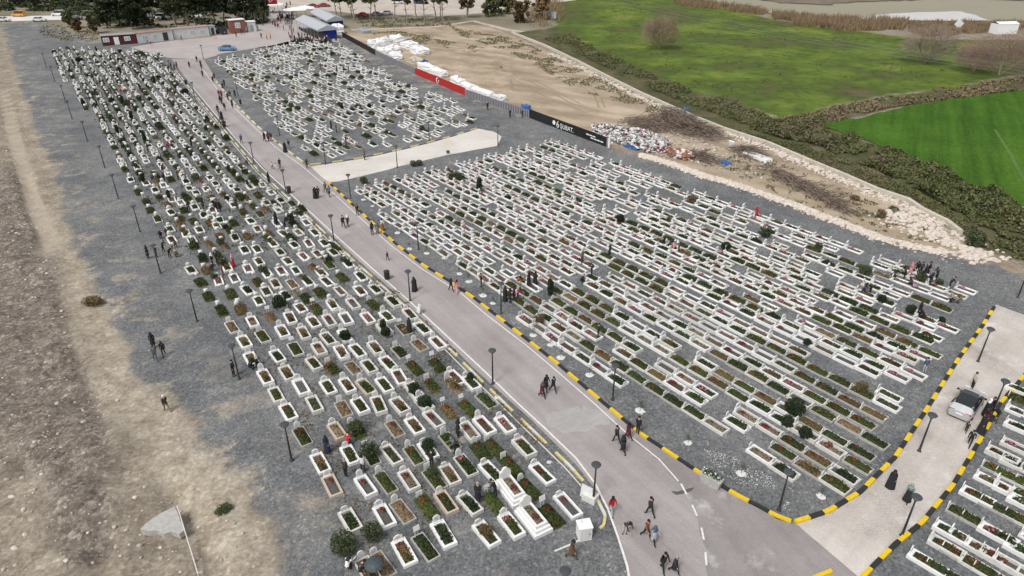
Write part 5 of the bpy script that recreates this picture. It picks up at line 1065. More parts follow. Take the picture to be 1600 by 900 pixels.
# ------------------------------------------------------------------ huts and tents near the gate
def window_on(parent, w, h, loc, rz=0, mull=True):
    f = MB(); f.box((0, -.03, 0), (w, .06, h)); o = f.build('window', M['white'], parent, loc, rz)
    g = MB()
    for sx in (-1, 1): g.box((sx * w * .23, -.065, 0), (w * .36, .02, h * .78))
    g.build('pane', M['darkglass'] if not mull else mat('pane_pale', (.36, .42, .43), .2, .1, 3), o); return o
def hut(p, q, depth, h, wall, roof, lab, openings, roofcol='grey', eave=.18):
    a, b_ = at(*p), at(*q); L = (b_ - a).length; rz = math.atan2(b_.y - a.y, b_.x - a.x)
    e = empty('hut', a, rz); m = MB(); m.box((L / 2, depth / 2, h / 2), (L, depth, h))
    for k in range(int(L / .6)): m.box((.3 + k * .6, -.012, h / 2), (.05, .02, h - .1))
    m.build('wall', wall, e)
    r = MB(); r.box((L / 2, depth / 2, h + .06), (L + eave * 2, depth + eave * 2, .12)); r.build('roof', roof, e)
    for kind, x, w, hh, z in openings:
        if kind == 'w': window_on(e, w, hh, (x * L, -.02, z))
        else:
            d = MB(); d.box((0, -.04, 0), (w, .06, hh)); o = d.build('door', M['white'] if kind == 'D' else M['grey'] if kind == 'G' else M['darkglass'], e, (x * L, -.02, hh / 2 + .12)); hd = MB(); hd.bar((w * .35, -.09, 0), (w * .35, -.09, .16), .02); hd.build('handle', M['iron'], o)
    return tag(e, lab, 'hut')
prefab = mat('prefab_panel', (.60, .62, .62), .6, .06, 1.5)
hut((161, 72), (215, 68), 3.0, 2.7, M['maroon'], M['grey'], 'dark maroon timber hut with white door and two white windows', [('w', .13, 1.6, 1.2, 1.6), ('D', .42, 1.3, 2.1, 0), ('w', .74, 1.6, 1.2, 1.6)])
hut((216.5, 68), (272, 62), 3.0, 2.75, prefab, mat('rust_roof', (.30, .19, .16), .8, .25, 1), 'pale prefab hut with rusty roof beside the maroon hut', [('w', .2, 1.3, 1.1, 1.6), ('w', .48, 1.3, 1.1, 1.6), ('X', .78, 1.4, 2.2, 0)])
hut((273, 61.5), (328, 56), 3.0, 2.85, prefab, mat('pink_roof', (.36, .26, .25), .8, .2, 1), 'pale prefab hut with red-brown roof, nearest the booth', [('w', .52, 1.3, .9, 1.7), ('w', .80, 1.3, .9, 1.6)])
hut((329, 55), (338, 54), 2.6, 2.6, prefab, M['grey'], 'narrow pale cabin left of the dark van', [('X', .5, .8, 2.0, 0)])
hut((362, 53), (385, 51), 3.0, 4.0, M['redbrown'], M['white'], 'red-brown guard booth with white roof and white window', [('w', .5, 1.6, 1.6, 2.4)])
hut((388, 50), (401, 49), 2.6, 3.0, prefab, M['white'], 'small white cabin right of the red-brown booth', [('G', .5, .9, 2.0, 0)])
def tent(fl, fr, bl, h, lab, side):
    a, b_, c = at(*fl), at(*fr), at(*bl); e = empty('tent', a); u = (b_ - a); v = (c - a); P = lambda s, t, z: tuple(u * s + v * t + Vector((0, 0, z)))
    r = MB(); ov = -.04; top = h + u.length * .19
    r.add([P(ov, ov, h), P(.5, ov, top), P(.5, 1.04, top), P(ov, 1.04, h), P(1.04, ov, h), P(1.04, 1.04, h)], [(0, 1, 2, 3), (1, 4, 5, 2)]); r.add([P(ov, ov, h - .45), P(1.04, ov, h - .45), P(1.04, ov, h), P(.5, ov, top), P(ov, ov, h)], [(0, 1, 2, 3, 4)])
    r.add([P(ov, ov, h - .4), P(ov, 1.04, h - .4), P(ov, 1.04, h), P(ov, ov, h)], [(0, 1, 2, 3)]); r.build('tent_roof', M['roofgrey'], e)
    n = 6
    for i in range(n + 1):
        for s in (0, 1): m = MB(); m.bar(P(s, i / n, 0), P(s, i / n, h), .06); m.build('tent_pole', M['grey'], e)
    w = MB(); w.add([P(1, 0, 0), P(1, 1, 0), P(1, 1, h), P(1, 0, h)], [(0, 1, 2, 3)]); w.add([P(1.012, 0, 0), P(1.012, 1, 0), P(1.012, 1, h), P(1.012, 0, h)], [(3, 2, 1, 0)]); w.build('side_curtain', M['blue'], e)
    f = MB(); f.add([P(.45, .01, 0), P(1, .01, 0), P(1, .01, h), P(.45, .01, h)], [(0, 1, 2, 3)]); f.add([P(.45, .02, 0), P(1, .02, 0), P(1, .02, h), P(.45, .02, h)], [(3, 2, 1, 0)]); f.build('front_curtain', M['blue'], e)
    bk = MB(); bk.box((0, 0, 0), (1, 1, 1)); bk.v = [P(.02 + .02 * (x + .5), .05 + .9 * (y + .5), .3 + .8 * (z + .5)) for x, y, z in bk.v]; bk.build('counter', M['black'], e)
    return tag(e, lab, 'tent')
tent((498, 63), (527, 60), (465, 46), 3.1, 'long grey gabled tent with blue side curtains at the gate', 1)
tent((512, 47), (537, 44), (488, 33), 3.0, 'second grey gabled tent with blue curtains, behind the first', 1)
def canopy(x, y, w, d, h, rz, lab, m='white'):
    e = empty('canopy', at(x, y), rz); r = MB(); r.add([(-w / 2, -d / 2, h), (w / 2, -d / 2, h), (w / 2, d / 2, h), (-w / 2, d / 2, h), (0, 0, h + .9)], [(0, 1, 4), (1, 2, 4), (2, 3, 4), (3, 0, 4)]); 
    for sx, sy in ((1, 1), (1, -1), (-1, 1), (-1, -1)): p = MB(); p.bar((sx * w / 2 * .96, sy * d / 2 * .96, 0), (sx * w / 2 * .96, sy * d / 2 * .96, h), .06); p.build('pole', M['grey'], e)
    r.build('canopy_roof', M[m], e); return tag(e, lab, 'canopy')
canopy(462, 30, 8, 6, 3.2, R(20), 'white pyramid canopy over the crowd left of the tents'); canopy(478, 27, 7, 6, 3.2, R(20), 'white pyramid canopy touching the back of the first tent'); canopy(425, 20, 9, 6, 3, R(10), 'white canopy behind the red flag')
e = empty('flag', at(437, 30)); p = MB(); p.bar((0, 0, 0), (0, 0, 8), .06); p.build('flag_pole', M['grey'], e)
def flag_emblem(mb, cx, cz, s, y, m=0):
    n = 20; o = [(math.cos(a) * s * .5, math.sin(a) * s * .5) for a in np.linspace(.6, 2 * math.pi - .6, n)]; i_ = [(s * .125 + math.cos(a) * s * .4, math.sin(a) * s * .4) for a in np.linspace(.75, 2 * math.pi - .75, n)]
    vs = [(cx + x, y, cz + z) for x, z in o] + [(cx + x, y, cz + z) for x, z in i_]; mb.add(vs, [(k, k + 1, n + k + 1, n + k) for k in range(n - 1)], m)
    c = (cx + s * .42, cz); pts = []
    for k in range(10): a = math.pi + k * math.pi / 5; r_ = s * (.25 if k % 2 == 0 else .1); pts.append((c[0] + r_ * math.cos(a), y, c[1] + r_ * math.sin(a)))
    mb.add(pts + [(c[0], y, c[1])], [(k, (k + 1) % 10, 10) for k in range(10)], m)
f = MB(); n = 8
f.add([(-i * .55, .18 * math.sin(i * 1.1), z) for i in range(n) for z in (5.0, 7.8)], [(2 * i, 2 * i + 1, 2 * i + 3, 2 * i + 2) for i in range(n - 1)]); f.build('flag_cloth', M['redcloth'], e)
g_ = MB(); flag_emblem(g_, -2.2, 6.4, 1.3, -.22); g_.build('emblem', M['white'], e); tag(e, 'red flag with white crescent and star flying over the gate crowd', 'flag')

# ------------------------------------------------------------------ boundary fence in sections
FB = [at(*p) for p in FENCE_LINE]
def fence(p, q, kind, lab, h=1.6):
    a, b_ = p, q; L = (b_ - a).length; rz = math.atan2(b_.y - a.y, b_.x - a.x); e = empty('fence', a, rz)
    npost = max(2, int(L / 2.6) + 1)
    for i in range(npost): m = MB(); m.box((i * L / (npost - 1), .06, h / 2), (.07, .07, h + .06)); m.build('post', M['grey'], e)
    if kind == 'slat':
        m = MB(); k = 0; x = .08
        while x < L - .05: m.box((x, 0, h / 2), (.34, .03, h - .1)); x += .56
        m.build('slats', M['slat'], e); b2 = MB(); b2.box((L / 2, .035, h / 2 - .05), (L, .02, h - .25)); b2.build('backing', M['navy'], e)
    else:
        m = MB(); nn = 14
        m.add([(i * L / nn, .02 * math.sin(i * 1.7), z) for i in range(nn + 1) for z in (.08, h)], [(2 * i, 2 * i + 2, 2 * i + 3, 2 * i + 1) for i in range(nn)]); m.add([(i * L / nn, .03 + .02 * math.sin(i * 1.7), z) for i in range(nn + 1) for z in (.08, h)], [(2 * i + 1, 2 * i + 3, 2 * i + 2, 2 * i) for i in range(nn)])
        o = m.build('banner', M['redcloth'] if kind == 'red' else M['blackcloth'], e)
        if kind == 'red': g_ = MB(); flag_emblem(g_, L * .47, .84, 1.35, -.04); g_.build('crescent_and_star', M['white'], o)
    tag(e, lab, 'fence', 'fence along the cemetery edge'); return e, L
fence(FB[0], FB[1], 'black', 'dark low fence behind the tents, start of the boundary')
fence(FB[1], FB[4], 'slat', 'grey slatted fence in front of the white tarpaulins', 1.6)
fence(FB[4], FB[5], 'red', 'red banner fence with white crescent and star', 1.7)
fence(FB[5], FB[7], 'slat', 'grey slatted fence between the red and black banners', 1.6)
fb, L = fence(FB[7], FB[10], 'black', 'black banner fence lettered ŞUBAT in white', 1.75)
ban = [c for c in fb.children if c.name.startswith('banner')][0]
def text(s, size, loc, parent, name='lettering'):
    cu = bpy.data.curves.new('t', 'FONT'); cu.body = s; cu.size = size; cu.extrude = .01; o = bpy.data.objects.new('t', cu); COL.objects.link(o)
    dg = bpy.context.evaluated_depsgraph_get(); me = bpy.data.meshes.new_from_object(o.evaluated_get(dg)); bpy.data.objects.remove(o); me.materials.clear(); me.materials.append(M['white'])
    t = link(name, me, parent, loc); t.rotation_euler = (R(90), 0, 0); return t
def fx(px, py): d = at(px, py) - FB[7]; return d.length
x0 = fx(870, 198)
ring = MB(); ring.lathe([(.42, 0), (.42, .02)], 20); o = ring.build('emblem', M['white'], ban, (x0 + .1, -.05, .95)); o.rotation_euler = (R(90), 0, 0)
text('6', 1.75, (x0 + .8, -.06, .28), ban); text('ŞUBAT.', 1.15, (x0 + 1.9, -.06, .38), ban)
x1 = fx(922, 217); mm = MB()
for r_, (w0, seg) in enumerate(((2.2, 3), (2.6, 4))):
    for k in range(seg): mm.box((x1 + .3 + k * .85 + r_ * 1.2, -.05, 1.05 - r_ * .4), (.7, .02, .2))
mm.build('small_print', M['white'], ban)
wp = MB(); wp.box((0, 0, .95), (.28, .28, 1.9)); wp.box((0, 0, 1.94), (.36, .36, .08)); o = wp.build('gate_post', M['white'], None, FB[10] + Vector((.4, -.2, 0))); tag(o, 'white square post at the end of the black banner fence', 'post')

# ------------------------------------------------------------------ tarpaulins, rubbish, brush heaps
def lump(name, px, py, lx, ly, h, m, lab, cat, rz=0, group=None, z=0, trim=None, ex=.38):
    n, k = 14, 10; vs = []; fs = []
    for j in range(k):
        t = j / (k - 1)
        for i in range(n):
            a = 2 * math.pi * i / n
            cx, cy = math.copysign(abs(math.cos(a)) ** ex, math.cos(a)), math.copysign(abs(math.sin(a)) ** ex, math.sin(a))
            r = 1 if t < .55 else max(.02, 1 - ((t - .55) / .45) ** 1.6)
            zz = h * min(1, t / .55) if t < .55 else h * (1 + .10 * math.sin((t - .55) * 3))
            nn_ = .17 * mnoise.noise((i * .7 + px, j * .8, py)); vs.append((cx * lx / 2 * (r + nn_) * (1.06 - .1 * t), cy * ly / 2 * (r + nn_) * (1.06 - .1 * t), zz * (1 + .45 * mnoise.noise((cx * 1.6 + px, cy * 1.3, j * .2))) if j else 0))
    for j in range(k - 1):
        for i in range(n): fs.append((j * n + i, j * n + (i + 1) % n, (j + 1) * n + (i + 1) % n, (j + 1) * n + i))
    fs.append(tuple((k - 1) * n + i for i in range(n))); b = MB(); b.add(vs, fs); q = at(px, py); o = b.build(name, m, None, (q.x, q.y, z), rz)
    return tag(o, lab, cat, group)
fr = heading((587, 87), (727, 150))
for i, (x, y, lx, ly, h, mk, l) in enumerate([(588, 76, 4.6, 4, 2.0, 'tarpwhite', 'large white tarpaulin covered stack, leftmost behind the fence'), (603, 70, 4, 3.4, 1.7, 'tarpwhite', 'white tarpaulin stack at the back, second from left'), (622, 66, 5, 4, 1.6, 'tarpwhite', 'white tarpaulin stack farthest back'), (601, 84, 5, 3, 1.4, 'tarpwhite', 'white tarpaulin stack with blue hem, near the fence'), (616, 80, 5, 3.2, 1.4, 'tarpwhite', 'white tarpaulin stack beside the blue hem'), (640, 74, 5, 4, 1.3, 'tarpwhite', 'white tarpaulin stack at the back right, left one'), (656, 82, 6, 4, 1.2, 'tarpwhite', 'white tarpaulin stack at the back right, right one'), (618, 91, 7, 3, 1.1, 'tarpwhite', 'long low white tarpaulin close to the slatted fence'), (648, 98, 5.5, 3, 1.1, 'tan_tarp', 'tan and grey tarpaulin stack behind the slatted fence'), (668, 110, 7, 2.4, 1.4, 'tarpwhite', 'long white sheeted stack above the red banner start'), (684, 116, 6, 2.2, 1.2, 'tarpwhite', 'long white sheeted stack above the red banner'), (716, 131, 6, 2.4, 1.2, 'tarpwhite', 'white sheeted stack above the red banner end'), (733, 141, 5, 2.4, 1.2, 'tarpwhite', 'white sheeted stack right of the red banner'), (753, 148, 7, 2.2, 1.1, 'tarpwhite', 'long white sheeted stack above the slatted fence'), (779, 156, 4, 2, .9, 'offwhite', 'low off-white heap above the slatted fence'), (528, 52, 5, 3, 2.2, 'tarpwhite', 'white covered stack just right of the blue tent'), (569, 50, 6, 3, .8, 'grey', 'low grey scrap heap behind the tents')]):
    lump('tarpaulin_stack', x, y, lx, ly, h, M[mk], l, 'tarpaulin', fr + random.uniform(-.2, .2), 'sheeted stacks behind the fence')
for x, y, lx, ly, h, l in [(609, 79, 5, .8, 1.0, 'blue tarpaulin edge lying among the white stacks'), (648, 96, 3.4, 1.6, .8, 'dark blue sheet beside the tan stack'), (663, 99, 2.2, 1.8, 1.3, 'blue drum shaped bundle behind the white sheets'), (822, 172, 2.0, 1.4, 1.6, 'bright blue bundle over the slatted fence'), (986, 231, 3.6, 1.3, .7, 'bright blue tarpaulin at the edge of the rubbish'), (1072, 172, 1.3, 1.0, .9, 'blue bag on the brush heap, left one'), (1083, 184, 1.3, 1.0, .9, 'blue bag on the brush heap, right one'), (1134, 256, 1.9, 1.2, .7, 'blue bundle on bare sand right of the red debris'), (140, 814, .5, .35, .15, 'small blue litter scrap on the rubble')]:
    lump('blue_bundle', x, y, lx, ly, h * .65, M['brightblue' if y > 150 else 'blue'], l, 'bundle', fr + random.uniform(-.3, .3), z=-.15, ex=.8)
def rubble_heap(poly, n, sizes, mats, name, lab, cat, hmax=.5):
    b = MB(); P = P2(poly); xs_, ys_ = [p[0] for p in P], [p[1] for p in P]; c = 0
    while c < n:
        x, y = random.uniform(min(xs_), max(xs_)), random.uniform(min(ys_), max(ys_))
        if not inpoly(x, y, P): continue
        s = random.uniform(*sizes); b.box((x, y, random.uniform(.02, hmax) + s * .1), (s * random.uniform(.5, 1.6), s * random.uniform(.4, 1), s * random.uniform(.1, .6)), random.uniform(0, 6), random.choices(range(len(mats)), [5, 3, 2, 2, 1][:len(mats)])[0], .85, random.uniform(-.5, .5), random.uniform(-.5, .5)); c += 1
    return tag(b.build(name, mats), lab, cat, kind='stuff')
rubble_heap([(925, 196), (960, 200), (1010, 208), (1050, 226), (1040, 240), (1010, 240), (985, 232), (950, 222), (925, 208)], 1500, (.12, .6), [M['offwhite'], M['grey'], M['tarpwhite'], M['soil'], M['crimson']], 'rubbish_heap', 'spill of white, grey and red rubbish beyond the black banner', 'rubbish', .7)
rubble_heap([(1042, 236), (1072, 240), (1085, 248), (1070, 252), (1045, 246)], 380, (.15, .7), [mat('rust_debris', (.30, .12, .08), .9, .3, 3), M['brick'], M['offwhite']], 'broken_brick_heap', 'heap of rust coloured debris at the rock border', 'debris', .7)
rubble_heap([(925, 194), (1010, 190), (1080, 215), (1140, 235), (1200, 262), (1190, 280), (1110, 262), (1040, 244), (985, 234), (930, 212)], 700, (.08, .4), [M['offwhite'], M['stone'], M['twig'], M['grey'], M['rock']], 'scattered_debris', 'thin scatter of pale debris over the sand around the rubbish', 'debris', .12)
def brush(px, py, lx, ly, h, n, m, lab, rz=0):
    b = MB(); q = at(px, py)
    for _ in range(n):
        u, v = max(-.62, min(.62, random.gauss(0, .34))), max(-.62, min(.62, random.gauss(0, .34))); top = h * max(.1, 1 - u * u * 1.6 - v * v * 1.6); p0 = Vector((u * lx, v * ly, random.uniform(0, top))); a = random.gauss(0, .6); L = random.uniform(1.2, 3.2)
        d = Vector((math.cos(a) * L, math.sin(a) * L * .8, random.gauss(0, .25) * L)); p1 = p0 + d
        p1.z = max(.02, p1.z); r = random.uniform(.03, .08); b.bar(p0, p1, r, r * .4, 3, 0, False)
        if random.random() < .5: b.bar(p0.lerp(p1, .5), p0.lerp(p1, .5) + Vector((random.uniform(-.6, .6), random.uniform(-.6, .6), random.uniform(0, .5))), r * .6, r * .2, 3, 0, False)
    return tag(b.build('brush_heap', m, None, (q.x, q.y, 0), rz), lab, 'brush heap')
brush(1050, 196, 10, 5.5, 3.4, 900, M['twig'], 'large brown heap of cut branches by the low wall', fr); brush(1090, 205, 9, 4, 1.5, 420, M['twig'], 'low trailing end of cut branches right of the blue bags', fr - .2); brush(1000, 196, 8, 3, 1.2, 380, M['twig'], 'grey brown branches behind the rubbish spill', fr)
brush(1163, 238, 5, 3, 1.0, 300, M['twig'], 'small grey branch heap near a white slab', fr); brush(1090, 246, 5, 2.6, 1.0, 260, M['twig'], 'loose branches right of the red debris', fr); brush(1240, 286, 13, 2.2, 1.0, 360, M['twig'], 'long low heap of dark branches beside the rock border', fr - .25); brush(1290, 312, 8, 1.6, .7, 240, M['twig'], 'tail of dark branches near the end of the rock border', fr - .25)
b = MB(); b.box((0, 0, .25), (5, 1.6, .5), taper=.95); q = at(1183, 247); tag(b.build('concrete_slab', M['white'], None, (q.x, q.y, 0), fr), 'long white slab lying on the sand', 'slab')
b = MB(); b.box((0, 0, .5), (1.1, .3, 1.2), rx=.3); q = at(1143, 230); tag(b.build('white_panel', M['white'], None, (q.x, q.y, 0), fr), 'small white panel leaning beside the grey branch heap', 'panel')
# rock border and loose stones
def stones(line, n, spread, size, m, name, lab, zoff=0.0):
    b = MB(); P = [Vector(p) for p in P2(line)]; seg = [(P[i + 1] - P[i]).length for i in range(len(P) - 1)]; T = sum(seg)
    for _ in range(n):
        t = random.uniform(0, T); i = 0
        while t > seg[i] and i < len(seg) - 1: t -= seg[i]; i += 1
        c = P[i].lerp(P[i + 1], t / seg[i]); d = (P[i + 1] - P[i]).normalized(); o = random.gauss(0, spread); s = random.uniform(*size) * (1.2 - min(.8, abs(o) / (spread * 3)))
        b.ball((c.x - d.y * o, c.y + d.x * o, s * .3 + zoff), s, 0, 6, 4, .22, (1, .8, .6))
    return tag(b.build(name, m), lab, 'rocks', kind='stuff')
stones(ROCK_LINE, 1100, .55, (.18, .52), M['rock'], 'rock_border', 'band of pale broken rock between the gravel and the sand')
stones([(1395, 330), (1440, 356), (1480, 378), (1510, 392), (1540, 412)], 420, 2.0, (.12, .5), M['rock'], 'rock_scatter', 'scattered pale rock at the end of the sand strip')
stones([(1130, 207), (1200, 232), (1260, 258), (1320, 283), (1370, 306), (1425, 326), (1470, 352)], 900, .9, (.1, .34), M['rock'], 'wall_rubble', 'pale rubble on the slope under the low wall')
stones([(860, 84), (900, 102), (950, 128), (1000, 154), (1040, 172)], 500, 1.0, (.1, .36), M['rock'], 'wall_rubble', 'pale rubble under the far part of the low wall')
b = MB(); l_, r_ = strip_poly(P2(WALL_LINE), .55); n = len(l_); hw = .55
b.add([(*p, -.2) for p in r_] + [(*p, hw) for p in r_] + [(*p, hw) for p in l_] + [(*p, -.2) for p in l_], [(k * n + i, k * n + i + 1, (k + 1) * n + i + 1, (k + 1) * n + i) for k in range(3) for i in range(n - 1)] + [(0, n, 2 * n, 3 * n), (n - 1, 4 * n - 1, 3 * n - 1, 2 * n - 1)])
tag(b.build('low_wall', mat('pale_wall', (.52, .47, .40), .9, .16, 1.2)), 'long low pale concrete wall dividing sand from green scrub', 'wall')
b = MB(); c = 0
LP = P2([(-40, 200), (40, 250), (95, 420), (120, 520), (200, 640), (270, 740), (360, 800), (420, 900), (-40, 900)])
lx0, lx1, ly0, ly1 = min(p[0] for p in LP), max(p[0] for p in LP), min(p[1] for p in LP), max(p[1] for p in LP)
pts = []
while len(pts) < 1000:
    x, y = random.uniform(lx0, lx1), random.uniform(ly0, ly1)
    if inpoly(x, y, LP) and mnoise.noise((x * .12, y * .12, 3)) + random.uniform(-.5, .5) > -.15: pts.append((x, y))
hz = hgt(np.array([p[0] for p in pts]), np.array([p[1] for p in pts]))
for (x, y), z in zip(pts, hz):
    s = random.choice([.03, .04, .05, .06, .08, .1, .16]) * random.uniform(.8, 1.4); b.ball((x, y, z + s * .2), s, 0 if random.random() < .72 else 1, 6, 4, .25, (1, .8, .6))
tag(b.build('field_stones', [M['stone'], M['rock']]), 'pale stones strewn over the dirt bank at left', 'stones', kind='stuff')
q = P2([(221, 833), (229, 824), (238, 817), (252, 808), (262, 803), (274, 797), (279, 806), (284, 820), (290, 834), (282, 840), (270, 836), (258, 840), (246, 834), (234, 836)]); b = MB(); b.prism(q, -.1, .34); tag(b.build('concrete_slab', M['concrete']), 'broken concrete slab at the lower left dirt bank', 'slab')
b = MB(); p0, p1 = at(280, 800), at(312, 905); b.bar(p0 + Vector((0, 0, .5)), p1 + Vector((0, 0, .5)), .035, .035, 6)
for k in range(5): c = p0.lerp(p1, k / 4); b.bar(c, c + Vector((0, 0, .6)), .05, .05, 5)
tag(b.build('pipe_rail', M['offwhite']), 'pale pipe rail running from the broken slab to the photo bottom', 'rail')

# ------------------------------------------------------------------ plants
def leafball(n, rx, ry, rz_, cz, ls, mats, seed, hole=.25, wts=(6, 3)):
    b = MB(); r = random.Random(seed); 
    for _ in range(n):
        while True:
            p = Vector((r.uniform(-1, 1), r.uniform(-1, 1), r.uniform(-1, 1)))
            if .2 < p.length < 1.02 + .35 * mnoise.noise(p * 1.9 + Vector((seed, 0, 0))) and mnoise.noise(p * 2.6 + Vector((0, seed, 0))) > -hole: break
        b.leaf((p.x * rx, p.y * ry, cz + p.z * rz_), ls * r.uniform(.6, 1.4), r.choices(range(len(mats)), wts[:len(mats)])[0], .3)
    return b
SHR = {}
for k, (n, rx, rz_, ls, ms) in dict(box=(2600, .62, .6, .085, ('boxwood', 'boxwood')), cyp=(2200, .36, 1.0, .085, ('boxwood', 'boxwood')), olive=(1300, .7, .6, .09, ('olive', 'herb')), dry=(1000, .6, .5, .09, ('dryplant', 'olive')), palm=(0, 0, 0, 0, ())).items():
    if k == 'palm': continue
    SHR[k] = (leafball(n, rx, rx, rz_, rz_ * .95 + .05, ls, [M[m] for m in ms], len(k) * 7 + 3, .45 if k in ('box', 'cyp') else .15).mesh('foliage', [M[m] for m in ms]), (lambda bb: bb.mesh('stem', M['bark']))(MB().bar((0, 0, 0), (0, 0, rz_ * 1.1), .05, .02, 5).bar((0, 0, .1), (rx * .4, .1, rz_), .03, .01, 4).bar((0, 0, .1), (-rx * .4, -.1, rz_), .03, .01, 4)))
SHL = dict(box='dark round clipped shrub', cyp='narrow dark cypress shrub', olive='loose olive-green shrub', dry='dry brown shrub')
def shrub(px, py, k, s, lab):
    q = at(px, py); e = empty('shrub', (q.x, q.y, .05), random.uniform(0, 6)); e.scale = (s, s, s * random.uniform(.9, 1.1)); link('foliage', SHR[k][0], e); link('stem', SHR[k][1], e); tag(e, lab, 'shrub', 'shrubs among the graves')
    if 'dirt' in lab or 'sand' in lab: e.scale = (s * 1.25, s, s * .55)
for x, y, k, s, l in [(438, 482, 'box', 1.35, 'large dark round shrub in the left plot, fifth lamp level'), (600, 520, 'cyp', 1.0, 'upright dark shrub in a white kerb near the road'), (603, 526, 'box', .9, 'low dark round shrub at the foot of an upright one'), (540, 532, 'box', 1.0, 'dark round shrub inside a white kerb, mid left plot'), (648, 616, 'box', .95, 'dark round shrub, upper one of two touching'), (664, 636, 'box', 1.1, 'dark round shrub, lower one of two touching'), (735, 594, 'box', .62, 'small dark wreath-like shrub at a grave head by the road'), (539, 862, 'olive', 1.45, 'wide olive shrub behind the double grave at the bottom'), (582, 842, 'olive', 1.1, 'sparse olive shrub above two sign headstones'), (578, 714, 'olive', 1.15, 'bushy olive-green shrub right of the white jacket person'), (557, 678, 'olive', 1.1, 'green shrub covering a grave beside the red top person'), (669, 702, 'box', .9, 'dark ragged shrub beside the tall person in black'), (676, 745, 'olive', .8, 'spiky green plant at a grave head'), (759, 836, 'dry', .9, 'brown bush at the head of a front grave'), (1240, 648, 'box', 1.5, 'largest dark shrub in the right plot'), (1229, 667, 'box', .95, 'dark shrub left below the largest one'), (1257, 684, 'box', .95, 'dark shrub right below the largest one'), (1293, 700, 'dry', .6, 'small brown shrub with pink top near strip end'), (860, 463, 'cyp', 1.15, 'black-green cypress beside two cloaked people'), (749, 300, 'cyp', 1.3, 'tall dark cypress in the upper strips'), (708, 280, 'olive', 1.2, 'green bush in an aisle of upper strips, left one'), (719, 283, 'olive', 1.1, 'green bush in an aisle of upper strips, right one'), (1133, 391, 'box', 1.1, 'round dark green shrub near the far strips'), (1195, 370, 'olive', 1.3, 'green bush below the red coat person'), (1080, 318, 'dry', 1.3, 'brown bush at the far strips'), (968, 349, 'box', 1.1, 'dark bush in the upper aisle'), (1037, 384, 'cyp', .6, 'small dark conifer beside the strip family'), (1376, 474, 'box', 1.2, 'grey-dark bush below the bending mourner'), (1350, 430, 'olive', 1.1, 'grey-green bush above a grassy grave'), (1422, 490, 'box', 1.25, 'large dark bush left of a black coat person'), (1438, 440, 'olive', 1.3, 'green bush inside the far corner family'), (1466, 447, 'olive', 1.0, 'pale green bush right of the far corner family'), (1470, 505, 'box', .9, 'dark bush in a white kerb near the far corner'), (842, 505, 'dry', 1.1, 'greyish bush at the strip nearest the road'), (569, 287, 'olive', 1.0, 'green bush at the corner of the cross path'), (646, 260, 'olive', .9, 'grey-green bush at the cross path edge, left one'), (655, 259, 'olive', .9, 'grey-green bush at the cross path edge, right one'), (1260, 540, 'box', .7, 'small dark bush in a white kerb, middle right plot'), (1345, 610, 'dry', 1.0, 'brown bush between strips near the lane'), (1045, 345, 'dry', .7, 'reddish bush among white kerbs'), (1278, 388, 'olive', .8, 'green bush at a far single grave'), (455, 168, 'olive', .9, 'bush in the far plot, left side'), (533, 170, 'box', .9, 'dark bush in the far plot middle'), (577, 168, 'box', .8, 'dark bush in the far plot, right side'), (660, 205, 'olive', 1.0, 'bush at the right end of the far plot'), (700, 240, 'olive', .5, 'tiny bush by the cross path'), (230, 320, 'olive', .9, 'green bush at the left plot edge'), (248, 200, 'box', 1.1, 'dark bush in the upper left plot'), (150, 150, 'olive', 1.2, 'green clump in the top left plot'), (124, 98, 'box', 1.3, 'dark clump in the top left corner'), (200, 165, 'olive', 1.2, 'green clump by the orange top person'), (275, 135, 'olive', 1.4, 'long green clump at the road, upper one'), (290, 148, 'box', 1.4, 'long dark clump at the road, lower one'), (220, 88, 'olive', 1.5, 'yellow-green clump before the prefab huts'), (1395, 330, 'olive', 1.1, 'green bush on the sand under the wall'), (1430, 316, 'dry', 1.4, 'dark brown bush on the sand under the wall'), (1335, 312, 'dry', 1.3, 'round brown bush on the sand'), (1376, 340, 'dry', 1.2, 'brown bush above the rock border'), (146, 476, 'dry', 1.7, 'rough green-brown bush at the dirt edge, left'), (350, 800, 'olive', .8, 'small dark bush on the lower left dirt'), (1520, 385, 'olive', 2.0, 'green bush at the end of the rock scatter')]:
    shrub(x, y, k, s * (.62 if x > 1370 and 400 < y < 520 else .84), l)
# extra low plants over the left plot
rs = random.Random(11); k = 0
for g in NREAL:
    if g['b'] == 'L' and g['py'] < 470 and rs.random() < .12:
        kk = rs.choice(['olive', 'box', 'dry', 'olive', 'cyp']); e = empty('shrub', (g['x'] - .6, g['y'] + .5, .1), rs.uniform(0, 6)); s = rs.uniform(.45, .95); e.scale = (s, s, s); link('foliage', SHR[kk][0], e); link('stem', SHR[kk][1], e)
        tag(e, SHL[kk] + ' growing at a grave head in the farther left plot', 'shrub', SHL[kk] + 's in the farther left plot'); k += 1
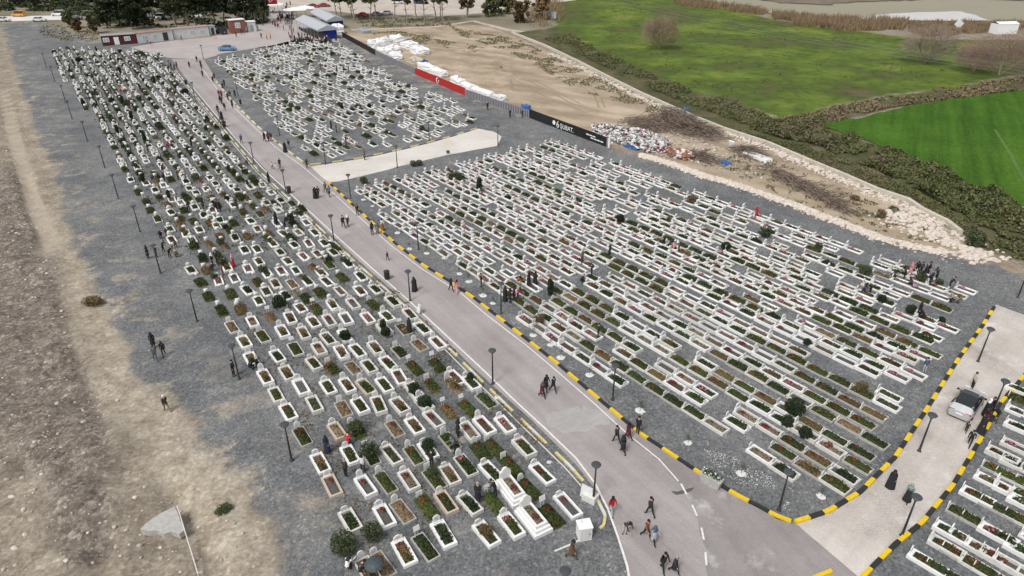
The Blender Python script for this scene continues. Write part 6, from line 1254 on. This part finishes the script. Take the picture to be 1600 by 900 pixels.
# saplings in whitewashed rings
sap = empty('young_tree'); b = MB()
for i in range(46): q_ = random.gauss(0, .2); a = random.uniform(0, 6.283); rr = abs(random.gauss(.24, .11)); b.ball((rr * math.cos(a), rr * math.sin(a), .03), random.uniform(.05, .11), 0, 6, 4, .3, (1.1, 1, .45))
b.lathe([(.40, 0), (.34, .035), (.1, .05)], 11, m=0); b.lathe([(.09, .055), (.07, .06)], 8, m=1)
b.build('stone_ring', [M['offwhite'], M['drysoil']], sap); b = MB(); b.bar((0, 0, 0), (.03, 0, 1.1), .018, .008, 5)
for i in range(9): z = random.uniform(.4, 1.0); b.bar((.02, 0, z), (random.uniform(-.3, .3), random.uniform(-.3, .3), z + .3), .008, .003, 3)
b.build('stem', M['bark'], sap); b = MB()
for i in range(60): b.leaf((random.gauss(0, .15), random.gauss(0, .15), random.uniform(.6, 1.35)), .09, 0)
b.build('leaves', M['olive'], sap); fs_ = True
SAPR = [(1283, 776), (1158, 740), (1075, 692), (1000, 642), (921, 586), (876, 559), (860, 539), (833, 524), (827, 508), (770, 474), (755, 462), (733, 440), (718, 428), (695, 403), (667, 396), (640, 389), (621, 364), (600, 338), (582, 322), (568, 312)]
SAPL = [(858, 722), (797, 664), (777, 621), (712, 553), (700, 540), (655, 486), (617, 460), (592, 446), (563, 420), (549, 407), (539, 396), (478, 335), (404, 268), (392, 258)]
for side, lst in (('by the yellow kerb', SAPR), ('on the left road verge', SAPL)):
    for i, p in enumerate(lst):
        o = sap if fs_ else copy_tree(sap); fs_ = False; q = at(*p); o.location = q; s = random.uniform(.65, 1.0) * (.6 if 'left' in side else 1); o.scale = (s,) * 3; o.rotation_euler = (0, 0, random.uniform(0, 6)); tag(o, f"bare sapling in whitewashed stone ring {side}, {ordn(i + 1)} from front", 'sapling', 'saplings in white rings')
# trees at the top
def tree(px, py, h, cr, crown_lo, mats, lab, n=1100, trunks=1, ls=.6, dense_=.2, spread=1.0):
    q = at(px, py); e = empty('tree', (q.x, q.y, 0)); t = MB(); tops = []
    for k in range(trunks):
        bx, by = (random.uniform(-.8, .8), random.uniform(-.5, .5)) if trunks > 1 else (0, 0); p = Vector((bx, by, 0)); nseg = 5; r = h * .016 + .07
        for s in range(nseg):
            p2 = p + Vector((random.gauss(0, .22) + bx * .25, random.gauss(0, .2), h * .8 / nseg)); t.bar(p, p2, r * (1 - s * .16), r * (1 - (s + 1) * .16), 6, 0, False); p = p2
            if s > 0:
                for _ in range(3): a = random.uniform(0, 6.28); l_ = cr * random.uniform(.4, .85); d = Vector((math.cos(a) * l_, math.sin(a) * l_, l_ * random.uniform(.3, .8))); t.bar(p, p + d, r * .4, r * .12, 4, 0, False); tops.append(p + d)
    t.build('trunk', M['bark'] if 'pine' in mats[0] else M['palebark'], e); c = MB(); sd_ = random.random() * 50
    cl = [(Vector((random.gauss(0, cr * .38), random.gauss(0, cr * .38), random.uniform(crown_lo, h))), random.uniform(.22, .45) * cr) for _ in range(int(26 * spread))] + [(p, random.uniform(.2, .35) * cr) for p in tops if p.z > crown_lo * .9]
    for _ in range(int(n * 2.4)):
        cc, rr = random.choice(cl); p = Vector((random.gauss(0, 1), random.gauss(0, 1), random.gauss(0, 1))).normalized() * rr * random.random() ** .4; p.z *= .7
        c.leaf(cc + p, ls * random.uniform(.6, 1.4), 0 if random.random() < .7 else 1, .3)
    c.build('crown', [M[m] for m in mats], e); tag(e, lab, 'tree', 'trees beyond the cemetery')
TR = [(112, 44, 5, 2.2, 1.2, ('eucalypt', 'lime'), 'small bushy tree by the far road, leftmost', 700), (122, 50, 4, 1.6, .8, ('dryplant', 'eucalypt'), 'brownish small tree left of the maroon hut', 500), (150, 52, 5, 2, 1, ('eucalypt', 'dryplant'), 'grey-green small tree behind the maroon hut', 600), (168, 44, 9, 3.4, 2.2, ('pine', 'pine'), 'dark pine over the maroon hut, left one', 1300), (190, 42, 11, 3.6, 3, ('pine', 'boxwood'), 'dark pine over the maroon hut, right one', 1500), (208, 46, 9, 3.2, 2, ('pine', 'boxwood'), 'dark pine behind the hut join', 1300), (225, 44, 11, 3, 2.5, ('pine', 'boxwood'), 'tall dark pine behind the first prefab', 1300), (240, 34, 13, 4, 5, ('pine', 'eucalypt'), 'tall pine behind the first prefab, farther back', 1300), (277, 46, 14, 4, 5.5, ('eucalypt', 'pine'), 'leaning tall tree with bare trunk behind second prefab', 1300, 2), (292, 45, 14, 4, 5, ('eucalypt', 'pine'), 'multi-stemmed tall tree behind second prefab', 1500, 4), (312, 44, 14, 4, 5.5, ('pine', 'eucalypt'), 'tall dark tree behind second prefab end', 1300, 2), (335, 42, 14, 4, 5, ('pine', 'boxwood'), 'tall dark tree behind the dark van', 1300), (352, 40, 13, 4, 4.5, ('pine', 'boxwood'), 'tall dark tree left of the booth', 1300), (380, 40, 12, 3.4, 4.5, ('pine', 'eucalypt'), 'tall dark tree over the booth', 1000, 2), (398, 38, 12, 3, 4.5, ('eucalypt', 'pine'), 'thin trunked tree right of the booth, near one', 800, 2), (412, 34, 12, 3, 5, ('eucalypt', 'pine'), 'thin trunked tree at the crowd edge', 700, 2)]
for x, lab in [(526, 'left'), (535, 'second'), (548, 'third'), (552, 'fourth'), (578, 'fifth'), (588, 'sixth'), (617, 'seventh'), (636, 'eighth'), (651, 'ninth'), (664, 'tenth'), (681, 'eleventh'), (689, 'twelfth'), (692, 'thirteenth')]:
    TR.append((x, 27 + (x % 7), 11, 2.6, 6.0 if x < 600 else 6.5, ('eucalypt', 'dryplant') if x > 600 else ('eucalypt', 'lime'), f'slender bare trunked tree along the car park, {lab} from the tents', 420))
TR += [(728, 28, 10, 2.6, 3.5, ('dryplant', 'eucalypt'), 'dark multi-stemmed tree at the track bend', 600, 4), (765, 26, 8, 3.6, 1.0, ('eucalypt', 'lime'), 'leafy green tree right of the track bend', 1000), (790, 22, 7, 3.4, .8, ('eucalypt', 'lime'), 'leafy green tree at the meadow corner, left one', 900), (812, 36, 7, 3.2, .5, ('dryplant', 'olive'), 'dry grey-brown tree at the meadow corner', 900), (845, 30, 8, 3.2, .5, ('dryplant', 'straw'), 'tall dry reed-like tree beside the grey panel', 800), (60, 10, 9, 6, .5, ('eucalypt', 'pine'), 'dark leafy tree behind the taxi van', 1300), (95, 8, 8, 5, .5, ('lime', 'eucalypt'), 'light green tree behind the white cars', 1200), (25, 8, 9, 6, .4, ('eucalypt', 'pine'), 'dark leafy tree in the top left corner', 1300), (135, 10, 10, 5, 1, ('pine', 'eucalypt'), 'dark tree behind the road end', 1200), (165, 14, 12, 5, 1, ('pine', 'boxwood'), 'dark pine at the back, left of the prefabs', 1200), (205, 10, 12, 5, 2, ('pine', 'boxwood'), 'dark pine far behind the prefabs', 1200), (260, 12, 13, 5, 3, ('pine', 'eucalypt'), 'dark pine far behind the second prefab', 1200), (320, 14, 14, 5, 4, ('pine', 'eucalypt'), 'dark pine far behind the booth', 1200), (365, 16, 13, 5, 4.5, ('pine', 'boxwood'), 'dark pine far behind the flag', 1100)]
for t_ in TR:
    x, y, h, cr_, lo, ms, l = t_[:7]; n_ = t_[7]; tr_ = t_[8] if len(t_) > 8 else 1
    tree(x, y, h, cr_, lo, ms, l, n_, tr_)
# bare bushes in the meadow
def bare(px, py, w, h, n, lab, m='pinktwig'):
    q = at(px, py); e = empty('bare_tree', (q.x, q.y, 0)); t = MB(); c = MB()
    for k in range(7):
        a = random.uniform(0, 6.28); p = Vector((0, 0, 0)); d = Vector((math.cos(a) * w * .22, math.sin(a) * w * .2, h * .5)); t.bar(p, d, .14, .07, 5, 0, False)
        for j in range(5): d2 = d + Vector((random.gauss(0, w * .16), random.gauss(0, w * .14), h * random.uniform(.1, .4))); t.bar(d, d2, .06, .02, 4, 0, False)
    for _ in range(n):
        while True:
            p = Vector((random.uniform(-1, 1), random.uniform(-1, 1), random.uniform(-1, 1)))
            if p.length < 1 + .3 * mnoise.noise(p * 2 + Vector((px, 0, 0))): break
        p = Vector((p.x * w / 2, p.y * w / 2.4, h * .56 + p.z * h * .46)); d = Vector((p.x * .5 + random.gauss(0, .4), p.y * .5 + random.gauss(0, .4), random.uniform(.3, 1.2))).normalized() * random.uniform(.7, 1.5); c.bar(p, p + d, .028, .01, 3, 0, False)
    t.build('trunk', M['twig'], e); c.build('twigs', M[m], e); tag(e, lab, 'bare tree', 'leafless trees in the meadow')
bare(1030, 77, 10, 8.5, 2600, 'round leafless reddish tree alone in the meadow'); bare(1445, 100, 12, 9, 2600, 'leafless tree at the meadow edge under the wires', 'twig'); bare(1560, 118, 20, 9, 4200, 'wide leafless reddish thicket at the right photo edge'); bare(1610, 112, 18, 10, 3000, 'leafless reddish thicket cut by the right photo edge'); bare(1520, 112, 10, 6, 1500, 'low leafless bush left of the wide thicket')
# scrub belt, reeds, meadow tussocks: masses
def scatter_mass(polys, n, size, hh, mats, wts, name, lab, cat, thr=-.1, freq=.16, tall=1.0):
    b = MB(); P = P2(polys); xs_, ys_ = [p[0] for p in P], [p[1] for p in P]; c = 0; it = 0
    while c < n and it < n * 40:
        it += 1; x, y = random.uniform(min(xs_), max(xs_)), random.uniform(min(ys_), max(ys_)); q = mnoise.noise((x * freq, y * freq, 7)) + .5 * mnoise.noise((x * freq * 2.7, y * freq * 2.7, 2))
        if q < thr or not inpoly(x, y, P): continue
        mound = hh * (q - thr) * 1.6; mi = random.choices(range(len(mats)), wts)[0] if random.random() < .6 else min(len(mats) - 1, max(0, int((mnoise.noise((x * .05, y * .05, 9)) + .5) * len(mats))))
        b.leaf((x, y, mound * random.uniform(.15, 1.0) + .05), size * random.uniform(.5, 1.5), mi, .5, tall); c += 1
    return tag(b.build(name, mats), lab, cat, kind='stuff')
SCRUB_A = [(850, 60), (890, 52), (930, 76), (1000, 108), (1080, 140), (1150, 162), (1230, 196), (1180, 200), (1120, 180), (1050, 152), (970, 116), (890, 78)]
SCRUB_B = [(1190, 188), (1290, 192), (1340, 214), (1420, 244), (1500, 282), (1620, 335), (1720, 390), (1640, 422), (1560, 395), (1530, 352), (1440, 300), (1380, 270), (1270, 226), (1170, 202)]
SG = [M['plant1'], M['plant2'], M['plant3']]
scatter_mass(SCRUB_A, 13000, .28, .75, SG, [4, 4, 4], 'scrub', 'dark tangled scrub between the low wall and the meadow', 'scrub', -.15)
scatter_mass(SCRUB_B, 40000, .27, 1.25, SG, [6, 3, 1.2], 'scrub', 'dense green scrub between the low wall and the crop field', 'scrub', -.25)
scatter_mass([(1160, 206), (1270, 230), (1380, 274), (1440, 304), (1530, 356), (1550, 396), (1500, 362), (1424, 313), (1375, 297), (1262, 250), (1140, 204)], 9000, .2, .3, [M['plant2'], M['plant3'], M['plant1']], [4, 2, 2], 'rough_grass', 'rough olive grass between the low wall and the scrub', 'rough grass', -.3, .3)
scatter_mass([(1210, 188), (1290, 172), (1380, 152), (1470, 138), (1560, 128), (1700, 112), (1700, 128), (1560, 146), (1450, 160), (1370, 172), (1290, 196), (1230, 200)], 13000, .26, .6, [M['plant3'], M['straw'], M['plant2']], [4, 4, 4], 'dry_scrub', 'strip of dry brown scrub between meadow and crop field', 'scrub', -.2, tall=1.6)
def reeds(poly, n, h, lab):
    b = MB(); P = P2(poly); xs_, ys_ = [p[0] for p in P], [p[1] for p in P]; c = 0
    while c < n:
        x, y = random.uniform(min(xs_), max(xs_)), random.uniform(min(ys_), max(ys_))
        if not inpoly(x, y, P) or mnoise.noise((x * .1, y * .1, 4)) < -.25: continue
        hh = h * random.uniform(.35, 1.0) * (.7 + .8 * abs(mnoise.noise((x * .25, y * .25, 1)))); a = random.uniform(0, 3.14); w = .12; dx, dy = math.cos(a) * w, math.sin(a) * w; l = random.gauss(0, .5); b.add([(x - dx, y - dy, 0), (x + dx, y + dy, 0), (x + dx * .3 + l, y + dy * .3, hh), (x - dx * .3 + l, y - dy * .3, hh)], [(0, 1, 2, 3)]); c += 1
    return tag(b.build('reeds', M['straw']), lab, 'reeds', kind='stuff')
reeds([(1205, 24), (1260, 28), (1330, 33), (1420, 36), (1410, 48), (1330, 49), (1270, 42), (1210, 34)], 9000, 3.0, 'belt of dry tan reeds along the river, middle part'); reeds([(1050, 0), (1110, 6), (1170, 14), (1200, 20), (1190, 24), (1120, 15), (1060, 8)], 4500, 2.4, 'belt of dry tan reeds along the river, left part'); reeds([(1420, 36), (1500, 37), (1620, 34), (1640, 42), (1560, 50), (1450, 58), (1420, 50)], 5000, 2.0, 'belt of dry tan reeds along the river, right part'); reeds([(840, 0), (880, 4), (880, 34), (850, 44), (820, 40)], 900, 3, 'clump of dry reeds by the grey panel')
scatter_mass([(890, 20), (1050, 0), (1180, 30), (1420, 60), (1590, 64), (1590, 108), (1400, 146), (1260, 178), (1150, 154), (1000, 106)], 1300, .3, .35, [M['plant1'], M['plant2']], [5, 2], 'meadow_tussocks', 'dark tussocks dotted over the green meadow', 'tussocks', .3, .11)
scatter_mass([(700, 40), (815, 64), (960, 134), (1040, 172), (1010, 176), (900, 140), (800, 84), (720, 56)], 5200, .24, .35, SG, [3, 4, 3], 'sand_weeds', 'low green weeds along the top of the sand', 'weeds', .0)
scatter_mass([(580, 52), (640, 46), (660, 54), (700, 62), (760, 76), (740, 84), (680, 72), (600, 62)], 2200, .24, .35, SG, [3, 4, 3], 'sand_weeds', 'low green weeds behind the white tarpaulins', 'weeds', .0)
scatter_mass([(1160, 230), (1300, 290), (1440, 345), (1480, 385), (1380, 366), (1250, 318), (1120, 262)], 1900, .2, .3, SG, [3, 3, 4], 'sand_weeds', 'small weeds dotted over the sand strip', 'weeds', .1, .5)
scatter_mass([(70, 36), (150, 40), (160, 62), (100, 66), (60, 52)], 700, .4, .6, [M['plant3'], M['plant2'], M['straw']], [3, 3, 2], 'verge_weeds', 'brown weeds on the verge left of the maroon hut', 'weeds', -.1)
scatter_mass([(560, 28), (700, 28), (705, 40), (600, 44), (555, 40)], 1300, .4, .6, SG, [2, 3, 4], 'verge_weeds', 'rough weeds under the slender trees', 'weeds', -.1)
scatter_mass([(85, 84), (250, 84), (300, 152), (392, 262), (470, 322), (540, 400), (480, 430), (420, 400), (300, 400), (215, 300), (160, 210), (100, 120)], 9000, .17, .45, [M['grassleaf'], M['dryplant'], M['herb'], M['olive']], [4, 3, 3, 3], 'plot_weeds', 'weeds growing between the graves of the left plot', 'weeds', .02, .35)
scatter_mass([(480, 440), (600, 430), (740, 580), (860, 700), (850, 830), (560, 860), (440, 640), (380, 500)], 5200, .12, .16, [M['grassleaf'], M['dryplant'], M['drysoil']], [4, 4, 3], 'plot_weeds', 'thin weeds between the graves of the near left plot', 'weeds', .12, .4)
scatter_mass([(345, 100), (430, 78), (530, 75), (700, 160), (680, 205), (500, 245), (430, 190)], 3000, .16, .3, [M['herb'], M['dryplant'], M['olive']], [4, 3, 3], 'plot_weeds', 'weeds growing between the graves of the far plot', 'weeds', .1, .35)
scatter_mass([(40, -6), (150, 0), (420, 10), (420, 36), (330, 46), (130, 40), (100, 20), (-20, 18)], 9000, .8, 3.4, [M['pine'], M['eucalypt'], M['boxwood']], [4, 3, 3], 'undergrowth', 'dark undergrowth below the trees behind the huts', 'undergrowth', -.02, .07)
scatter_mass([(1095, 700), (1150, 715), (1240, 765), (1235, 800), (1190, 780), (1120, 735)], 800, .06, .02, [M['offwhite'], M['kerbgrey']], [5, 1], 'white_chippings', 'white stone chippings strewn on the gravel by the planter', 'chippings', -.1, .5)
# ------------------------------------------------------------------ far right sheds, wires
b = MB(); b.box((0, 0, 1.5), (7, 3.6, 3.0)); b.add([(-3.6, -1.9, 3.0), (3.6, -1.9, 3.0), (3.6, 0, 3.6), (-3.6, 0, 3.6), (3.6, 1.9, 3.0), (-3.6, 1.9, 3.0)], [(0, 1, 2, 3), (3, 2, 4, 5)]); q = at(1566, 52); tag(b.build('shed', M['white'], None, (q.x, q.y, 0), R(8)), 'white plastic sheeted shed by the river at right', 'shed')
b = MB(); b.box((0, 0, 1.9), (2.6, .2, 2.2), ry=R(35)); b.bar((0, .2, 0), (0, .2, 1.6), .1); q = at(1496, 47); tag(b.build('white_panel', M['white'], None, (q.x, q.y, 0), R(10)), 'tilted white square panel by the river', 'panel')
b = MB(); b.box((0, 0, 1.4), (3.2, .2, 2.4), rx=R(-20)); b.bar((-1.2, .3, 0), (-1.2, .3, 1.6), .1); b.bar((1.2, .3, 0), (1.2, .3, 1.6), .1); q = at(862, 30); tag(b.build('grey_panel', M['grey'], None, (q.x, q.y, 0), R(-8)), 'grey panel standing at the meadow corner', 'panel')
for i, (a, c, za, zb, l) in enumerate([((905, -6), (1680, 128), 11, 12, 'nearest'), ((930, -6), (1680, 122), 11.6, 12.6, 'second'), ((955, -6), (1680, 116), 12.2, 13.2, 'third'), ((1010, 2), (1680, 112), 12.8, 13.4, 'farthest')]):
    p, q_ = at(*a, za), at(*c, zb); cu = MB(); n = 30; pts = [p.lerp(q_, t / n) - Vector((0, 0, 2.2 * 4 * (t / n) * (1 - t / n) * .6)) for t in range(n + 1)]
    for t in range(n): cu.bar(pts[t], pts[t + 1], .022, .022, 4, 0, False)
    tag(cu.build('power_cable', M['wire']), f'thin overhead power cable crossing the meadow, {l} of four', 'cable', 'overhead power cables')

# ------------------------------------------------------------------ street furniture near the camera
e = empty('planter', at(1110, 757), heading((1098, 750), (1125, 765))); b = MB(); b.box((0, 0, .38), (1.3, .5, .76), taper=1.22, m=0); b.v = [(x, y, z) for x, y, z in b.v]; b.box((0, 0, .78), (1.62, .65, .05)); b.build('trough', M['concrete'], e)
b = MB()
for _ in range(240): b.leaf((random.uniform(-.7, .7), random.uniform(-.24, .24), random.uniform(.8, 1.15)), .12, random.choice([0, 0, 0, 0, 1]))
b.build('plants', [M['herb'], M['offwhite']], e); tag(e, 'grey concrete planter with small plants on the yellow kerb', 'planter')
e = empty('cabinet', at(912, 838), R(12)); b = MB(); b.box((0, 0, .55), (.85, .75, 1.1)); b.box((0, 0, 1.12), (.95, .85, .06)); b.build('housing', M['white'], e); b = MB(); b.box((0, -.385, .55), (.7, .02, .9)); o = b.build('door', M['offwhite'], e); b = MB(); b.box((.26, -.405, .6), (.04, .03, .14)); b.build('handle', M['iron'], o); b = MB(); b.bar((-.2, .1, 1.1), (-.2, .1, 1.5), .03); b.build('vent_pipe', M['white'], e); tag(e, 'white utility cabinet inside the curved kerb end', 'cabinet')
e = empty('notice_board', at(916, 780), R(-35)); b = MB(); b.box((0, 0, .65), (.9, .05, 1.0), rx=R(-12)); b.build('panel', M['offwhite'], e); b = MB(); b.box((.25, .1, .3), (1.0, .7, .55)); b.build('base_box', M['offwhite'], e)
for s in (-1, 1): b = MB(); b.bar((s * .45, .2, 0), (s * .45, 0, 1.2), .03); b.build('leg', M['grey'], e)
tag(e, 'white leaning notice panel beside the lamp at the road edge', 'notice board')
e = empty('notice_board', at(655, 490), R(-50)); b = MB(); b.box((0, 0, .6), (.5, .05, .95), rx=R(-14)); b.build('panel', M['offwhite'], e)
for s in (-1, 1): b = MB(); b.bar((s * .22, .3, 0), (s * .22, 0, 1.0), .025); b.build('leg', M['grey'], e)
tag(e, 'white A-shaped board standing on the verge among wreaths', 'notice board')
binp = empty('litter_bin'); b = MB(); b.lathe([(.26, 0), (.3, .1), (.32, .9), (.34, .95), (.3, 1.02), (.1, 1.08)], 14); b.build('drum', M['iron'], binp); b = MB(); b.box((0, -.3, .82), (.3, .08, .16)); b.build('flap', M['black'], binp); fb_ = True
for i, p in enumerate([(605, 436), (452, 302), (351, 198), (291, 132)]):
    o = binp if fb_ else copy_tree(binp); fb_ = False; o.location = at(*p); o.rotation_euler = (0, 0, i); tag(o, f'dark litter bin on the left kerb of the main road, {ordn(i + 1)} from front', 'litter bin', 'litter bins along the road')
e = empty('umbrella', at(588, 905) + Vector((0, 0, .0))); b = MB(); b.lathe([(.62, 1.35), (.5, 1.5), (.3, 1.62), (.03, 1.68)], 10); b.build('canopy', mat('umbrella_grey', (.06, .075, .085), .6, .1, 4), e); b = MB(); b.bar((0, 0, .5), (0, 0, 1.75), .015); b.build('shaft', M['iron'], e); tag(e, 'open dark grey umbrella at the bottom edge over the double grave', 'umbrella')
e = empty('bicycle', at(271, 113), R(20)); fr_ = MB(); fr_.bar((-.5, 0, .34), (-.1, 0, .7), .025); fr_.bar((-.1, 0, .7), (.42, 0, .75), .025); fr_.bar((.42, 0, .85), (.52, 0, .34), .025); fr_.bar((-.05, 0, .3), (.42, 0, .75), .025); fr_.bar((-.05, 0, .3), (-.5, 0, .34), .02); fr_.bar((-.05, 0, .3), (-.15, 0, .9), .02); fr_.build('frame', M['iron'], e)
for x in (-.5, .52):
    b = MB(); 
    for i in range(16): a0, a1 = i / 16 * 6.283, (i + 1) / 16 * 6.283; b.bar((x + .33 * math.cos(a0), 0, .34 + .33 * math.sin(a0)), (x + .33 * math.cos(a1), 0, .34 + .33 * math.sin(a1)), .02, .02, 4)
    b.build('wheel', M['rubber'], e)
b = MB(); b.bar((.42, -.28, .95), (.42, .28, .95), .018); b.build('handlebar', M['iron'], e); b = MB(); b.box((-.15, 0, .93), (.26, .13, .06)); b.build('saddle', M['black'], e); tag(e, 'dark bicycle beside the group at the top of the road', 'bicycle')
for x, y, l in [(335, 60, 'beside the narrow cabin'), (338, 61, 'nearer the dark van')]:
    b = MB(); b.lathe([(.2, 0), (.2, .04), (.14, .05), (.02, .75)], 10, m=0); b.lathe([(.115, .3), (.085, .42)], 10, m=1); tag(b.build('traffic_cone', [mat('cone_red', (.6, .08, .04), .6, .1, 8), M['white']], None, at(x, y)), f'red and white traffic cone {l}', 'traffic cone', 'traffic cones')
